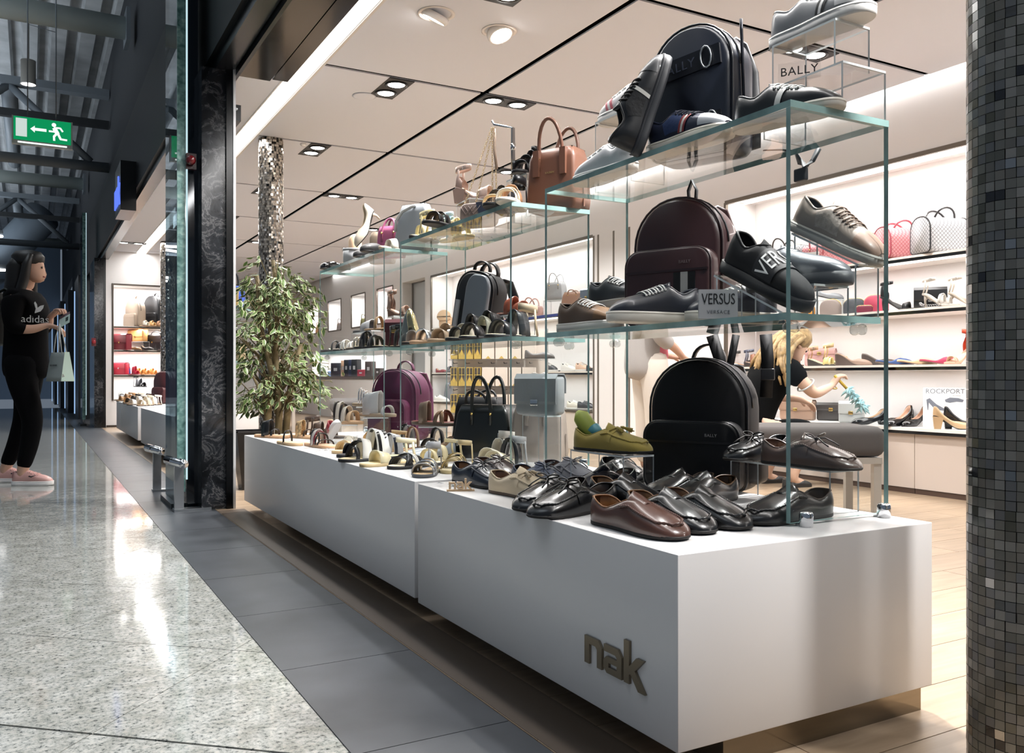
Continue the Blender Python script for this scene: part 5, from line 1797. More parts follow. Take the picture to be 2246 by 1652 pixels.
sandal('cream patent slide with broad band pointing left', (1.20, 3.06, PT_), hd(224), ((0.66, 0.66, 0.045, 0.05, '#DDD3AE', 0.12),), '#B9A57C', '#E2CFA0', 0.25, ankle=(0.07, 0.02, '#E4DCC0'))
sandal('large black and white striped leather sandal pointing left', (1.24, 3.33, PT_), hd(220), ((0.36, 0.46, 0.112, 0.055, '#E9E7E0'), (0.41, 0.51, 0.114, 0.014, '#121214'), (0.29, 0.39, 0.110, 0.014, '#121214'), (0.56, 0.80, 0.07, 0.022, '#121214'), (0.66, 0.58, 0.078, 0.04, '#E9E7E0'), (0.80, 0.74, 0.05, 0.016, '#121214')), '#17171A', '#E6D3A6', 0.285)
sandal('black toe sandal peeking out behind the striped sandal', (1.23, 3.48, PT_), hd(224), ((0.70, 0.74, 0.045, 0.035, '#1A1A1D'), (0.5, 0.55, 0.06, 0.02, '#D9D7D0')), '#131315', '#2A2A2C', 0.25)
sandal('beige sandal with clear vinyl strap and block heel', (1.25, 3.66, PT_), hd(232), ((0.56, 0.60, 0.06, 0.045, CLEARP), (0.74, 0.70, 0.045, 0.022, '#D9BE94'), (0.70, 0.80, 0.042, 0.022, '#D9BE94')), '#C9AC80', '#E9D5AE', 0.25, lift=0.03, heel='block', back=(0.055, '#CDB289'))
sandal('burgundy and white sandal with black looped straps', (1.165, 4.03, PT_), hd(-50), ((0.30, 0.40, 0.075, 0.016, '#141417'), (0.42, 0.48, 0.072, 0.03, '#C9C3BE'), (0.50, 0.56, 0.066, 0.014, '#7A2A34'), (0.60, 0.64, 0.058, 0.012, '#141417'), (0.80, 0.72, 0.03, 0.010, '#141417')), '#C69F7C', '#DDB594', 0.25, sth=0.014)
sandal('plain beige sole of the pair beside the looped sandal', (1.12, 4.17, PT_), hd(-50), ((0.40, 0.46, 0.06, 0.014, '#15151A'),), '#CDAE86', '#DDC09A', 0.22, sth=0.014)
sandal('flat sandal with black polka bow at the far plinth end', (1.165, 4.73, PT_), hd(-30), ((0.36, 0.42, 0.085, 0.055, '#121214'), (0.60, 0.64, 0.04, 0.016, '#121214')), '#C99F7A', '#DDB48E', 0.24, sth=0.014)
sandal('leopard print flat sandal beside the polka bow sandal', (1.27, 4.62, PT_), hd(-34), ((0.34, 0.46, 0.085, 0.045, mat('#B79A70', 0.5, var=0.75, vscale=60)), (0.66, 0.66, 0.04, 0.014, '#3A2A1C')), '#CBA47E', '#DDB48E', 0.24, sth=0.014)
sandal('brown knotted leather sandal with gold buckle at the far end', (1.385, 4.58, PT_), hd(-20), ((0.3, 0.36, 0.075, 0.05, '#5B4A40'), (0.62, 0.64, 0.05, 0.05, '#5B4A40')), '#3E332C', '#6A564A', 0.25, ankle=(0.085, 0.03, '#5B4A40'))
sandal('white wedge sandal standing upright with red lining', (1.30, 4.10, PT_ + 0.052), hd(-40), ((0.6, 0.6, 0.045, 0.04, '#8A2E34'),), '#DAD8D6', '#8A2E34', 0.15, pitch=R(-50), sth=0.022)
sandal('beige criss-cross sandal behind the striped sandal', (1.38, 3.55, PT_), hd(230), ((0.44, 0.56, 0.07, 0.03, '#E0C79C'), (0.66, 0.76, 0.05, 0.03, '#DDC294')), '#C7A87A', '#E7D2A6', 0.25, ankle=(0.065, 0.016, '#E0C79C'))
sandal('white and navy banded sandal leaning behind the striped sandal', (1.36, 3.40, PT_ + 0.001), hd(224), ((0.44, 0.5, 0.085, 0.045, '#D9DADC'), (0.5, 0.56, 0.086, 0.014, '#1C2233'), (0.68, 0.7, 0.05, 0.03, '#C7C9CD')), '#17171A', '#D9D4CA', 0.25)
riser('clear acrylic riser under the striped loop sandals', (1.40, 4.20, PT_), R(70), 0.24, 0.12, 0.095)
sandal('loop sandal with white and black straps on a clear riser', (1.395, 4.20, PT_ + 0.095), hd(-38), ((0.24, 0.30, 0.10, 0.018, '#2A221E'), (0.34, 0.40, 0.098, 0.03, '#D9D2C4'), (0.44, 0.50, 0.09, 0.016, '#2A221E'), (0.54, 0.60, 0.078, 0.03, '#D9D2C4'), (0.72, 0.76, 0.055, 0.03, '#D8B994')), '#CFA982', '#E0BC96', 0.25, sth=0.014)
riser('taller clear acrylic riser under the white ring slide', (1.50, 4.10, PT_), R(66), 0.25, 0.12, 0.135)
sandal('white ring slide with rolled strap on the taller clear riser', (1.50, 4.10, PT_ + 0.135), hd(-38), ((0.32, 0.40, 0.105, 0.11, '#C5C6C7'), (0.80, 0.80, 0.045, 0.022, '#C9CACB')), '#A9957E', '#C9B9A4', 0.24, sth=0.014)
riser('clear acrylic riser under the silver bangle sandal', (1.62, 4.47, PT_), R(70), 0.20, 0.12, 0.17)
sandal('silver bangle-strap sandal on the farthest clear riser', (1.62, 4.47, PT_ + 0.17), hd(-40), tuple((0.24 + 0.09 * k, 0.30 + 0.09 * k, 0.09 - 0.008 * k, 0.010, '#C6C7CA', 'metal') for k in range(5)), '#8B7558', '#B9A488', 0.24, sth=0.014)
backpack('magenta nylon rucksack under the farthest glass shelf', (1.685, 4.30, PT_), hd(-28), '#5E1A42', 0.28, 0.37, 0.16, mat('#4C1435', 0.55, 0, 0.35, bump=0.9, bscale=11), pk=(0.23, 0.21, 0.065), rt=0.13, wob=0.006, trim='#54163A', metal=mat('#1A1A1E', 0.4), handle=True)
bd = thing('round_badge', 'round silver and black badge pinned on the magenta rucksack', 'badge', (1.60, 4.37, PT_ + 0.275), hd(-28))
link('ring', G().lathe([(0.026, 0), (0.026, 0.008), (0.02, 0.01), (0.02, 0.004)], 18, 0, Matrix.Rotation(R(90), 4, 'X')), mat('#1A1A1E', 0.3), bd)
link('disc', G().lathe([(0.0, 0.003), (0.02, 0.003), (0.019, 0.007), (0.0, 0.009)], 18, 0, Matrix.Rotation(R(90), 4, 'X')), mat('#AEB6B4', 0.3, 0.7), bd)
riser('clear acrylic riser under the brown cross sandal', (1.60, 3.70, PT_), R(66), 0.22, 0.13, 0.11)
sandal('brown cross-strap sandal with red insole on a clear riser', (1.60, 3.70, PT_ + 0.11), hd(-36), ((0.26, 0.34, 0.095, 0.05, '#7D6A5A'), (0.66, 0.84, 0.06, 0.022, '#8A6E54'), (0.84, 0.66, 0.06, 0.022, '#6E5642')), '#5F4E40', '#7A3A34', 0.25, sth=0.016)
sandal('tan mule with rounded strap, toe towards the viewer', (1.47, 3.52, PT_), hd(258), ((0.32, 0.32, 0.10, 0.035, '#8A6A4C'), (0.70, 0.70, 0.055, 0.03, '#A07C58')), '#6E543C', '#B58E66', 0.25)
sandal('black mule with big knot behind the black and blue pumps', (1.54, 3.43, PT_), hd(256), ((0.34, 0.34, 0.10, 0.05, '#111113'), (0.66, 0.72, 0.06, 0.04, '#18181A')), '#131315', '#8A7A68', 0.25)
sandal('black studded sandal behind the magenta rucksack corner', (1.60, 3.91, PT_), hd(250), ((0.35, 0.4, 0.085, 0.06, '#121214'), (0.64, 0.64, 0.05, 0.04, '#121214')), '#121214', '#26221F', 0.24, extra=lambda t, l: link('studs', (lambda g_: [g_.lathe([(0.0, 0.003), (0.004, 0.0), (0.0, -0.003)], 8, 0, Matrix.Translation((-0.03 + 0.014 * (k % 4), 0.03 * math.cos(k), 0.085 + 0.008 * (k // 4)))) for k in range(10)] and g_)(G()), CHROME, t))
pump('black low pump lying before the dark green handbag', (1.405, 3.30, PT_), hd(222), '#111215', 0.25, 0.018, None, 0.15, 1.9)
pump('pale blue-grey low pump beside the black one', (1.40, 3.18, PT_), hd(212), '#AEB6C0', 0.25, 0.018, None, 0.3, 1.9)
sandal('cream T-strap sandal behind the criss-cross slide', (1.36, 3.06, PT_), hd(232), ((0.5, 0.5, 0.06, 0.03, '#DCCFA8'), (0.74, 0.74, 0.045, 0.02, '#DCCFA8')), '#C7B58C', '#E3D3AC', 0.25, ankle=(0.06, 0.014, '#DCCFA8'))
sandal('white buckled wedge sandal in front of the rack, left one', (1.50, 2.86, PT_), hd(240), ((0.3, 0.36, 0.085, 0.06, '#CFCBC2'), (0.66, 0.66, 0.055, 0.05, '#D5CFC0')), '#C9C4B8', '#DDD0B0', 0.25, ankle=(0.09, 0.028, '#D0CCC4'))
sandal('dark patent buckled sandal with cream lining, right of the white wedge', (1.47, 2.68, PT_), hd(236), ((0.3, 0.38, 0.10, 0.045, '#26282C', 0.15), (0.68, 0.72, 0.06, 0.05, '#D8CFB4', 0.2)), '#2A2A2C', '#DCCFAE', 0.25, ankle=(0.085, 0.026, '#9A9B9E'))
# bags on the long plinth
tote('black grained handbag with short looped handle, left of the dark green one', (1.68, 3.45, PT_), hd(-20), '#0D0E11', 0.25, 0.24, 0.13, wt_=0.20, handle_h=0.06, hw=0.10, metal=STEEL, mt=mat('#0D0E11', 0.5, 0, 0.35, bump=0.15, bscale=120), logo=('BALLY', 0.012, '#B0B0B0'))
tote('dark green-black handbag with tall black handles', (1.63, 3.12, PT_), hd(-26), '#0E1413', 0.29, 0.215, 0.15, wt_=0.22, handle_h=0.145, hw=0.085, hr=0.008, metal=GOLD, mt=leather('#0D1312', 0.32), lean=0.02)
tote('taupe handbag with tall padded handles behind the dark green one', (1.735, 2.93, PT_), hd(-22), '#8C8078', 0.22, 0.22, 0.10, handle_h=0.15, hw=0.075, hr=0.009, metal=STEEL, lean=0.015)
riser('clear riser carrying the grey-blue flap bag', (1.65, 2.735, PT_), R(90), 0.16, 0.07, 0.19)
fb = flap_bag('grey-blue textured flap bag hanging high on a clear riser', (1.645, 2.735, PT_ + 0.19), hd(-30), '#8D949B', 0.175, 0.145, 0.075, 0.72, 0.45, CHROME, mat('#8B8E92', 0.45, 0, 0.4, bump=0.3, bscale=70))

# ============================================================ MIDDLE CASE
tote('tall tan leather tote with two arched handles on the middle case', (1.665, 2.735, GZ), hd(-34), '#8A5B46', 0.215, 0.225, 0.135, wt_=0.19, dt=0.11, handle_h=0.135, hw=0.10, hr=0.007, straps=True, mt=leather('#7A5342', 0.38), lean=0.02, logo=('LAUREN', 0.010, '#C9B27A'))
sandal('black leather sandal with double strap, toe first, near end of the middle case', (1.515, 2.80, GZ), hd(252), ((0.34, 0.34, 0.09, 0.035, '#141518'), (0.60, 0.60, 0.062, 0.03, '#1A1B1E'), (0.82, 0.82, 0.036, 0.018, '#D9C6A2')), '#17171A', '#D9B98C', 0.24)
sandal('tan and white ankle-strap sandal next to the black double-strap one', (1.56, 2.725, GZ), hd(252), ((0.50, 0.54, 0.062, 0.04, '#A87E5E'), (0.80, 0.80, 0.04, 0.022, '#E9E4DA'), (0.66, 0.7, 0.05, 0.016, '#E9D9B8')), '#D8D2C6', '#E2CDA8', 0.24, ankle=(0.085, 0.03, '#16171A'))
riser('clear acrylic riser under the black ribbon sandal', (1.70, 2.95, GZ), R(90), 0.16, 0.11, 0.165)
sandal('black ribbon sandal on a clear riser behind the tan tote', (1.70, 2.945, GZ + 0.165), hd(240), ((0.30, 0.36, 0.10, 0.05, '#121316'), (0.52, 0.6, 0.075, 0.03, '#121316'), (0.76, 0.76, 0.045, 0.03, '#17181B')), '#15161A', '#2A2B2E', 0.22, ankle=(0.10, 0.02, '#121316'))
stn = thing('bag_stand', 'chrome hook stand holding the chain bag', 'display stand', (1.69, 3.12, GZ))
link('base', G().box(-0.05, 0.05, -0.06, 0.06, 0, 0.004), CHROME, stn)
link('post', G().box(-0.006, 0.006, -0.006, 0.006, 0.004, 0.40), CHROME, stn)
link('arm', G().tube([(0, 0, 0.40), (-0.02, 0.03, 0.41), (-0.05, 0.07, 0.425), (-0.055, 0.078, 0.44)], 0.005, 8), CHROME, stn)
link('clamp', G().lathe([(0.011, 0.31), (0.011, 0.335)], 10), CHROME, stn)
qb = thing('quilted_bag', 'small quilted taupe and navy bag hanging by gold chains', 'handbag', (1.585, 3.215, GZ), hd(-24))
link('body', puff(G(), arch(0.16, 0.10, 0.03, 0.03), -0.03, 0.03, 0.012), leather('#A08D84', 0.35), qb)
link('flap', G().prism([(0.0, 0.098), (0.075, 0.098), (0.075, 0.03), (0.02, 0.025)], 0.0305, 0.034, 0, Matrix.Rotation(R(90), 4, 'X')), leather('#3C4152', 0.35), qb)
qg = G()
for k in range(3):
    qg.band([(-0.07 + 0.018 * k, -0.032, 0.085), (-0.045 + 0.018 * k, -0.032, 0.05), (-0.015 + 0.018 * k, -0.032, 0.085)], 0.006, 0.002, 0, Vector((0, 1, 0)))
link('quilting', qg, leather('#8B7A72', 0.35), qb)
for k, (a, b_) in enumerate((((-0.07, 0.0, 0.095), (0.02, 0.07, 0.42)), ((-0.02, 0.005, 0.10), (0.03, 0.07, 0.42)), ((0.06, 0.0, 0.09), (0.025, 0.07, 0.42)), ((0.075, 0.01, 0.09), (0.035, 0.07, 0.42)))):
    ch = G()
    A, B = Vector(a), Vector(b_)
    for j in range(34):
        p = A.lerp(B, j / 33)
        M = Matrix.Translation(p) @ Matrix.Rotation(R(90 * (j % 2)), 4, 'Z')
        ch.tube([(0.004 * math.cos(q), 0, 0.0065 * math.sin(q)) for q in [i * PI / 3 for i in range(6)]], 0.0013, 4, 0, True, M)
    link('chain', ch, mat('#B9A684', 0.3, 0.9), qb)
link('shoulder_strap', G().band([(0.035, 0.07, 0.42), (0.045, 0.05, 0.33), (0.065, 0.03, 0.24)], 0.012, 0.002, 0, Vector((1, 0, 0))), leather('#B79C86', 0.4), qb)
riser('small clear acrylic shelf under the nude heeled sandal', (1.66, 3.29, GZ), R(85), 0.16, 0.12, 0.135)
sandal('nude block-heel sandal on a small clear shelf left of the chain bag', (1.66, 3.285, GZ + 0.135), hd(-30), ((0.70, 0.74, 0.05, 0.045, '#C9AFA2'), (0.6, 0.64, 0.045, 0.02, '#E0CDBE')), '#A88F84', '#D9BE9A', 0.21, lift=0.06, heel='block', ankle=(0.075, 0.022, '#C9AFA2'), back=(0.05, '#BDA296'))
sandal('small black sandal tucked under the quilted bag', (1.50, 3.22, GZ), hd(235), ((0.5, 0.56, 0.05, 0.03, '#121215'), (0.72, 0.72, 0.045, 0.03, '#121215')), '#141416', '#B9986E', 0.23)
sandal('cream and pale blue knotted sandal, front of the middle case', (1.535, 3.40, GZ), hd(-40), ((0.40, 0.5, 0.07, 0.03, '#E6D6A8'), (0.56, 0.66, 0.055, 0.03, '#BCD3E4'), (0.74, 0.8, 0.04, 0.026, '#EFE6C8')), '#D8C79A', '#E9DBB2', 0.23, ankle=(0.08, 0.022, '#E3D3A2'))
sandal('yellow and pale blue sandal beside the cream one, back of the middle case', (1.655, 3.42, GZ), hd(-50), ((0.3, 0.36, 0.10, 0.022, '#A9CBDD'), (0.44, 0.5, 0.09, 0.03, '#E9D9A0'), (0.7, 0.74, 0.05, 0.03, '#EADBA6')), '#D9C68F', '#E9DBB2', 0.23, ankle=(0.10, 0.022, '#B9D5E2'))
sandal('pale yellow loop sandal at the far end of the middle case', (1.55, 3.58, GZ), hd(60), ((0.4, 0.4, 0.06, 0.035, '#E6DDB6'), (0.7, 0.7, 0.045, 0.03, '#EDE6C6')), '#2A2624', '#D8C89A', 0.2)
# middle case, glass shelf
gbp = backpack('black and silver-grey backpack leaning on the glass shelf of the middle case', (1.675, 3.33, GS), hd(-40), '#15171B', 0.21, 0.29, 0.12, mat('#15171B', 0.5, bump=0.1), pocket=False, rt=0.085, trim='#0E0F12', straps=True)
link('front_panel', puff(G(), [(x * 0.62 + 0.036, z * 0.93) for x, z in arch(0.21, 0.30, 0.075)], -0.08, -0.055, 0.012), mat('#7F858C', 0.32, 0.3), gbp)
link('label_strip', G().box(-0.085, -0.064, -0.068, -0.058, 0.04, 0.16), mat('#AEB1B4', 0.5), gbp)
gbp.rotation_euler.rotate_axis('Y', R(11))
gbp.location.z += 0.018
link('carry_loop', G().band(handle_pts(0.09, 0.04, 0.295, -0.02), 0.018, 0.005, 0, Vector((0, 1, 0))), mat('#101114', 0.4), gbp)
sandal('beige suede cross sandal before the grey backpack', (1.53, 3.30, GS), hd(238), ((0.46, 0.52, 0.07, 0.05, '#B39A80'), (0.72, 0.70, 0.045, 0.04, '#B9A188')), '#A98E70', '#D5BFA0', 0.24)
sandal('silver mirror slide left of the beige cross sandal', (1.53, 3.47, GS), hd(230), ((0.62, 0.62, 0.05, 0.07, '#C9CBCE', 'metal'),), '#B9997A', '#C7A27C', 0.24)
sandal('grey felt slide at the far end of the middle glass shelf', (1.535, 3.60, GS), hd(232), ((0.62, 0.62, 0.05, 0.07, '#A8A39E', 0.8),), '#2A2624', '#B79A7C', 0.22)
sandal('black sandal with pale lining right of the beige cross sandal', (1.54, 3.13, GS), hd(232), ((0.30, 0.36, 0.10, 0.06, '#121215'), (0.55, 0.62, 0.06, 0.03, '#D6D0BE'), (0.78, 0.74, 0.045, 0.03, '#141417')), '#141417', '#D8CEB4', 0.24)
sandal('black wrap sandal with sage insole near the glass edge', (1.53, 2.96, GS), hd(226), ((0.32, 0.4, 0.10, 0.06, '#17181B'), (0.5, 0.46, 0.08, 0.045, '#A9A996'), (0.74, 0.8, 0.05, 0.045, '#141417')), '#131316', '#D9CFB0', 0.25)
sandal('black buckle sandal with cream lining at the near end of the middle shelf', (1.56, 2.80, GS), hd(222), ((0.34, 0.42, 0.095, 0.055, '#26282C'), (0.66, 0.74, 0.055, 0.05, '#1B1C20')), '#17181B', '#DDD3B4', 0.25, ankle=(0.10, 0.024, '#B9A58C'))
riser('clear riser with chrome post under the rust sandal', (1.71, 3.06, GS), R(90), 0.16, 0.11, 0.105)
sandal('rust brown sandal on a clear riser behind the black sandals', (1.71, 3.055, GS + 0.105), hd(-50), ((0.40, 0.46, 0.065, 0.05, '#8E4A34'), (0.7, 0.7, 0.045, 0.035, '#8E4A34')), '#4A2E24', '#A9644A', 0.22)

# ============================================================ FARTHEST CASE
pump('black patent flat at the far end of the farthest case', (1.53, 4.83, GZ), hd(232), '#0E0F11', 0.22, 0.012, None, 0.06, 2.0)
ml = thing('cork_mule', 'grey strapped slide propped upright showing its cork sole', 'slide', (1.545, 4.58, GZ), hd(-35))
link('sole', G().rings([[(x, 0.012, z) for x, z in arch(0.085, 0.175, 0.042, 0.03)], [(x, 0.03, z) for x, z in arch(0.085, 0.175, 0.042, 0.03)]], 0, True), mat('#E6D5BE', 0.6), ml)
link('footbed', G().rings([[(x * 0.82, 0.008, 0.012 + z * 0.88) for x, z in arch(0.085, 0.175, 0.042, 0.03)], [(x * 0.82, 0.0125, 0.012 + z * 0.88) for x, z in arch(0.085, 0.175, 0.042, 0.03)]], 0, True), mat('#C9A98A', 0.6), ml)
link('upper', G().band([(-0.05, 0.02, 0.05), (-0.048, -0.02, 0.05), (-0.02, -0.045, 0.05), (0.02, -0.045, 0.05), (0.048, -0.02, 0.05), (0.05, 0.02, 0.05)], 0.085, 0.004, 0, Vector((0, 0, 1))), suede('#A9ABAE'), ml)
link('strap', G().band([(-0.052, 0.02, 0.085), (-0.05, -0.022, 0.085), (-0.02, -0.049, 0.085), (0.02, -0.049, 0.085), (0.05, -0.022, 0.085), (0.052, 0.02, 0.085)], 0.014, 0.003, 0, Vector((0, 0, 1))), suede('#8F9194'), ml)
link('buckle', G().tube([(-0.03, -0.047, 0.078), (-0.012, -0.05, 0.078), (-0.012, -0.05, 0.093), (-0.03, -0.047, 0.093)], 0.0015, 5, 0, True), STEEL, ml)
tote('slim taupe leather bag with strings behind the glitter pump', (1.66, 4.42, GZ), hd(-22), '#A08F7E', 0.15, 0.17, 0.07, handle_h=0.0, mt=leather('#A2917F', 0.5))
pump('glitter pump propped heel-up above the taupe bag', (1.585, 4.42, GZ + 0.165), hd(205), '#CFC5B4', 0.22, 0.05, 'stiletto', 0.5, 1.8, '#E3CFB0', pitch=R(52))
pump('black suede flat with buckle at the near end of the farthest case', (1.525, 4.10, GZ), hd(236), '#121214', 0.23, 0.01, None, 0.6, 2.1)
pump('second black flat overlapping the buckled one', (1.535, 4.27, GZ), hd(232), '#0F0F11', 0.22, 0.01, None, 0.5, 2.1)
tote('pink slouchy shoulder bag on the farthest case', (1.60, 4.16, GZ), hd(-24), '#A2587A', 0.15, 0.16, 0.08, handle_h=0.07, hw=0.07, hr=0.006, mt=mat('#A65C7C', 0.3, 0, 0.5, bump=0.5, bscale=22), lean=-0.02)
tote('grey trapeze bag with zip and curved strap at the near end of the farthest case', (1.66, 3.955, GZ), hd(-30), '#7F8489', 0.21, 0.235, 0.12, wt_=0.16, dt=0.06, handle_h=0.0, mt=leather('#83888D', 0.42))
gz_ = thing('bag_strap', 'pale grey curved strap draped on the grey trapeze bag', 'strap', (1.605, 3.985, GZ + 0.10), hd(-30))
link('strap', G().band([(-0.02, -0.035, 0.0), (-0.01, -0.045, 0.05), (0.02, -0.035, 0.095), (0.06, -0.015, 0.118), (0.075, 0.0, 0.126)], 0.018, 0.004, 0, Vector((0, -1, 0.3))), leather('#B4B7BA', 0.4), gz_)
sandal('pale rounded slide right under the grey trapeze bag', (1.53, 3.95, GZ), hd(60), ((0.5, 0.5, 0.05, 0.05, '#D5CFC6'),), '#B9A994', '#D9CCB6', 0.18)
# shelf of the farthest case
sandal('white strappy flat with buckle on the farthest glass shelf', (1.53, 4.66, GS), hd(-36), ((0.32, 0.5, 0.055, 0.012, '#D5D3CE'), (0.5, 0.36, 0.055, 0.012, '#D5D3CE'), (0.6, 0.76, 0.045, 0.012, '#E3E1DC'), (0.78, 0.62, 0.045, 0.012, '#E3E1DC')), '#2A2624', '#C9BCA6', 0.23)
sandal('black flat slide at the far end of the farthest glass shelf', (1.52, 4.82, GS), hd(-36), ((0.7, 0.7, 0.045, 0.02, '#4A4A4C', 'metal'), (0.5, 0.5, 0.055, 0.012, '#3A3A3C')), '#131315', '#1D1C1C', 0.23)
sandal('grey-brown ring strap sandal on the farthest glass shelf', (1.55, 4.38, GS), hd(-38), tuple((0.3 + 0.12 * k, 0.36 + 0.12 * k, 0.06, 0.012, '#B9B2A4', 'metal') for k in range(4)), '#4A4036', '#8A7A68', 0.23)
riser('clear acrylic riser under the grey and tan slides', (1.63, 4.52, GS), R(88), 0.36, 0.11, 0.105)
sandal('grey pearl-studded slide on the clear riser', (1.63, 4.60, GS + 0.105), hd(-40), ((0.62, 0.62, 0.055, 0.075, '#8E8F93', 0.6),), '#17171A', '#2A2A2C', 0.20)
sandal('tan loop slide on the clear riser beside the grey one', (1.63, 4.41, GS + 0.105), hd(-40), ((0.55, 0.55, 0.07, 0.022, '#8A6E4C', 0.5),), '#6A5238', '#9A7C58', 0.20)
riser('tiny clear riser under the taupe ankle sandal', (1.715, 4.39, GS), R(88), 0.10, 0.09, 0.185)
sandal('taupe suede ankle sandal on a tiny clear riser', (1.715, 4.375, GS + 0.185), hd(-35), ((0.72, 0.72, 0.045, 0.03, '#8F7466', 0.8),), '#6E574C', '#9A8274', 0.17, lift=0.03, heel='wedge', back=(0.085, '#8F7466'), ankle=(0.085, 0.02, '#8F7466'))
cl = flap_bag('flat burgundy clutch standing on the farthest glass shelf', (1.66, 4.12, GS), hd(-18), '#4A1A22', 0.12, 0.15, 0.03, 0.4, 0.4)
cb = thing('metallic_bag', 'folded silver and gold bag on the farthest glass shelf', 'handbag', (1.675, 3.985, GS), hd(-32))
link('silver_side', frustum(G(), 0.135, 0.05, 0.03, 0.03, 0, 0.205, 0.012, 0, 0, Matrix.Translation((-0.02, 0.02, 0)) @ Matrix.Shear('XZ', 4, (0, 0)) if False else Matrix.Translation((-0.02, 0.02, 0))), mat('#9AA09F', 0.35, 0.4), cb)
link('gold_side', frustum(G(), 0.06, 0.05, 0.035, 0.03, 0, 0.20, 0.01, 0, 0, Matrix.Translation((0.055, -0.01, 0)) @ Matrix.Rotation(R(-14), 4, 'Y')), mat('#C6B68A', 0.2, 0.9), cb)
sandal('black leather lattice sandal at the near end of the farthest glass shelf', (1.53, 4.08, GS), hd(-40), ((0.24, 0.4, 0.075, 0.022, '#141519'), (0.44, 0.30, 0.08, 0.022, '#141519'), (0.55, 0.7, 0.06, 0.022, '#141519'), (0.74, 0.6, 0.055, 0.022, '#141519')), '#141519', '#C9BB90', 0.24)
sandal('black broad-strap sandal overlapping the middle and farthest cases', (1.55, 3.93, GS), hd(-46), ((0.26, 0.3, 0.085, 0.02, '#101114'), (0.6, 0.64, 0.065, 0.045, '#101114')), '#121215', '#B9A47C', 0.22, ankle=(0.09, 0.016, '#101114'))

# ============================================================ GOODS ON THE WALL SHELVES
XS = 5.17
z1, z2, z3, z4 = SH1[0] + 0.0025, SH1[1] + 0.0025, SH1[2] + 0.0025, 0.4305


def W(u, z, x=XS):
    return (x, ay(u, x), z)


# top shelf, right-hand bay
boston('grey monogram boston bag with black trim, rightmost on the top shelf', W(2062, z1 + 0.006), hd(12), MONO_G, '#1D1D20', 0.30, 0.235, 0.19, 0.085)
boston('pink monogram boston bag beside the grey one', W(1972, z1 + 0.006), hd(14), MONO_P, '#B24E5C', 0.28, 0.215, 0.18, 0.07)
tote('pink monogram tote half hidden behind the taupe sneaker', W(1868, z1), hd(-58), '#D98F95', 0.36, 0.215, 0.12, wt_=0.36, mt=MONO_P, handle_h=0.10, hw=0.12, hcol='#C0616C')
tote('second pink monogram tote behind the near glass edge', W(1795, z1, 5.2), hd(-58), '#D98F95', 0.28, 0.20, 0.11, wt_=0.28, mt=MONO_P, handle_h=0.10, hw=0.12, hcol='#C0616C')
tote('long grey monogram tote with dark trim behind the black lettered slip-on', W(1690, z1, 5.19), hd(-58), '#BFBFC2', 0.42, 0.22, 0.12, wt_=0.42, mt=MONO_G, handle_h=0.10, hw=0.13, hcol='#33302E')
tote('grey monogram tote leftmost on the top shelf', W(1622, z1, 5.19), hd(-58), '#BFBFC2', 0.26, 0.20, 0.12, wt_=0.26, mt=MONO_G, handle_h=0.10, hw=0.12, hcol='#33302E')
rp = thing('lettered_card', 'white brand card with bird emblem behind the taupe sneaker', 'sign', W(1772, z1, 5.10), hd(-40))
link('card', G().box(-0.085, 0.085, -0.004, 0.004, 0, 0.14), mat('#DDDAD7', 0.4), rp)
link('emblem', G().prism([(-0.06, 0.10), (-0.045, 0.115), (-0.04, 0.13), (-0.03, 0.115), (-0.01, 0.12), (-0.02, 0.10), (-0.03, 0.085), (-0.05, 0.085)], 0.0045, 0.006, 0, RX), mat('#2A2B2E', 0.5), rp)
# second shelf
pouch('orange zipped pouch on the second shelf', W(1778, z2), hd(-40), '#D9902E', 0.10, 0.11, 0.05)
pouch('taupe quilted pouch beside the orange one', W(1822, z2), hd(-40), '#8B7C74', 0.15, 0.125, 0.07)
pouch('charcoal zipped pouch on the second shelf', W(1874, z2), hd(-30), '#3C3E42', 0.15, 0.115, 0.07)
pouch('raspberry pink zipped pouch next to the charcoal one', W(1922, z2), hd(-30), '#C2425A', 0.16, 0.125, 0.07)
pouch('small dark red pouch in front of the charcoal one', W(1896, z2, 5.08), hd(-30), '#7A1C34', 0.11, 0.05, 0.03)
sandal('black high-heeled sandal with ankle strap on the second shelf', W(1972, z2, 5.12), hd(-40), ((0.74, 0.74, 0.045, 0.04, '#141416'),), '#141416', '#2A2624', 0.23, lift=0.09, heel='stiletto', ankle=(0.085, 0.018, '#141416'), back=(0.07, '#141416'))
flap_bag('black box bag with silver chain on the second shelf', W(2038, z2), hd(-24), '#17181B', 0.20, 0.135, 0.07, 0.62, 0.35, CHROME, chain=True)
sandal('white strappy heel leaning on the black chain bag', W(2078, z2, 5.10), hd(-50), ((0.5, 0.6, 0.06, 0.02, '#CFCBC4'), (0.7, 0.76, 0.05, 0.02, '#CFCBC4'), (0.6, 0.5, 0.07, 0.016, '#D9D6D0')), '#BDB6AC', '#CFC6BA', 0.23, lift=0.08, heel='stiletto', ankle=(0.085, 0.018, '#D5D1CA'))
sandal('second white strappy heel at the column edge', W(2106, z2, 5.12), hd(-50), ((0.5, 0.6, 0.06, 0.02, '#C4BEB4'), (0.7, 0.76, 0.05, 0.02, '#C4BEB4')), '#A99E90', '#C6B9A8', 0.23, lift=0.08, heel='stiletto', ankle=(0.085, 0.018, '#C9C2B8'))
pump('grey metallic slingback on the second shelf above the taupe pouch', W(1815, z2 + 0.135, 5.24), hd(-30), '#9A9CA0', 0.2, 0.03, None, 0.3)
riser('small clear riser behind the taupe pouch', W(1815, z2, 5.24), hd(-30), 0.19, 0.08, 0.134)
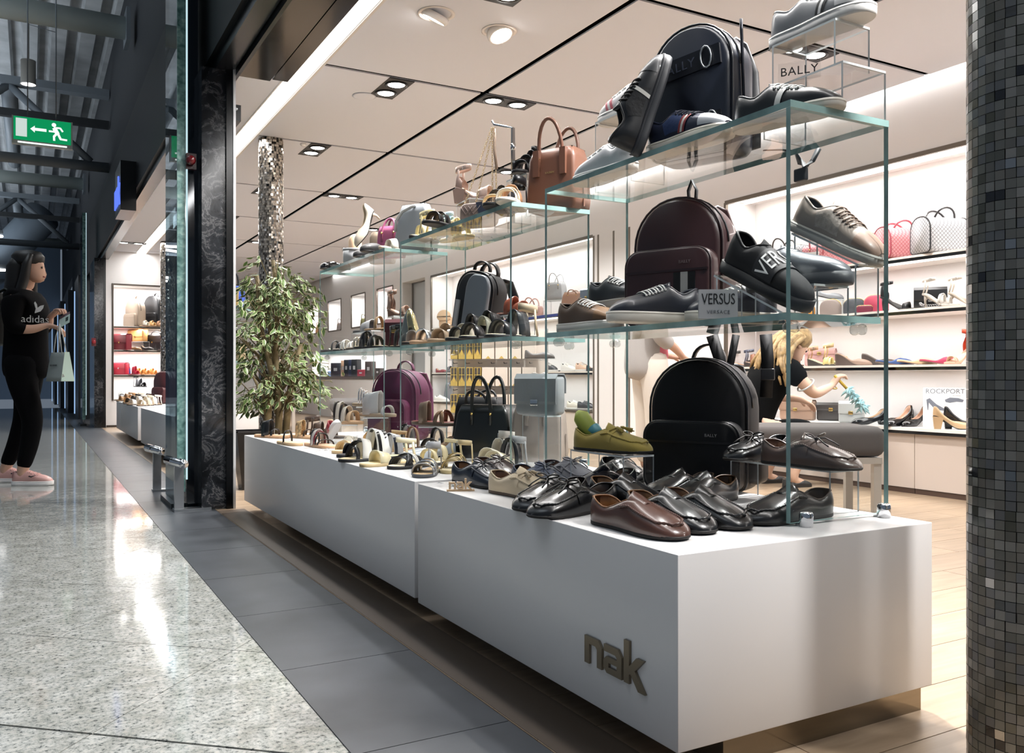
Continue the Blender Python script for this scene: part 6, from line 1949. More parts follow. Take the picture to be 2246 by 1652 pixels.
# third shelf
sandal('dark beaded wedge sandal leftmost on the third shelf', W(1602, z3), hd(-35), ((0.7, 0.72, 0.05, 0.04, '#2E2A28'),), '#2A2422', '#C69A78', 0.22, lift=0.025, heel='wedge', ankle=(0.08, 0.022, '#3A3634'))
sandal('brown flower-trimmed wedge sandal on the third shelf', W(1662, z3), hd(-35), ((0.3, 0.34, 0.08, 0.035, '#8A5E48'), (0.7, 0.72, 0.05, 0.045, '#7A5442')), '#2E2724', '#C7A288', 0.23, lift=0.03, heel='wedge', ankle=(0.085, 0.022, '#4A4E5E'))
sandal('tan wedge sandal behind the blond woman', W(1735, z3), hd(-35), ((0.72, 0.74, 0.05, 0.05, '#B98A64'),), '#4A3A30', '#C99F78', 0.22, lift=0.02, heel='wedge')
flap_bag('dusty pink flat clutch standing on the third shelf', W(1796, z3, 5.27), hd(-40), '#C79C98', 0.24, 0.13, 0.04, 0.3, 0.5)
sandal('pale yellow knotted wedge sandal before the pink clutch', W(1808, z3, 5.11), hd(-48), ((0.68, 0.7, 0.055, 0.04, '#DFCB86'), (0.76, 0.8, 0.05, 0.03, '#E9DAA0')), '#3C332C', '#E2D29C', 0.23, lift=0.04, heel='wedge', ankle=(0.075, 0.03, '#C9A184'))
sandal('yellow braided wedge sandal beside its twin', W(1832, z3, 5.16), hd(-45), ((0.68, 0.7, 0.055, 0.05, '#D6BC6C'),), '#4A3A2E', '#DCC894', 0.22, lift=0.05, heel='wedge', ankle=(0.085, 0.03, '#D8B98A'))
pump('taupe wedge mule with open heel on the third shelf', W(1888, z3), hd(-30), '#9A8070', 0.25, 0.075, 'wedge', 0.6, 2.4, '#B79C8A', '#5A4B44', back=False, name='wedge_mule')
pump('second taupe wedge mule behind the first', W(1915, z3, 5.22), hd(-30), '#5E524C', 0.25, 0.07, 'wedge', 0.6, 2.4, '#7A6A60', '#4A403A', back=False, name='wedge_mule')
for u, c, n in ((1972, '#2C4A7E', 'cobalt blue'), (2012, '#CDB089', 'sand beige'), (2054, '#A82E50', 'raspberry')):
    pump('%s flat peep mule on the third shelf' % n, W(u, z3), hd(-38), c, 0.25, 0.02, None, 0.7, 2.6, '#8A7464', '#6A5444', back=False, name='flat_mule')
sandal('orange-red high sandal with ankle cuff at the column edge', W(2098, z3), hd(200), ((0.74, 0.74, 0.04, 0.03, '#CFA58C'),), '#C9A288', '#D9B49A', 0.22, lift=0.09, heel='stiletto', back=(0.10, '#C2492E'), ankle=(0.105, 0.022, '#C2492E'))
# worktop
flap_bag('white flap bag with gold clasp on the worktop', W(1868, z4, 5.14), hd(-30), '#C9CCCB', 0.17, 0.15, 0.075, 0.55, 0.35, GOLD, handle=False)
flap_bag('taupe leather handbag being dusted on the worktop', W(1752, z4, 5.16), hd(-40), '#9C7F6C', 0.26, 0.15, 0.09, 0.5, 0.4, GOLD)
flap_bag('dark clutch lying behind the white flap bag', W(1822, z4, 5.28), hd(-35), '#3A3634', 0.22, 0.13, 0.04, 0.4, 0.4)
pump('black leather loafer pump pointing left on the worktop', W(1925, z4, 5.13), hd(188), '#17181A', 0.26, 0.045, 'block', 0.2, 2.0)
pump('black loafer pump of the pair, behind the first', W(1948, z4, 5.20), hd(188), '#1D1C1C', 0.25, 0.045, 'block', 0.2, 2.0, '#A98A74')
pump('shiny black patent pump with slim heel on the worktop', W(1980, z4, 5.10), hd(205), '#0D0D0F', 0.24, 0.075, 'stiletto', 0.05, 2.0, '#C9A690')
pump('second shiny black patent pump beside it', W(2002, z4, 5.16), hd(205), '#0E0E10', 0.24, 0.075, 'stiletto', 0.05, 2.0, '#C9A690')
pump('beige heeled pump before the white advert card', W(2092, z4, 5.09), hd(-20), '#BFA17C', 0.23, 0.08, 'block', 0.25, 2.2, '#DDC6A8')
pump('black slingback pump behind the beige one', W(2112, z4, 5.17), hd(-20), '#18181A', 0.23, 0.08, 'block', 0.2, 2.2)
rk = thing('advert_card', 'white lettered advert card with shoe pictures leaning on the wall', 'sign', W(2070, z4, 5.26), (R(-8), 0, hd(-30)))
link('card', G().box(-0.13, 0.13, -0.004, 0.004, 0, 0.26), mat('#E6E4E2', 0.35), rk)
lettering('ROCKPORT', 0.044, 0.0004, mat('#5A6068', 0.5), rk, (0.0, -0.0045, 0.235), (R(90), 0, 0))
lettering('by adidas', 0.013, 0.0004, mat('#7A7E84', 0.5), rk, (0.07, -0.0045, 0.208), (R(90), 0, 0))
lettering('H ΓΟΒΑ', 0.018, 0.0004, mat('#9A7068', 0.5), rk, (-0.02, -0.0045, 0.085), (R(90), 0, 0))
lettering('ΠΡΩΤΟΠΟΡΙΑΚΗ', 0.013, 0.0004, mat('#9A7068', 0.5), rk, (-0.01, -0.0045, 0.062), (R(90), 0, 0))
pg = G()
pg.prism([(-0.11, 0.18), (-0.09, 0.19), (-0.05, 0.15), (0.0, 0.12), (0.01, 0.105), (-0.03, 0.11), (-0.07, 0.13), (-0.095, 0.16), (-0.098, 0.11), (-0.102, 0.11)], 0.0045, 0.0055, 0, RX)
pg.prism([(0.0, 0.18), (0.03, 0.195), (0.08, 0.192), (0.112, 0.18), (0.105, 0.165), (0.07, 0.168), (0.03, 0.16), (0.005, 0.165)], 0.0045, 0.0055, 0, RX)
link('shoe_picture', pg, mat('#6A6E78', 0.5), rk)
# bay behind the middle case
ZB1, ZB2, ZB3 = 1.4575, 0.8205, 0.4105
tote('silver-grey slouchy handbag with looped handles on a stand', W(1220, ZB1 + 0.16, 5.15), hd(-35), '#A9A9AC', 0.25, 0.20, 0.13, wt_=0.20, handle_h=0.13, hw=0.12, mt=mat('#A9A9AB', 0.4, 0.2, 0.5, bump=0.5, bscale=16))
riser('white-edged clear stand under the silver-grey handbag', W(1220, ZB1, 5.15), hd(-35), 0.24, 0.16, 0.159)
tote('tan slouchy leather bag right of the silver-grey one', W(1258, ZB1, 5.15), hd(-30), '#8F6A56', 0.29, 0.225, 0.12, wt_=0.22, dt=0.05, handle_h=0.05, hw=0.10, mt=mat('#8F6A56', 0.45, 0, 0.5, bump=0.5, bscale=14))
tote('dusty rose handbag with looped handles behind the glass edge', W(1166, ZB1, 5.15), hd(-30), '#A8837A', 0.30, 0.13, 0.12, handle_h=0.13, hw=0.14, hr=0.008, mt=leather('#A8837A', 0.4))
tote('pale pink handbag beside the dusty rose one', W(1126, ZB1, 5.18), hd(-30), '#C6A39C', 0.24, 0.15, 0.10, handle_h=0.13, hw=0.12, hr=0.007, mt=leather('#C6A39C', 0.4))
flap_bag('slate blue bag at the right end of the upper shelf', W(1291, ZB1, 5.2), hd(-50), '#566170', 0.18, 0.24, 0.08, 0.4, 0.4)
hb = thing('saddle_bag', 'tan saddle bag with round flap in the bay behind the far cases', 'handbag', W(978, ZB1, 5.14), hd(-30))
link('body', puff(G(), arch(0.20, 0.17, 0.06, 0.03), -0.04, 0.04, 0.015), leather('#B99A7A', 0.45), hb)
link('flap', puff(G(), [(x, z + 0.10) for x, z in arch(0.24, 0.15, 0.11, 0.06)], -0.06, -0.035, 0.012), leather('#C0A282', 0.45), hb)
bl = tag(link('notice_strip', G().box(-0.004, 0.0, -1.3, 1.3, -0.03, 0.0), mat('#2C3F8F', 0.4), None, (5.018, ay(1200, 5.018), ZB1 - 0.005)), 'long blue printed strip on the edge of the upper shelf', 'shelf label')
for k, (u, c, kind, n) in enumerate(((968, '#7A2A30', 'flat', 'dark red flat shoe'), (985, '#5E5F63', 'sandal', 'grey knotted slide'), (1003, '#55565A', 'sandal', 'second grey knotted slide'), (1022, '#9A5A40', 'sandal', 'rust slide'), (1196, '#1E1F22', 'sneak', 'black slip-on with blue lining'), (1216, '#22252B', 'sneak', 'black lace shoe'), (1232, '#2A2A2E', 'sandal', 'black looped slide'), (1250, '#DAD8D4', 'sneak', 'white sneaker with dark heel'), (1274, '#D7B49C', 'sneak', 'peach slip-on'), (1294, '#26262A', 'flat', 'black flat shoe at the shelf end'))):
    lb = n + ' on the lower shelf behind the cases'
    if kind == 'flat':
        pump(lb, W(u, ZB2, 5.14), hd(-40), c, 0.22, 0.0, None, 0.4, 2.4)
    elif kind == 'sandal':
        sandal(lb, W(u, ZB2, 5.14), hd(-50), ((0.5, 0.56, 0.08, 0.06, c), (0.72, 0.72, 0.05, 0.05, c)), '#3A3632', '#8A7A6C', 0.23)
    else:
        sneaker(lb, W(u, ZB2, 5.14), hd(-60), c, '#D9D6D2', '#E8E6E2', 0.25, sth=0.02)
tote('small grey quilted backpack on the ledge behind the farthest case', W(990, ZB3, 5.16), hd(-20), '#6A6C70', 0.30, 0.27, 0.13, wt_=0.22, handle_h=0.07, hw=0.08, mt=mat('#6A6C70', 0.6, bump=0.4, bscale=40), name='quilted_backpack', cat='backpack')
sneaker('white sneaker on the ledge under the grey quilted backpack', W(975, ZB3, 5.07), hd(-30), '#DAD8D5', '#E4E2DE', '#EDECEA', 0.25, sth=0.02)
sneaker('white sneaker right of the grey quilted backpack', W(1012, ZB3, 5.07), hd(-30), '#D5CFC8', '#E4E2DE', '#D8B8A0', 0.25, sth=0.02)
sneaker('cream sneaker on the ledge behind the grey-blue flap bag', W(1264, ZB3, 5.12), hd(-40), '#D9D4C8', '#E4E2DE', '#EDECEA', 0.25, sth=0.02)
sneaker('dark grey sneaker at the right end of the ledge', W(1288, ZB3, 5.12), hd(-40), '#3C3D42', '#B9B6B0', '#5A5A5E', 0.25, sth=0.02)
# small niches
for k, (u, c) in enumerate(((686, '#B58A5E'), (734, '#8F8482'), (788, '#7F7C50'))):
    y = (17.3, 15.9, 14.56)[k]
    t_ = tote('%s shoulder bag in the %s small wall niche' % (('tan', 'taupe', 'olive')[k], ('farthest', 'second farthest', 'third farthest')[k]), (5.16, y, 1.641), hd(-40), c, 0.22, 0.15, 0.10, handle_h=0.10, hw=0.12)
fl_ = thing('artificial_flower', 'pink artificial flower on a thin stem in the niche by the mirror', 'flower', (5.16, 13.3, 1.641))
link('stem', G().tube([(0, 0, 0), (0.01, 0.02, 0.2), (0, 0, 0.36)], 0.006, 6), mat('#7A7A70', 0.6), fl_)
for k in range(5):
    a = 2 * PI * k / 5
    link('petal', G().lathe([(0.0, 0), (0.03, 0.04), (0.02, 0.10), (0.0, 0.12)], 8, 0, Matrix.Translation((0.02 * math.cos(a), 0.02 * math.sin(a), 0.35))), mat('#D27A92', 0.5), fl_)
# low lit recess: pen stands, books and boxes on the ledge
ZL = 0.7705
for k, (y, wd, h, c, n) in enumerate(((17.0, 0.20, 0.16, '#D9DCE2', 'white perfume box with blue cap'), (16.55, 0.12, 0.10, '#7FA0D0', 'pale blue small box'), (16.2, 0.24, 0.26, '#23252B', 'black rack of belts'), (15.75, 0.10, 0.30, '#A98A74', 'tan upright wallet display'), (15.55, 0.12, 0.31, '#14161C', 'black upright wallet display'), (15.32, 0.10, 0.31, '#20253A', 'navy upright wallet display'), (15.1, 0.14, 0.31, '#17181B', 'second black upright display'), (14.75, 0.16, 0.12, '#7A2230', 'dark red gift box'), (14.35, 0.15, 0.26, '#3A3230', 'framed photo card'), (13.9, 0.10, 0.14, '#2A2624', 'small dark card holder'))):
    t_ = thing('accessory_display', n + ' on the far lit ledge', 'accessory display', (5.17, y, ZL), hd(-30))
    link('body', rbox(G(), -wd / 2, wd / 2, -0.06, 0.06, 0, h, 0.008), mat(c, 0.35), t_)
    link('front_label', G().box(-wd * 0.18, wd * 0.18, -0.0625, -0.0605, h * 0.4, h * 0.62), mat('#B9B9BC', 0.3, 0.5), t_)

# ============================================================ RACK OF YELLOW BOXES
rx, ry = 3.22, 6.0
rkk = thing('box_rack', 'clear floor rack with hooks holding yellow and white shoe boxes', 'display rack', (rx, ry, 0), hd(-8))
for sd in (-1, 1):
    link('upright', G().box(sd * 0.38 - 0.006, sd * 0.38 + 0.006, 0.05, 0.07, 0, 1.14), mat('#D5D3D0', 0.2, 0.6), rkk)
link('base', G().box(-0.40, 0.40, -0.16, 0.16, 0, 0.02), mat('#D9D5D0', 0.3), rkk)
link('back_panel', G().box(-0.374, 0.374, 0.055, 0.06, 0.1, 1.12), mat('#D8CFC6', 0.4), rkk)
rows = (0.90, 0.69, 0.48, 0.27)
for z in rows:
    link('row_shelf', G().box(-0.374, 0.374, -0.12, 0.054, z - 0.012, z - 0.001), ACRYL, rkk)
    for k in range(7):
        x = -0.34 + 0.1 * k
        link('hook', G().tube([(x, 0.05, z - 0.03), (x, -0.10, z - 0.035), (x, -0.115, z - 0.025)], 0.003, 5), mat('#3A3836', 0.4, 0.5), rkk)
YB = mat('#BBA257', 0.5)
WBX = mat('#D9D0C6', 0.5)
PICT = mat('#4C4640', 0.5, var=0.6, vscale=30)
rot = Matrix.Rotation(hd(-8), 3, 'Z')
for r_, z in enumerate(rows[:3]):
    for k in range(8):
        x = -0.335 + (0.062 * k if k < 4 else 0.062 * 4 + 0.105 * (k - 4) + 0.022)
        yw = k < 4
        p = rot @ Vector((x, -0.055, 0)) + Vector((rx, ry, z))
        hw_ = 0.027 if yw else 0.048
        t_ = thing('shoe_box', ('slim yellow shoe box with photo, %s in the %s row' if yw else 'white shoe box with yellow corner, %s in the %s row') % (('first', 'second', 'third', 'fourth', 'first white', 'second white', 'third white', 'fourth white')[k] + (' from the left' if yw else ''), ('top', 'middle', 'lower')[r_]), 'box', p, hd(-8), 'boxes on the floor rack')
        link('carton', G().box(-hw_, hw_, -0.055, 0.055, 0, 0.145), YB if yw else WBX, t_)
        if yw:
            link('photo', G().prism([(-0.022, 0.14), (0.022, 0.14), (0.022, 0.03), (0.0, 0.075), (-0.022, 0.035)], 0.0552, 0.0565, 0, RX), PICT, t_)
            link('printed_lines', G().box(-0.022, 0.022, -0.0578, -0.0567, 0.085, 0.088).box(-0.0015, 0.0015, -0.0578, -0.0567, 0.03, 0.14), mat('#E2C65C', 0.5), t_)
        else:
            link('corner_print', G().prism([(-0.02, 0.002), (0.02, 0.002), (0.0, 0.024)], 0.0552, 0.0562, 0, RX), YB, t_)
for k, (z, c, n) in enumerate(((0.90, '#5E5A58', 'dark ballerina'), (0.69, '#B9B9B4', 'silver ballerina'), (0.48, '#1A1A1C', 'black ballerina'), (0.27, '#5E564A', 'khaki ballerina'))):
    p = rot @ Vector((0.28, -0.19, 0)) + Vector((rx, ry, z - 0.0))
    tr2 = thing('clear_tray', 'clear wire tray under the %s on the box rack' % n, 'display stand', (p.x, p.y, z - 0.03), hd(-8))
    link('plate', G().box(-0.12, 0.12, -0.04, 0.06, 0.024, 0.029), ACRYL, tr2)
    link('arm', G().tube([(0.0, 0.06, 0.02), (0.0, 0.14, 0.02)], 0.004, 6), STEEL, tr2)
    pump('%s with gathered edge at the end of a box row' % n, (p.x, p.y, z), hd(2), c, 0.23, 0.0, None, 0.5, 2.3, '#8A8078', name='ballerina_shoe')

# ============================================================ CASE AND SHELVES BEYOND
bb = tote('bright blue and gold handbag with black handles on the far case', (1.56, 8.02, GZ), hd(-10), '#1F46A8', 0.30, 0.20, 0.13, wt_=0.24, handle_h=0.17, hw=0.12, hr=0.010, hcol='#101114')
link('side_panel', G().box(0.06, 0.12, -0.072, -0.055, 0.02, 0.18), leather('#B59B63', 0.4), bb)
for k, (x, y, c, n) in enumerate(((1.30, 7.9, '#3C6FB0', 'blue'), (1.50, 8.05, '#C8C4BC', 'white'), (1.62, 8.3, '#2A2A2E', 'black'))):
    sneaker('%s sneaker on the plinth behind the plant' % n, (x, y, PT_), hd(-50), c, '#DDDAD4', '#E9E8E4', 0.27)
flap_bag('cream handbag on the plinth behind the plant', (1.62, 8.08, GS), hd(-30), '#C9B28E', 0.2, 0.15, 0.08)
# side wall niche goods
def Wn(u, z, y=14.55):
    return (ax(u, y), y, z)


backpack('beige leather backpack in the second entrance niche', Wn(273, 1.5375, 14.58), hd(-38), '#9C8B7A', 0.42, 0.44, 0.13, pocket=True, pk=(0.34, 0.2, 0.04), rt=0.20, straps=False)
backpack('black leather backpack in the second entrance niche', Wn(316, 1.5375, 14.60), hd(-34), '#131418', 0.42, 0.49, 0.13, pocket=True, pk=(0.34, 0.22, 0.04), rt=0.18, straps=False)
for u, c, n in ((302, '#D5CFC0', 'cream'), (320, '#C9A06A', 'gold'), (334, '#A98060', 'bronze'), (345, '#2A2624', 'dark')):
    sandal('%s knotted sandal at the foot of the niche backpacks' % n, Wn(u, 1.5375, 14.47), hd(-20), ((0.5, 0.56, 0.08, 0.05, c), (0.72, 0.72, 0.05, 0.05, c)), '#7A6248', '#D9C9A8', 0.2)
flap_bag('honey tan flap bag raised behind in the niche', Wn(278, 1.31, 14.66), hd(-28), '#C9955A', 0.34, 0.18, 0.10, 0.6, 0.4, GOLD)
riser('clear riser under the honey tan flap bag', Wn(278, 1.1735, 14.66), hd(-28), 0.38, 0.12, 0.136)
flap_bag('burgundy flap bag with gold clasp in the niche', Wn(267, 1.1735, 14.5), hd(-30), '#7A1E2C', 0.32, 0.24, 0.10, 0.55, 0.4, GOLD)
flap_bag('black flap bag with gold clasp in the niche', Wn(336, 1.1735, 14.52), hd(-28), '#17181B', 0.42, 0.24, 0.12, 0.5, 0.4, GOLD, handle=True)
pump('bronze flat shoe between the niche bags', Wn(298, 1.1735, 14.48), hd(-10), '#8A6A4A', 0.22, 0.01, None, 0.3)
pump('charcoal flat shoe between the niche bags', Wn(309, 1.1735, 14.50), hd(-10), '#3A3634', 0.22, 0.01, None, 0.3)
flap_bag('crimson studded clutch on the third niche shelf', Wn(262, 0.7955, 14.5), hd(-28), '#B01C38', 0.28, 0.18, 0.08, 0.5, 0.4, CHROME)
sandal('crimson sandal beside the clutch', Wn(276, 0.7955, 14.46), hd(-20), ((0.5, 0.56, 0.12, 0.06, '#B01C38'), (0.72, 0.72, 0.05, 0.05, '#B01C38')), '#7A1C2C', '#C9485C', 0.22)
sandal('blue strappy sandal on the third niche shelf', Wn(286, 0.7955, 14.5), hd(-20), ((0.5, 0.5, 0.15, 0.02, '#3C5CA8'), (0.6, 0.6, 0.12, 0.02, '#D5D9E4')), '#2A3A6A', '#8FA3CC', 0.2)
for u, n in ((300, 'left'), (312, 'middle'), (322, 'right')):
    sandal('orange cork sandal, %s of three on the third niche shelf' % n, Wn(u, 0.7955, 14.5), hd(-10), ((0.5, 0.5, 0.09, 0.05, '#C98A4A'), (0.72, 0.72, 0.06, 0.05, '#C98A4A')), '#A86E38', '#D9A56A', 0.22)
for u, n in ((268, 'left'), (280, 'right')):
    sneaker('black and white sneaker, %s of the pair on the lowest niche shelf' % n, Wn(u, 0.4245, 14.5), hd(-60), '#1E2024', '#E3E2DE', '#D9D8D4', 0.27)
riser('clear riser in the lowest niche shelf', Wn(308, 0.4245, 14.52), hd(-28), 0.34, 0.16, 0.18)
sandal('black buckled sandal on the clear riser of the niche', Wn(306, 0.606, 14.5), hd(-20), ((0.4, 0.46, 0.12, 0.08, '#2A2B2F'), (0.72, 0.72, 0.06, 0.06, '#1B1C20')), '#17181B', '#2A2A2C', 0.25, ankle=(0.14, 0.03, '#3A3B3F'))
# distant plinth goods
for k, (x, y, c, n) in enumerate(((1.13, 12.8, '#8A6A4A', 'tan'), (1.22, 12.45, '#C9BFA8', 'cream'), (1.12, 12.05, '#B58A5A', 'honey'), (1.26, 11.9, '#1E1C1A', 'black'), (1.10, 11.55, '#2A2624', 'dark brown'), (1.2, 11.3, '#5A4636', 'chestnut'), (1.10, 11.0, '#DAD6CE', 'white'), (1.24, 10.85, '#E4E1DA', 'chalk white'), (1.14, 10.6, '#C9BFA8', 'sand'))):
    sandal('%s sandal on the distant plinth of the second entrance' % n, (x, y, PT_), hd(230 + 12 * (k % 3)), ((0.4, 0.46, 0.09, 0.05, c), (0.72, 0.72, 0.06, 0.05, c)), '#3A2E24', '#C9A57C', 0.26, ankle=(0.09, 0.02, c))
backpack('burgundy rucksack leaning on the distant plinth', (1.5, 11.5, PT_), hd(-36), '#4E2528', 0.36, 0.40, 0.2, pocket=True, rt=0.15, straps=False)

# ============================================================ THE PLANT
def leaf_mesh(seed):
    r_ = random.Random(seed)
    L_, Wd = 1.0, 0.40 + 0.1 * r_.random()
    prof = [(0.0, 0.03), (0.18, 0.6), (0.42, 1.0), (0.68, 0.72), (0.88, 0.28), (1.0, 0.02)]
    g_ = G()
    v, f, mi_ = [], [], []
    droop = 0.12 + 0.1 * r_.random()
    for t, w_ in prof:
        z = -droop * t * t
        for s_ in (-1, -0.76, 0, 0.76, 1):
            v.append((t * L_, s_ * w_ * Wd / 2, z - 0.10 * abs(s_) * w_ + 0.02 * math.sin(9 * t + s_)))
    for i in range(len(prof) - 1):
        for j in range(4):
            a = i * 5 + j
            f.append((a, a + 5, a + 6, a + 1))
            mi_.append(1 if j in (0, 3) else 0)
    g_.add(v, f, 0, True)
    g_.m = mi_
    return g_


LG = [mat('#42592E', 0.4, 0, 0.4, var=0.35, vscale=3), mat('#B9BE93', 0.45, 0, 0.4)]
LG2 = [mat('#546B38', 0.4, 0, 0.4, var=0.3, vscale=3), mat('#C6CAA4', 0.45, 0, 0.4)]
LG3 = [mat('#36452A', 0.4, 0, 0.4, var=0.3, vscale=3), mat('#93996F', 0.45, 0, 0.4)]
pn = thing('potted_ficus', 'tall variegated weeping fig with pale-edged leaves in front of the mosaic column', 'plant', (1.56, 6.40, 0))
BARK = mat('#6E6248', 0.8, 0, 0.3, bump=0.4, bscale=40, var=0.25, vscale=12)
trunks = (
    [(0.03, 0.0, 0.10), (0.04, 0.0, 0.5), (0.01, 0.0, 0.9), (0.03, 0.0, 1.3), (0.0, 0.02, 1.62)],
    [(-0.02, -0.03, 0.10), (-0.05, -0.03, 0.45), (-0.02, -0.02, 0.8), (-0.10, 0.0, 1.15), (-0.12, 0.0, 1.5)],
    [(0.07, 0.02, 0.10), (0.11, 0.03, 0.5), (0.14, 0.03, 0.75), (0.2, 0.0, 1.0)],
    [(-0.05, -0.03, 0.42), (-0.09, -0.05, 0.62), (-0.18, -0.06, 0.80)])
for k, tr_ in enumerate(trunks):
    link('trunk' if k < 3 else 'branch', G().tube(tr_, [0.03 - 0.004 * i for i in range(len(tr_))] if k < 3 else [0.014, 0.011, 0.008], 9), BARK, pn)
link('pot', G().lathe([(0.0, 0.0), (0.15, 0.0), (0.17, 0.30), (0.155, 0.30), (0.145, 0.26), (0.0, 0.26)], 24), mat('#C9C5BF', 0.4), pn)
link('soil', G().lathe([(0.0, 0.262), (0.143, 0.262), (0.0, 0.275)], 20), mat('#2E2620', 0.95), pn)
lms = [leaf_mesh(k).mesh('leaf') for k in range(4)]
r_ = random.Random(21)
leaves = []
# sprays of foliage: centres measured over the visible crown
sprays = []
for k in range(150):
    z = r_.uniform(0.58, 1.50)
    rad = 0.12 + 0.26 * math.sin(PI * min(1, max(0.08, (1.62 - z) / 1.25))) ** 0.7
    a = r_.uniform(0, 2 * PI)
    rr = rad * math.sqrt(r_.random())
    sprays.append((rr * math.cos(a) * 1.05 - 0.01, rr * math.sin(a) * 0.75, z))
for (x, y, z) in ((0.30, -0.05, 1.42), (0.22, 0.0, 1.50), (0.37, -0.05, 1.2), (0.30, 0.0, 1.18), (0.40, -0.05, 0.85), (0.36, -0.08, 0.72), (0.38, 0.0, 0.65), (0.30, -0.1, 0.62), (-0.25, -0.05, 0.62), (-0.22, 0, 0.56), (-0.15, 0, 1.62), (0.05, 0.0, 1.6), (0.12, -0.05, 1.55), (0.42, -0.05, 0.72)):
    sprays.append((x, y, z))
twig = G()
for (x, y, z) in sprays:
    zs_ = max(0.45, z - 0.12)
    twig.tube([(x * 0.25, y * 0.25, zs_ - 0.02), (x * 0.7, y * 0.7, z + 0.02), (x, y, z + 0.01)], [0.005, 0.0035, 0.002], 5)
    n = r_.randint(9, 13)
    d0 = math.atan2(y, x) + r_.uniform(-0.6, 0.6)
    for i in range(n):
        f = i / n
        px = x * (0.72 + 0.42 * f) + r_.uniform(-0.05, 0.05)
        py = y * (0.72 + 0.42 * f) + r_.uniform(-0.05, 0.05)
        pz_ = z + r_.uniform(-0.05, 0.035) - 0.05 * f
        yaw = d0 + r_.uniform(-1.3, 1.3)
        leaves.append((px, py, pz_, yaw, R(r_.uniform(-15, 70)), R(r_.uniform(-40, 40)), r_.uniform(0.045, 0.08), r_.randint(0, 3), r_.choice((0, 0, 1, 1, 2))))
# largest in view: nearest to the viewer and not hidden by the jamb
fx, fy = -SN, -CS
leaves.sort(key=lambda q: -(q[0] * fx + q[1] * fy) * 3 - q[6] * 12)
rest = G()
for i, (px, py, pz_, yaw, pit, rol, sc_, mk, mt_) in enumerate(leaves):
    M = Matrix.Translation((px, py, pz_)) @ Matrix.Rotation(yaw, 4, 'Z') @ Matrix.Rotation(pit, 4, 'Y') @ Matrix.Rotation(rol, 4, 'X') @ Matrix.Scale(sc_, 4)
    if i < 300:
        o = link('leaf', lms[mk], (LG, LG2, LG3)[mt_], pn)
        o.matrix_local = M
    else:
        src = lms[mk]
        k0 = len(rest.v)
        rest.v += [tuple(M @ v.co) for v in src.vertices]
        for p in src.polygons:
            rest.f.append(tuple(k0 + j for j in p.vertices))
            rest.m.append(p.material_index + (0, 2, 4)[mt_])
            rest.sm.append(True)
tag(link('foliage', rest, LG + LG2 + LG3, pn), kind='stuff')
tag(link('twigs', twig, BARK, pn), kind='stuff')


# ============================================================ PEOPLE
def skin(name, chains, mats, parent, sub=2, root=None):
    """chains: list of lists of (x,y,z,r); joints at equal places are welded"""
    vs_, es, rs, idx = [], [], [], {}
    for ch in chains:
        prev = None
        for x, y, z, r in ch:
            k = (round(x, 4), round(y, 4), round(z, 4))
            if k not in idx:
                idx[k] = len(vs_)
                vs_.append(k)
                rs.append(r)
            i = idx[k]
            if prev is not None and prev != i:
                es.append((prev, i))
            prev = i
    me = bpy.data.meshes.new(name)
    me.from_pydata(vs_, es, [])
    o = bpy.data.objects.new(name, me)
    C.objects.link(o)
    md = o.modifiers.new('skin', 'SKIN')
    md.use_smooth_shade = True
    ly = me.skin_vertices[0].data if me.skin_vertices else None
    if ly is None:
        bm = bmesh.new()
        bm.from_mesh(me)
        bm.verts.layers.skin.verify()
        bm.to_mesh(me)
        bm.free()
        ly = me.skin_vertices[0].data
    for i, r in enumerate(rs):
        ly[i].radius = (r if not isinstance(r, tuple) else r[0], r if not isinstance(r, tuple) else r[1])
        ly[i].use_root = (i == 0)
    s = o.modifiers.new('sub', 'SUBSURF')
    s.levels = s.render_levels = sub
    dg = bpy.context.evaluated_depsgraph_get()
    me2 = bpy.data.meshes.new_from_object(o.evaluated_get(dg))
    bpy.data.objects.remove(o)
    me2.name = name
    me2.materials.clear()
    for p in me2.polygons:
        p.use_smooth = True
    return link(name, me2, mats, parent)


def head_g(h=0.235, M=None):
    """head looking along +x, chin at z=0"""
    g_ = G()
    w_ = h * 0.33
    prof = [(0.0, 0.30, 0.20, 0.16), (0.06, 0.52, 0.34, 0.17), (0.16, 0.68, 0.44, 0.13), (0.28, 0.80, 0.50, 0.06), (0.42, 0.92, 0.54, 0.0), (0.56, 0.98, 0.56, -0.03), (0.70, 0.98, 0.55, -0.05), (0.84, 0.84, 0.48, -0.06), (0.94, 0.56, 0.33, -0.06), (1.0, 0.14, 0.1, -0.06)]
    rings = []
    for f, dx, dy, cx in prof:
        ring = []
        for k in range(20):
            a = 2 * PI * k / 20
            x = (cx + dx * 0.46 * math.cos(a)) * h
            y = dy * 0.60 * math.sin(a) * h
            if abs(a) < 0.01 and 0.22 < f < 0.5:      # nose ridge
                x += h * (0.075 if f < 0.36 else 0.035)
            if abs(a) < 0.01 and 0.1 < f < 0.2:
                x += h * 0.02
            ring.append((x, y, f * h))
        rings.append(ring)
    g_.rings(rings, 0, True, True, True, True, M)
    for sd in (-1, 1):       # ears
        g_.lathe([(0.0, -0.006), (0.022, -0.004), (0.024, 0.004), (0.0, 0.008)], 10, 0, (M or Matrix()) @ Matrix.Translation((-0.01, sd * h * 0.335, h * 0.44)) @ Matrix.Rotation(R(90), 4, 'X') @ Matrix.Scale(1.35, 4, (0, 1, 0)))
    return g_


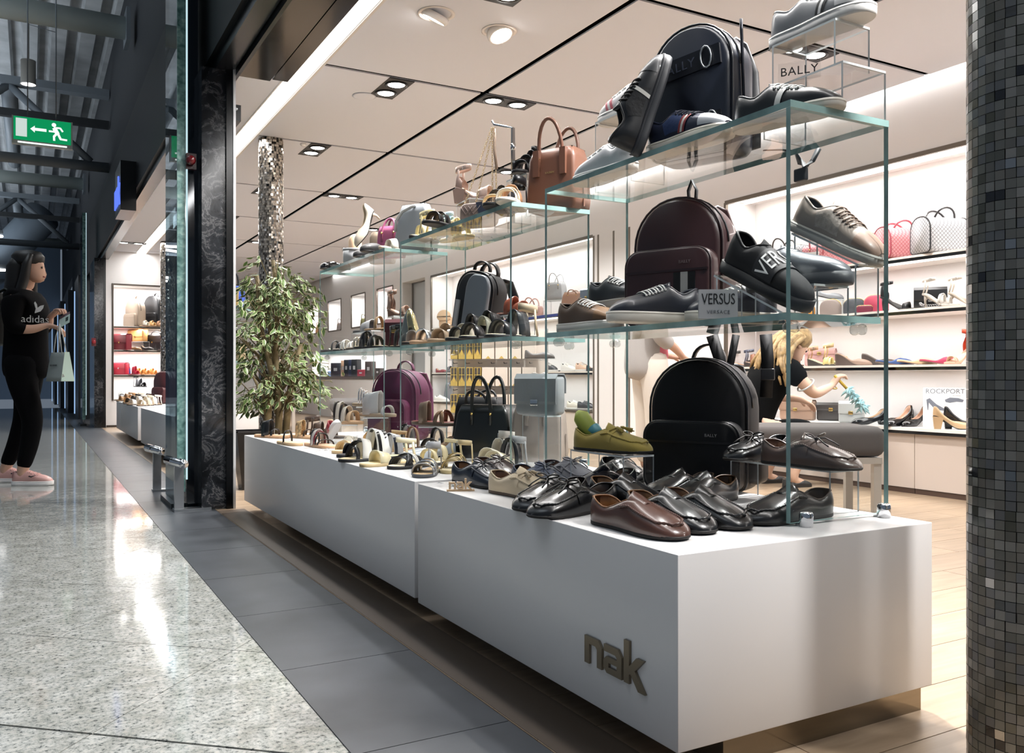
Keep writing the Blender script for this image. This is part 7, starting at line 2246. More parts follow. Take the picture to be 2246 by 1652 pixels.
def face_parts(t, M, h, skin_):
    eye = G()
    for sd in (-1, 1):
        eye.lathe([(0.0, -0.006), (0.008, -0.002), (0.008, 0.002), (0.0, 0.005)], 10, 0, M @ Matrix.Translation((h * 0.398, sd * h * 0.14, h * 0.50)) @ Matrix.Rotation(R(90), 4, 'Y'))
    link('eyes', eye, mat('#2A211C', 0.2), t)
    link('mouth', G().tube([M @ Vector((h * 0.415, -0.022, h * 0.19)), M @ Vector((h * 0.455, 0, h * 0.19)), M @ Vector((h * 0.415, 0.022, h * 0.19))], 0.006, 6), mat('#9A5A54', 0.4), t)


def hand_chains(w_, d, up, size=1.0, curl=0.3):
    """five-finger hand: wrist point, pointing direction d, palm-up normal up"""
    d = Vector(d).normalized()
    up = Vector(up)
    up = (up - d * up.dot(d)).normalized()
    sd = d.cross(up)
    w_ = Vector(w_)
    palm = w_ + d * 0.045 * size
    ch = [[(*w_, 0.021 * size), (*palm, (0.032 * size, 0.016 * size))]]
    for k, (off, ln) in enumerate(((-0.027, 0.066), (-0.009, 0.078), (0.009, 0.075), (0.026, 0.058))):
        b_ = palm + d * 0.038 * size + sd * off * size
        m1 = b_ + (d * math.cos(curl) - up * math.sin(curl)) * ln * 0.5 * size
        e = m1 + (d * math.cos(curl * 2.4) - up * math.sin(curl * 2.4)) * ln * 0.5 * size
        ch.append([(*palm, (0.032 * size, 0.016 * size)), (*b_, 0.0092 * size), (*m1, 0.0085 * size), (*e, 0.0068 * size)])
    tb = w_ + d * 0.03 * size - sd * 0.03 * size
    te = tb + (d * 0.8 - sd * 0.45 - up * 0.3).normalized() * 0.034 * size
    tf = te + (d * 0.95 - sd * 0.1 - up * 0.3).normalized() * 0.028 * size
    ch.append([(*palm, (0.032 * size, 0.016 * size)), (*tb, 0.014 * size), (*te, 0.0105 * size), (*tf, 0.008 * size)])
    return ch


SKIN = mat('#C19A85', 0.5, 0, 0.4)
BLKC = mat('#08080A', 0.9, 0, 0.08)
HAIR = mat('#14100E', 0.45, 0, 0.4)
# --- woman in the concourse (local x = the way she faces)
wm = thing('person', 'dark-haired person in black sportswear holding a card and a paper bag, backpack on', 'person', (-0.03, 7.05, 0), hd(4))
hipz = 0.90
hand_w = Vector((0.20, -0.10, 1.165))
hand2_w = Vector((0.19, -0.03, 1.235))
body = [
    [(0.0, 0, hipz, 0.105), (0.0, 0, 1.05, 0.115), (0.01, 0, 1.22, 0.125), (-0.005, 0, 1.36, 0.10), (0.0, 0, 1.43, 0.052), (0.015, 0, 1.49, 0.05), (0.025, 0, 1.53, 0.05)],
    [(-0.005, 0, 1.36, 0.10), (-0.01, -0.17, 1.36, 0.058), (0.0, -0.205, 1.13, 0.043), (0.12, -0.15, 1.13, 0.034), (*hand_w, 0.021)],
    [(-0.005, 0, 1.36, 0.10), (-0.01, 0.17, 1.36, 0.058), (0.02, 0.20, 1.14, 0.043), (0.12, 0.10, 1.19, 0.034), (*hand2_w, 0.021)],
    [(0.0, 0, hipz, 0.105), (0.0, -0.095, 0.84, 0.08), (0.10, -0.10, 0.48, 0.062), (0.07, -0.10, 0.28, 0.055), (0.02, -0.10, 0.09, 0.040), (0.03, -0.10, 0.04, 0.035)],
    [(0.0, 0, hipz, 0.105), (-0.02, 0.095, 0.84, 0.08), (-0.06, 0.10, 0.48, 0.062), (-0.12, 0.10, 0.28, 0.055), (-0.20, 0.10, 0.09, 0.040), (-0.19, 0.10, 0.04, 0.035)]]
body += hand_chains(hand_w, (0.9, 0.15, -0.25), (0.2, 0, 1), 1.0, 0.5)
body += hand_chains(hand2_w, (0.75, -0.25, 0.55), (-0.5, 0.1, 0.8), 1.0, 0.75)
skin('body', body, SKIN, wm)
HM = Matrix.Translation((0.035, 0, 1.485)) @ Matrix.Rotation(R(8), 4, 'Z')
hdn = link('head', head_g(0.215, HM), SKIN, wm)
face_parts(hdn, HM, 0.215, SKIN)
hair = G()
hair.rings([[(HM @ Vector(((-0.018 + c[0] * math.cos(a)), c[1] * math.sin(a), c[2]))) for a in [2 * PI * j / 18 for j in range(18)]] for c in ((0.03, 0.02, 0.236), (0.085, 0.065, 0.225), (0.112, 0.085, 0.19), (0.108, 0.09, 0.15), (0.09, 0.088, 0.13))], 0, True)
hair.rings([[Vector((-0.055 + cx + dx * math.cos(a), dy * math.sin(a), z)) for a in [2 * PI * j / 16 for j in range(16)]] for z, cx, dx, dy in ((1.66, 0.03, 0.07, 0.075), (1.60, 0.01, 0.085, 0.092), (1.50, 0.0, 0.08, 0.10), (1.38, -0.02, 0.075, 0.105), (1.24, -0.03, 0.06, 0.09), (1.10, -0.035, 0.03, 0.05))], 0, True)
for sd in (-1, 1):
    hair.tube([HM @ Vector((0.02, sd * 0.07, 0.20)), HM @ Vector((0.0, sd * 0.088, 0.12)), HM @ Vector((-0.015, sd * 0.09, 0.02)), (0.0, sd * 0.105, 1.38), (0.03, sd * 0.11, 1.26)], [0.02, 0.032, 0.036, 0.034, 0.014], 8)
link('hair', hair, HAIR, wm)
shirt = [
    [(0.0, 0, 0.74, 0.15), (0.0, 0, 0.86, 0.172), (0.0, 0, 1.05, 0.152), (0.01, 0, 1.22, 0.158), (-0.005, 0, 1.36, 0.122), (0.0, 0, 1.425, 0.070)],
    [(-0.005, 0, 1.36, 0.118), (-0.01, -0.17, 1.36, 0.092), (0.0, -0.205, 1.13, 0.062), (0.10, -0.16, 1.13, 0.050)],
    [(-0.005, 0, 1.36, 0.118), (-0.01, 0.17, 1.36, 0.092), (0.02, 0.20, 1.14, 0.062), (0.10, 0.12, 1.18, 0.050)]]
sh = skin('hooded_top', shirt, BLKC, wm)
skin('trousers', [
    [(0.0, 0, 1.0, 0.145), (0.0, 0, 0.86, 0.160), (0.0, -0.095, 0.80, 0.115), (0.10, -0.10, 0.48, 0.076), (0.07, -0.10, 0.28, 0.066), (0.025, -0.10, 0.115, 0.050)],
    [(0.0, 0, 0.86, 0.160), (-0.02, 0.095, 0.80, 0.115), (-0.06, 0.10, 0.48, 0.076), (-0.12, 0.10, 0.28, 0.066), (-0.195, 0.10, 0.115, 0.050)]], BLKC, wm)
# chest print
lettering('adidas', 0.075, 0.0006, mat('#B9BCBE', 0.7), sh, (0.118, -0.112, 1.205), (R(90), 0, R(38)), 1.0, 'chest_lettering')
tf = G()
for a in (-0.75, 0.0, 0.75):
    M = Matrix.Translation((0.118, -0.112, 1.25)) @ Matrix.Rotation(R(38), 4, 'Z') @ Matrix.Rotation(R(90), 4, 'X') @ Matrix.Rotation(-a, 4, 'Z')
    tf.prism([(0, 0), (0.016, 0.035), (0.012, 0.065), (0, 0.085), (-0.012, 0.065), (-0.016, 0.035)], 0, 0.001, 0, M)
link('chest_emblem', tf, mat('#B9BCBE', 0.7), sh)


def runner(label, loc, yaw):
    s_ = sneaker(label, loc, yaw, '#C79A93', '#D9D6D4', '#D9B2AB', 0.285, sth=0.034, heel='#A86F6C', panel='#BD8C86', lin_='#2A2224')
    g_ = G().prism([(-0.01, 0.0), (0.012, -0.006), (0.045, 0.012), (0.012, 0.004), (-0.004, 0.008)], 0, 0.0012, 0, Matrix.Translation((0.0, -0.046, 0.068)) @ Matrix.Rotation(R(70), 4, 'X'))
    link('tick_mark', g_, mat('#1A1416', 0.5), s_)
    return s_


Rw = Matrix.Rotation(hd(4), 3, 'Z')
for (x, y, n) in ((0.095, -0.10, 'front'), (-0.125, 0.10, 'rear')):
    p = Rw @ Vector((x, y, 0)) + Vector((-0.03, 7.05, 0))
    runner('pink running shoe with dark tick worn on the %s foot of the person in black' % n, p, hd(4))
bkp = thing('worn_backpack', 'dark green backpack on the back of the person in black', 'backpack', Rw @ Vector((-0.19, 0.0, 1.02)) + Vector((-0.03, 7.05, 0)), hd(4 + 90))
link('body', puff(G(), arch(0.30, 0.40, 0.12, 0.05), -0.02, 0.12, 0.03), mat('#1A2420', 0.7), bkp)
link('strap', G().tube([(0.10, -0.01, 0.36), (0.11, -0.10, 0.405), (0.11, -0.23, 0.33), (0.105, -0.26, 0.2)], 0.02, 8, 0, False, None, 0.4).tube([(-0.10, -0.01, 0.36), (-0.11, -0.10, 0.405), (-0.11, -0.23, 0.33), (-0.105, -0.26, 0.2)], 0.02, 8, 0, False, None, 0.4), mat('#141A18', 0.7), bkp)
tk = thing('boarding_card', 'white boarding card held by the person in black', 'card', Rw @ Vector((0.315, -0.10, 1.19)) + Vector((-0.03, 7.05, 0)), (R(68), R(-22), hd(-20)))
link('card', G().box(-0.05, 0.06, -0.035, 0.04, 0, 0.0012), mat('#CFE3D9', 0.5), tk)
link('print', G().box(0.018, 0.045, -0.01, 0.025, 0.0012, 0.0016), mat('#3A4A46', 0.6), tk)
link('counterfoil', G().box(-0.05, 0.05, 0.042, 0.07, -0.006, -0.005), mat('#7A6A74', 0.5), tk)
pb = thing('paper_bag', 'grey-white paper carrier bag hanging from the hand of the person in black', 'shopping bag', Rw @ Vector((0.30, -0.13, 0.755)) + Vector((-0.03, 7.05, 0)), hd(-32))
link('front', frustum(G(), 0.20, 0.10, 0.175, 0.035, 0, 0.21, 0.004), mat('#9CA39F', 0.75), pb)
link('side_panel', G().add([(0.099, -0.05, 0.002), (0.101, 0.05, 0.002), (0.09, 0.017, 0.212), (0.09, -0.017, 0.212)], [(0, 1, 2, 3)]).box(0.0985, 0.1005, -0.045, 0.045, 0.002, 0.01), mat('#CFE8DD', 0.7), pb)
for sy in (-1, 1):
    link('handle', G().tube([(-0.05, sy * 0.018, 0.20), (-0.03, sy * 0.012, 0.33), (-0.005, 0.0, 0.415), (0.02, sy * 0.012, 0.33), (0.055, sy * 0.018, 0.20)], 0.0035, 6), mat('#D9DAD6', 0.7), pb)
for k in range(3):
    link('print_line', G().box(-0.055 + 0.03 * k, -0.03 + 0.03 * k, -0.0425, -0.0405, 0.11, 0.122), mat('#5E6462', 0.7), pb)

WB = Vector((-0.03, 7.05, 0))
for o in [wm, bkp, tk, pb] + [q for q in C.objects if q.name.startswith('sneaker') and q.parent is None and 'person in black' in q.get('label', '')]:
    o.location = WB + (o.location - WB) * 0.965
    o.scale = (0.965, 0.965, 0.965)

# --- blond shop assistant crouching at the worktop with a duster (local x = facing)
bx_, by_ = 4.45, ay(1672, 4.45)
bw = thing('person', 'blond shop assistant in a black T-shirt dusting bags at the worktop', 'person', (bx_, by_, 0), hd(20))
hw1 = Vector((0.43, -0.20, 0.70))
hw2 = Vector((0.40, 0.10, 0.60))
HMb = Matrix.Translation((0.20, -0.02, 0.90)) @ Matrix.Rotation(R(35), 4, 'Y')
skin('body', [
    [(-0.10, 0, 0.36, 0.11), (-0.06, 0, 0.52, 0.10), (0.03, 0, 0.70, 0.108), (0.11, 0, 0.83, 0.095), (0.16, 0, 0.89, 0.05), (0.20, 0, 0.94, 0.05)],
    [(0.11, 0, 0.83, 0.095), (0.12, -0.17, 0.80, 0.055), (0.24, -0.25, 0.64, 0.042), (*hw1, 0.024)],
    [(0.11, 0, 0.83, 0.095), (0.12, 0.17, 0.80, 0.055), (0.24, 0.20, 0.62, 0.042), (*hw2, 0.024)],
    [(-0.10, 0, 0.36, 0.11), (-0.02, -0.12, 0.36, 0.09), (0.28, -0.14, 0.42, 0.07), (0.16, -0.13, 0.12, 0.048), (0.15, -0.13, 0.05, 0.04), (0.25, -0.13, 0.025, 0.025)],
    [(-0.10, 0, 0.36, 0.11), (-0.02, 0.12, 0.36, 0.09), (0.28, 0.14, 0.40, 0.07), (0.14, 0.13, 0.12, 0.048), (0.13, 0.13, 0.05, 0.04), (0.23, 0.13, 0.025, 0.025)]]
    + hand_chains(hw1, (0.5, -0.2, 0.75), (-0.6, 0, 0.6), 1.0, 0.8) + hand_chains(hw2, (0.85, -0.1, -0.4), (0.2, 0, 1), 1.0, 0.3), mat('#D9B49E', 0.5), bw)
hb_ = link('head', head_g(0.215, HMb), mat('#D9B49E', 0.5), bw)
face_parts(hb_, HMb, 0.215, SKIN)
BLOND = mat('#9A8058', 0.5, 0, 0.4, var=0.4, vscale=30)
hg = G()
hg.rings([[HMb @ Vector((-0.02 + c[0] * math.cos(a), c[1] * math.sin(a), c[2])) for a in [2 * PI * j / 16 for j in range(16)]] for c in ((0.03, 0.02, 0.238), (0.09, 0.07, 0.226), (0.115, 0.09, 0.185), (0.105, 0.095, 0.13), (0.07, 0.085, 0.09))], 0, True)
r_ = random.Random(4)
for k in range(34):
    a = PI * 0.52 + k / 33 * PI * 0.96
    p0 = HMb @ Vector((-0.02 + 0.10 * math.cos(a), 0.092 * math.sin(a), 0.15))
    ln = r_.uniform(0.22, 0.36)
    sp_ = r_.uniform(-0.03, 0.03)
    pts = [p0]
    for j in range(1, 6):
        pts.append(p0 + Vector((-0.07 * math.sin(j * 0.5) - 0.03 - 0.022 * j + sp_ * j * 0.3, math.sin(a) * 0.02 * j + 0.012 * math.sin(j * 1.7 + k), -ln * j / 5)))
    hg.tube(pts, [0.02, 0.02, 0.019, 0.017, 0.014, 0.006], 6)
link('hair', hg, BLOND, bw)
skin('t_shirt', [
    [(-0.12, 0, 0.34, 0.165), (-0.06, 0, 0.52, 0.140), (0.03, 0, 0.70, 0.148), (0.11, 0, 0.83, 0.112), (0.15, 0, 0.875, 0.07)],
    [(0.11, 0, 0.83, 0.112), (0.12, -0.17, 0.80, 0.082), (0.185, -0.215, 0.71, 0.075)],
    [(0.11, 0, 0.83, 0.112), (0.12, 0.17, 0.80, 0.082), (0.18, 0.185, 0.71, 0.075)]], mat('#0A0B0C', 0.9, 0, 0.08), bw)
link('sleeve_trim', G().tube([(0.19 + 0.05 * math.cos(a), -0.22 + 0.055 * math.sin(a), 0.705 + 0.04 * math.cos(a)) for a in [2 * PI * j / 14 for j in range(14)]], 0.006, 6, 0, True), mat('#C9CBCC', 0.7), bw)
skin('trousers', [
    [(-0.09, 0, 0.44, 0.12), (-0.09, 0, 0.36, 0.13), (-0.02, -0.11, 0.36, 0.105), (0.28, -0.14, 0.42, 0.084), (0.16, -0.13, 0.12, 0.062)],
    [(-0.09, 0, 0.36, 0.13), (-0.02, 0.11, 0.36, 0.105), (0.28, 0.14, 0.40, 0.084), (0.14, 0.13, 0.12, 0.062)]], mat('#0A0B0C', 0.9, 0, 0.08), bw)
link('bracelet', G().tube([hw1 + Vector((0.03 * math.cos(a), 0.03 * math.sin(a) - 0.0, -0.01 + 0.012 * math.sin(a))) for a in [2 * PI * j / 14 for j in range(14)]], 0.005, 6, 0, True), GOLD, bw)
for sy in (-1, 1):
    p = Matrix.Rotation(hd(20), 3, 'Z') @ Vector((0.19, sy * 0.13, 0)) + Vector((bx_, by_, 0))
    pump('black flat shoe worn on the %s foot of the crouching assistant' % ('right' if sy < 0 else 'left'), p, hd(20), '#151517', 0.24, 0.0, None, 0.5, 2.4)
ds = thing('feather_duster', 'pale blue feather duster with yellow grip held over the worktop', 'duster', Matrix.Rotation(hd(20), 3, 'Z') @ Vector((0.47, -0.22, 0.74)) + Vector((bx_, by_, 0)), hd(20))
link('handle', G().tube([(-0.03, 0.01, 0.03), (0.04, -0.03, -0.06)], 0.010, 8), mat('#C9A83A', 0.5), ds)
fgd = G()
for k in range(60):
    f = r_.random()
    c0 = Vector((0.04, -0.03, -0.06)).lerp(Vector((0.13, -0.10, -0.20)), f)
    d = Vector((r_.uniform(-1, 1), r_.uniform(-1, 1), r_.uniform(-1, 1))).normalized() * r_.uniform(0.035, 0.06)
    fgd.tube([c0, c0 + d * 0.6, c0 + d + Vector((0, 0, -0.01))], [0.012, 0.009, 0.002], 5)
tag(link('feathers', fgd, mat('#A9D2DA', 0.8), ds), kind='stuff')

# --- customer in white trousers (head and shoulders hidden behind the burgundy backpack)
cx_, cy_ = 4.05, ay(1425, 4.05)
cw_ = thing('person', 'customer in white trousers, pink top and grey cardigan behind the black rucksack', 'person', (cx_, cy_, 0), hd(15))
ch1 = Vector((0.24, -0.08, 0.90))
skin('body', [
    [(0.0, 0, 0.88, 0.105), (0.0, 0, 1.05, 0.10), (0.0, 0, 1.22, 0.105), (0.0, 0, 1.36, 0.09), (0.0, 0, 1.43, 0.05), (0.01, 0, 1.52, 0.05)],
    [(0.0, 0, 1.36, 0.09), (0.0, -0.17, 1.34, 0.055), (-0.02, -0.22, 1.05, 0.042), (0.12, -0.16, 0.98, 0.034), (*ch1, 0.022)],
    [(0.0, 0, 1.36, 0.09), (0.0, 0.17, 1.34, 0.055), (0.0, 0.22, 1.05, 0.042), (0.12, 0.14, 0.94, 0.034), (0.20, 0.08, 0.92, 0.022)],
    [(0.0, 0, 0.88, 0.105), (0.0, -0.09, 0.80, 0.08), (0.01, -0.09, 0.46, 0.06), (0.0, -0.09, 0.08, 0.04), (0.10, -0.09, 0.03, 0.03)],
    [(0.0, 0, 0.88, 0.105), (0.0, 0.09, 0.80, 0.08), (0.01, 0.09, 0.46, 0.06), (0.0, 0.09, 0.08, 0.04), (0.10, 0.09, 0.03, 0.03)]]
    + hand_chains(ch1, (0.9, 0.1, -0.3), (0.2, 0, 1), 1.0, 0.5) + hand_chains((0.20, 0.08, 0.92), (0.9, -0.3, -0.2), (0.2, 0, 1), 1.0, 0.5), SKIN, cw_)
HMc = Matrix.Translation((0.02, 0, 1.48))
hc_ = link('head', head_g(0.215, HMc), SKIN, cw_)
face_parts(hc_, HMc, 0.215, SKIN)
link('hair', G().rings([[HMc @ Vector((-0.02 + c[0] * math.cos(a), c[1] * math.sin(a), c[2])) for a in [2 * PI * j / 16 for j in range(16)]] for c in ((0.03, 0.02, 0.238), (0.09, 0.07, 0.226), (0.112, 0.09, 0.185), (0.10, 0.095, 0.10), (0.07, 0.085, 0.0))], 0, True), mat('#3A2A20', 0.5), cw_)
skin('pink_top', [[(0.0, 0, 0.84, 0.15), (0.0, 0, 0.93, 0.150), (0.0, 0, 1.05, 0.135), (0.0, 0, 1.22, 0.138), (0.0, 0, 1.36, 0.105), (0.0, 0, 1.40, 0.07)]], mat('#D9788A', 0.8), cw_)
skin('cardigan', [
    [(-0.05, 0, 0.72, 0.15), (-0.045, 0, 0.84, 0.165), (-0.04, 0, 1.05, 0.152), (-0.03, 0, 1.22, 0.150), (-0.02, 0, 1.36, 0.115)],
    [(-0.02, 0, 1.36, 0.115), (0.0, -0.17, 1.34, 0.078), (-0.02, -0.22, 1.05, 0.066), (0.09, -0.17, 0.99, 0.055)],
    [(-0.02, 0, 1.36, 0.115), (0.0, 0.17, 1.34, 0.078), (0.0, 0.22, 1.05, 0.066), (0.09, 0.155, 0.955, 0.055)]], mat('#A9A6A4', 0.9, 0, 0.2, bump=0.3, bscale=150), cw_)
skin('trousers', [
    [(0.0, 0, 1.0, 0.13), (0.0, 0, 0.86, 0.155), (0.0, -0.09, 0.78, 0.112), (0.01, -0.09, 0.46, 0.085), (0.0, -0.09, 0.10, 0.07)],
    [(0.0, 0, 0.86, 0.155), (0.0, 0.09, 0.78, 0.112), (0.01, 0.09, 0.46, 0.085), (0.0, 0.09, 0.10, 0.07)]], mat('#D6CEC4', 0.8), cw_)
for sy in (-1, 1):
    p = Matrix.Rotation(hd(15), 3, 'Z') @ Vector((0.05, sy * 0.09, 0)) + Vector((cx_, cy_, 0))
    sneaker('white sneaker worn on the %s foot of the customer in white trousers' % ('right' if sy < 0 else 'left'), p, hd(15), '#D8D6D2', '#E4E2DE', '#EDECEA', 0.25, sth=0.02)

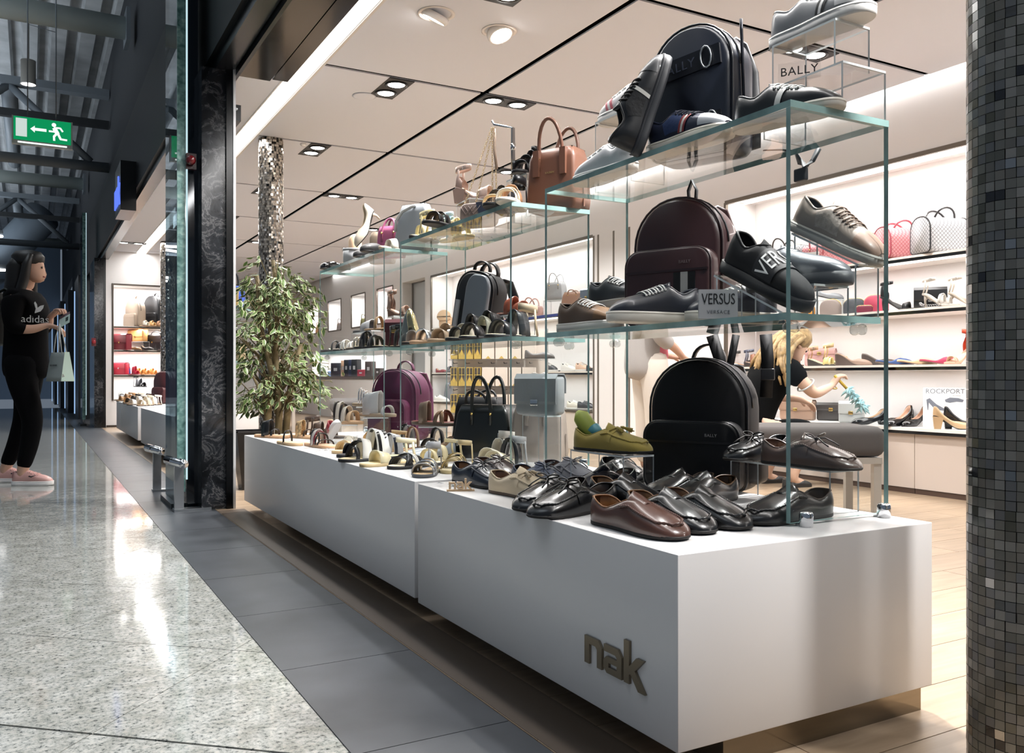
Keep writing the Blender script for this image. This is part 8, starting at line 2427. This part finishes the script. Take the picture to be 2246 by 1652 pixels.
# small shifts (metres) that keep neighbouring goods from touching
NUDGE = {
    'brown leather driving loafer on the plinth corner, nearest the viewer': (-0.016, -0),
    'black leather loafer right beside the brown one': (-0.052, 0),
    'black loafer third in the front row, behind its twin': (-0.05, -0.068),
    'black loafer whose brown-lined heel shows between the front pair': (-0.05, -0.069),
    'black loafer turned left with brown lining showing, before the black rucksack': (-0.065, 0.054),
    'black loafer behind the near edge of the glass side': (-0.074, -0.041),
    'dark loafer at the foot of the black rucksack': (0.016, -0.084),
    'beige suede moccasin with tassels': (-0.034, 0.038),
    'navy suede moccasin partly hidden behind the beige tassel moccasin': (-0.039, 0.071),
    'black moccasin with bow, toe turned left, nearer of two': (-0.001, -0.02),
    'black moccasin with bow, toe turned left, farther of two': (-0.061, -0.052),
    'grey suede moccasin with knotted lace behind the black ones': (0.002, 0.028),
    'dark navy moccasin lying open beside the clear riser': (0.08, 0.028),
    'blue-black boat loafer with bow behind the small wooden letters': (0.004, -0),
    'dark brown boat loafer with bow beside the blue-black one': (-0.003, 0.085),
    'black lace-up moccasin at the back edge behind the grey suede one': (0, -0.07),
    'little heap of price digits beside the small wooden letters': (-0.004, 0),
    'clear acrylic riser under the mustard moccasin': (-0.052, -0.004),
    'mustard yellow moccasin with tassels on a clear riser': (-0.052, -0.004),
    'green and blue foam shoe filler sticking out of the mustard moccasin': (-0.052, -0.004),
    'clear acrylic riser under the brown bow loafer': (0.07, 0.048),
    'taupe brown bow loafer on a clear riser at the glass end': (0.07, 0.048),
    'black bow loafer turned left on a clear riser beside the black rucksack': (0.07, 0.048),
    'large black rucksack on the plinth under the glass shelf': (0.083, 0.015),
    'black webbing straps hanging behind the large black rucksack': (0.083, 0.015),
    'burgundy leather backpack with striped front pocket on the glass shelf': (0.013, 0.008),
    'black webbing loop rising above the burgundy backpack': (0.013, 0.008),
    'navy nylon backpack with lettered bands standing on top of the nearest case': (0, 0.085),
    'dark backpack strap with buckle dangling over the back edge of the top pane': (0, 0.085),
    'black mesh sneaker propped upright against the navy backpack': (-0, -0.085),
    'navy mesh sneaker with red and white stripes on the nearest case top': (0.002, 0.014),
    'black sneaker with white laces and toe at the near end of the case top': (-0.031, -0.024),
    'wide low clear acrylic riser at the near end of the case top': (0.036, -0.023),
    'small clear acrylic riser stacked on the wide one': (0.036, -0.023),
    'small clear lettered plate on the stacked risers': (0.036, -0.023),
    'grey and white sneaker with two black stripes on the topmost clear stand': (0.036, -0.023),
    'brown leather sneaker with white laces at the far end of the glass shelf': (0, -0.01),
    'small clear riser under the charcoal sneaker': (-0, -0.02),
    'charcoal sneaker with white laces on a clear riser by the burgundy backpack': (-0, -0.02),
    'navy lace-up sneaker with thick cream sole, left of the grey block sign': (-0.061, 0.059),
    'navy lace-up sneaker with thick cream sole behind the grey block sign': (0.035, -0.006),
    'grey block sign with two lines of lettering on the glass shelf': (-0.008, 0.002),
    'sloping acrylic stand under the black slip-on with white letters': (-0.012, -0.002),
    'black slip-on shoe with white-lettered elastic band tilted toe down': (-0.012, -0.002),
    'clear riser under the pewter slip-on': (-0.029, -0.038),
    'pewter metallic slip-on shoe on a clear riser': (-0.029, -0.038),
    'tall sloping acrylic stand under the taupe woven sneaker': (0.074, 0.026),
    'taupe woven sneaker with brown laces tilted on a tall clear stand': (0.074, 0.026),
    'silver slide with broad glitter strap, toe towards the viewer': (-0.016, -0.002),
    'gold strappy sandal with black insole beside the silver slide': (-0.012, -0.003),
    'black and white criss-cross slide pointing left': (-0.001, -0.004),
    'cream patent slide with broad band pointing left': (-0.024, -0),
    'large black and white striped leather sandal pointing left': (-0.057, -0.059),
    'black toe sandal peeking out behind the striped sandal': (-0.015, -0.023),
    'burgundy and white sandal with black looped straps': (0.022, -0.028),
    'plain beige sole of the pair beside the looped sandal': (-0.022, 0.028),
    'flat sandal with black polka bow at the far plinth end': (-0.023, 0.007),
    'leopard print flat sandal beside the polka bow sandal': (0.015, -0.006),
    'brown knotted leather sandal with gold buckle at the far end': (0.008, -0.001),
    'white wedge sandal standing upright with red lining': (-0.015, -0.005),
    'beige criss-cross sandal behind the striped sandal': (-0.014, 0.037),
    'white and navy banded sandal leaning behind the striped sandal': (-0.051, -0.025),
    'clear acrylic riser under the striped loop sandals': (-0.008, 0.026),
    'loop sandal with white and black straps on a clear riser': (-0.008, 0.026),
    'taller clear acrylic riser under the white ring slide': (0.001, -0.033),
    'white ring slide with rolled strap on the taller clear riser': (0.001, -0.033),
    'clear acrylic riser under the silver bangle sandal': (-0.009, 0.047),
    'silver bangle-strap sandal on the farthest clear riser': (-0.009, 0.047),
    'magenta nylon rucksack under the farthest glass shelf': (0.025, -0.03),
    'round silver and black badge pinned on the magenta rucksack': (0.025, -0.03),
    'clear acrylic riser under the brown cross sandal': (0.002, -0.085),
    'brown cross-strap sandal with red insole on a clear riser': (0.002, -0.085),
    'tan mule with rounded strap, toe towards the viewer': (-0.016, 0.015),
    'black mule with big knot behind the black and blue pumps': (-0.028, -0.031),
    'black studded sandal behind the magenta rucksack corner': (0.006, 0.06),
    'black low pump lying before the dark green handbag': (0.035, -0.034),
    'pale blue-grey low pump beside the black one': (-0.016, -0.003),
    'cream T-strap sandal behind the criss-cross slide': (0.025, 0.004),
    'white buckled wedge sandal in front of the rack, left one': (0.027, 0.006),
    'dark patent buckled sandal with cream lining, right of the white wedge': (0, 0.01),
    'black grained handbag with short looped handle, left of the dark green one': (0.056, -0.054),
    'dark green-black handbag with tall black handles': (0.011, 0.026),
    'taupe handbag with tall padded handles behind the dark green one': (0.005, -0.027),
    'clear riser carrying the grey-blue flap bag': (0, 0.005),
    'grey-blue textured flap bag hanging high on a clear riser': (0, 0.005),
    'tall tan leather tote with two arched handles on the middle case': (0.048, -0.015),
    'black leather sandal with double strap, toe first, near end of the middle case': (-0.002, 0.012),
    'tan and white ankle-strap sandal next to the black double-strap one': (-0.046, -0.013),
    'clear acrylic riser under the black ribbon sandal': (0.001, -0.028),
    'black ribbon sandal on a clear riser behind the tan tote': (0.001, -0.028),
    'chrome hook stand holding the chain bag': (0.022, -0.054),
    'small quilted taupe and navy bag hanging by gold chains': (0.022, -0.054),
    'small clear acrylic shelf under the nude heeled sandal': (0.003, 0.012),
    'nude block-heel sandal on a small clear shelf left of the chain bag': (0.003, 0.012),
    'small black sandal tucked under the quilted bag': (-0.027, 0.006),
    'yellow and pale blue sandal beside the cream one, back of the middle case': (0.008, 0.078),
    'pale yellow loop sandal at the far end of the middle case': (-0.008, 0.002),
    'black suede flat with buckle at the near end of the farthest case': (-0.021, -0.024),
    'pink slouchy shoulder bag on the farthest case': (0.021, 0.024),
    'white strappy flat with buckle on the farthest glass shelf': (0.001, -0.044),
    'black flat slide at the far end of the farthest glass shelf': (-0.003, -0.027),
    'grey-brown ring strap sandal on the farthest glass shelf': (-0.026, -0.011),
    'clear acrylic riser under the grey and tan slides': (0.004, 0.014),
    'grey pearl-studded slide on the clear riser': (0.004, 0.014),
    'tan loop slide on the clear riser beside the grey one': (0.004, 0.014),
    'tiny clear riser under the taupe ankle sandal': (0.023, -0.007),
    'taupe suede ankle sandal on a tiny clear riser': (0.023, -0.007),
    'flat burgundy clutch standing on the farthest glass shelf': (-0.007, 0.084),
    'folded silver and gold bag on the farthest glass shelf': (0, 0.085),
    'black leather lattice sandal at the near end of the farthest glass shelf': (-0.033, 0.078),
    'black broad-strap sandal overlapping the middle and farthest cases': (0.061, 0.06),
    'pink monogram tote half hidden behind the taupe sneaker': (-0, -0.016),
    'second pink monogram tote behind the near glass edge': (0, -0.02),
    'long grey monogram tote with dark trim behind the black lettered slip-on': (-0, -0.14),
    'grey monogram tote leftmost on the top shelf': (0, -0.144),
    'orange zipped pouch on the second shelf': (-0.01, 0.013),
    'black high-heeled sandal with ankle strap on the second shelf': (-0.001, 0.008),
    'black box bag with silver chain on the second shelf': (0.001, -0.008),
    'white strappy heel leaning on the black chain bag': (-0.027, 0.029),
    'second white strappy heel at the column edge': (0.027, -0.029),
    'grey metallic slingback on the second shelf above the taupe pouch': (0.01, -0.013),
    'small clear riser behind the taupe pouch': (0.01, -0.013),
    'dark beaded wedge sandal leftmost on the third shelf': (0, -0.16),
    'tan wedge sandal behind the blond woman': (-0.006, 0.01),
    'dusty pink flat clutch standing on the third shelf': (0.006, -0.01),
    'pale yellow knotted wedge sandal before the pink clutch': (-0.019, 0.005),
    'yellow braided wedge sandal beside its twin': (0.019, -0.005),
    'taupe wedge mule with open heel on the third shelf': (-0.046, 0.024),
    'second taupe wedge mule behind the first': (0.046, -0.024),
    'cobalt blue flat peep mule on the third shelf': (0, 0.036),
    'sand beige flat peep mule on the third shelf': (-0, 0.004),
    'raspberry flat peep mule on the third shelf': (0, -0.024),
    'orange-red high sandal with ankle cuff at the column edge': (-0, -0.016),
    'taupe leather handbag being dusted on the worktop': (-0.004, 0.007),
    'dark clutch lying behind the white flap bag': (0.004, -0.007),
    'black leather loafer pump pointing left on the worktop': (-0.036, 0.046),
    'black loafer pump of the pair, behind the first': (0.031, -0.046),
    'shiny black patent pump with slim heel on the worktop': (-0.006, 0.023),
    'second shiny black patent pump beside it': (0.005, -0.015),
    'beige heeled pump before the white advert card': (-0.008, 0),
    'black slingback pump behind the beige one': (0.008, -0),
    'white lettered advert card with shoe pictures leaning on the wall': (-0.003, -0.008),
    'tan slouchy leather bag right of the silver-grey one': (-0, 0.008),
    'slate blue bag at the right end of the upper shelf': (0, -0.008),
    'dark red flat shoe on the lower shelf behind the cases': (0, -0.005),
    'black slip-on with blue lining on the lower shelf behind the cases': (0, 0.096),
    'black lace shoe on the lower shelf behind the cases': (-0.028, 0.039),
    'black looped slide on the lower shelf behind the cases': (0.048, -0.01),
    'white sneaker with dark heel on the lower shelf behind the cases': (-0.021, 0.007),
    'peach slip-on on the lower shelf behind the cases': (0.001, -0.04),
    'black flat shoe at the shelf end on the lower shelf behind the cases': (0, -0.092),
    'small grey quilted backpack on the ledge behind the farthest case': (0.04, -0.006),
    'white sneaker on the ledge under the grey quilted backpack': (-0.04, 0.006),
    'clear wire tray under the dark ballerina on the box rack': (0.029, -0.08),
    'dark ballerina with gathered edge at the end of a box row': (0.029, -0.08),
    'clear wire tray under the silver ballerina on the box rack': (0.029, -0.08),
    'silver ballerina with gathered edge at the end of a box row': (0.029, -0.08),
    'clear wire tray under the black ballerina on the box rack': (0.029, -0.08),
    'black ballerina with gathered edge at the end of a box row': (0.029, -0.08),
    'clear wire tray under the khaki ballerina on the box rack': (0.029, -0.08),
    'khaki ballerina with gathered edge at the end of a box row': (0.029, -0.08),
    'white sneaker on the plinth behind the plant': (0, 0.055),
    'beige leather backpack in the second entrance niche': (0.157, 0.033),
    'black leather backpack in the second entrance niche': (0.15, -0.022),
    'cream knotted sandal at the foot of the niche backpacks': (0.085, -0.136),
    'gold knotted sandal at the foot of the niche backpacks': (0.063, -0.121),
    'bronze knotted sandal at the foot of the niche backpacks': (0.072, -0.143),
    'dark knotted sandal at the foot of the niche backpacks': (0.157, -0.028),
    'honey tan flap bag raised behind in the niche': (0.156, -0.033),
    'clear riser under the honey tan flap bag': (0.156, -0.033),
    'burgundy flap bag with gold clasp in the niche': (0.01, 0),
    'black flap bag with gold clasp in the niche': (0.035, -0.004),
    'bronze flat shoe between the niche bags': (-0.013, -0.049),
    'charcoal flat shoe between the niche bags': (0.079, -0.139),
    'crimson studded clutch on the third niche shelf': (0.027, 0.057),
    'crimson sandal beside the clutch': (0.106, -0.096),
    'blue strappy sandal on the third niche shelf': (-0.028, 0.036),
    'orange cork sandal, left of three on the third niche shelf': (0.019, -0.016),
    'orange cork sandal, middle of three on the third niche shelf': (0.028, 0.003),
    'orange cork sandal, right of three on the third niche shelf': (0.072, -0),
    'black and white sneaker, left of the pair on the lowest niche shelf': (-0.012, 0),
    'black and white sneaker, right of the pair on the lowest niche shelf': (0.004, -0),
    'clear riser in the lowest niche shelf': (0.008, 0),
    'black buckled sandal on the clear riser of the niche': (0.008, 0),
}
for o in list(C.objects):
    if o.parent is None and o.get('label') in NUDGE:
        o.location.x += NUDGE[o['label']][0]
        o.location.y += NUDGE[o['label']][1]
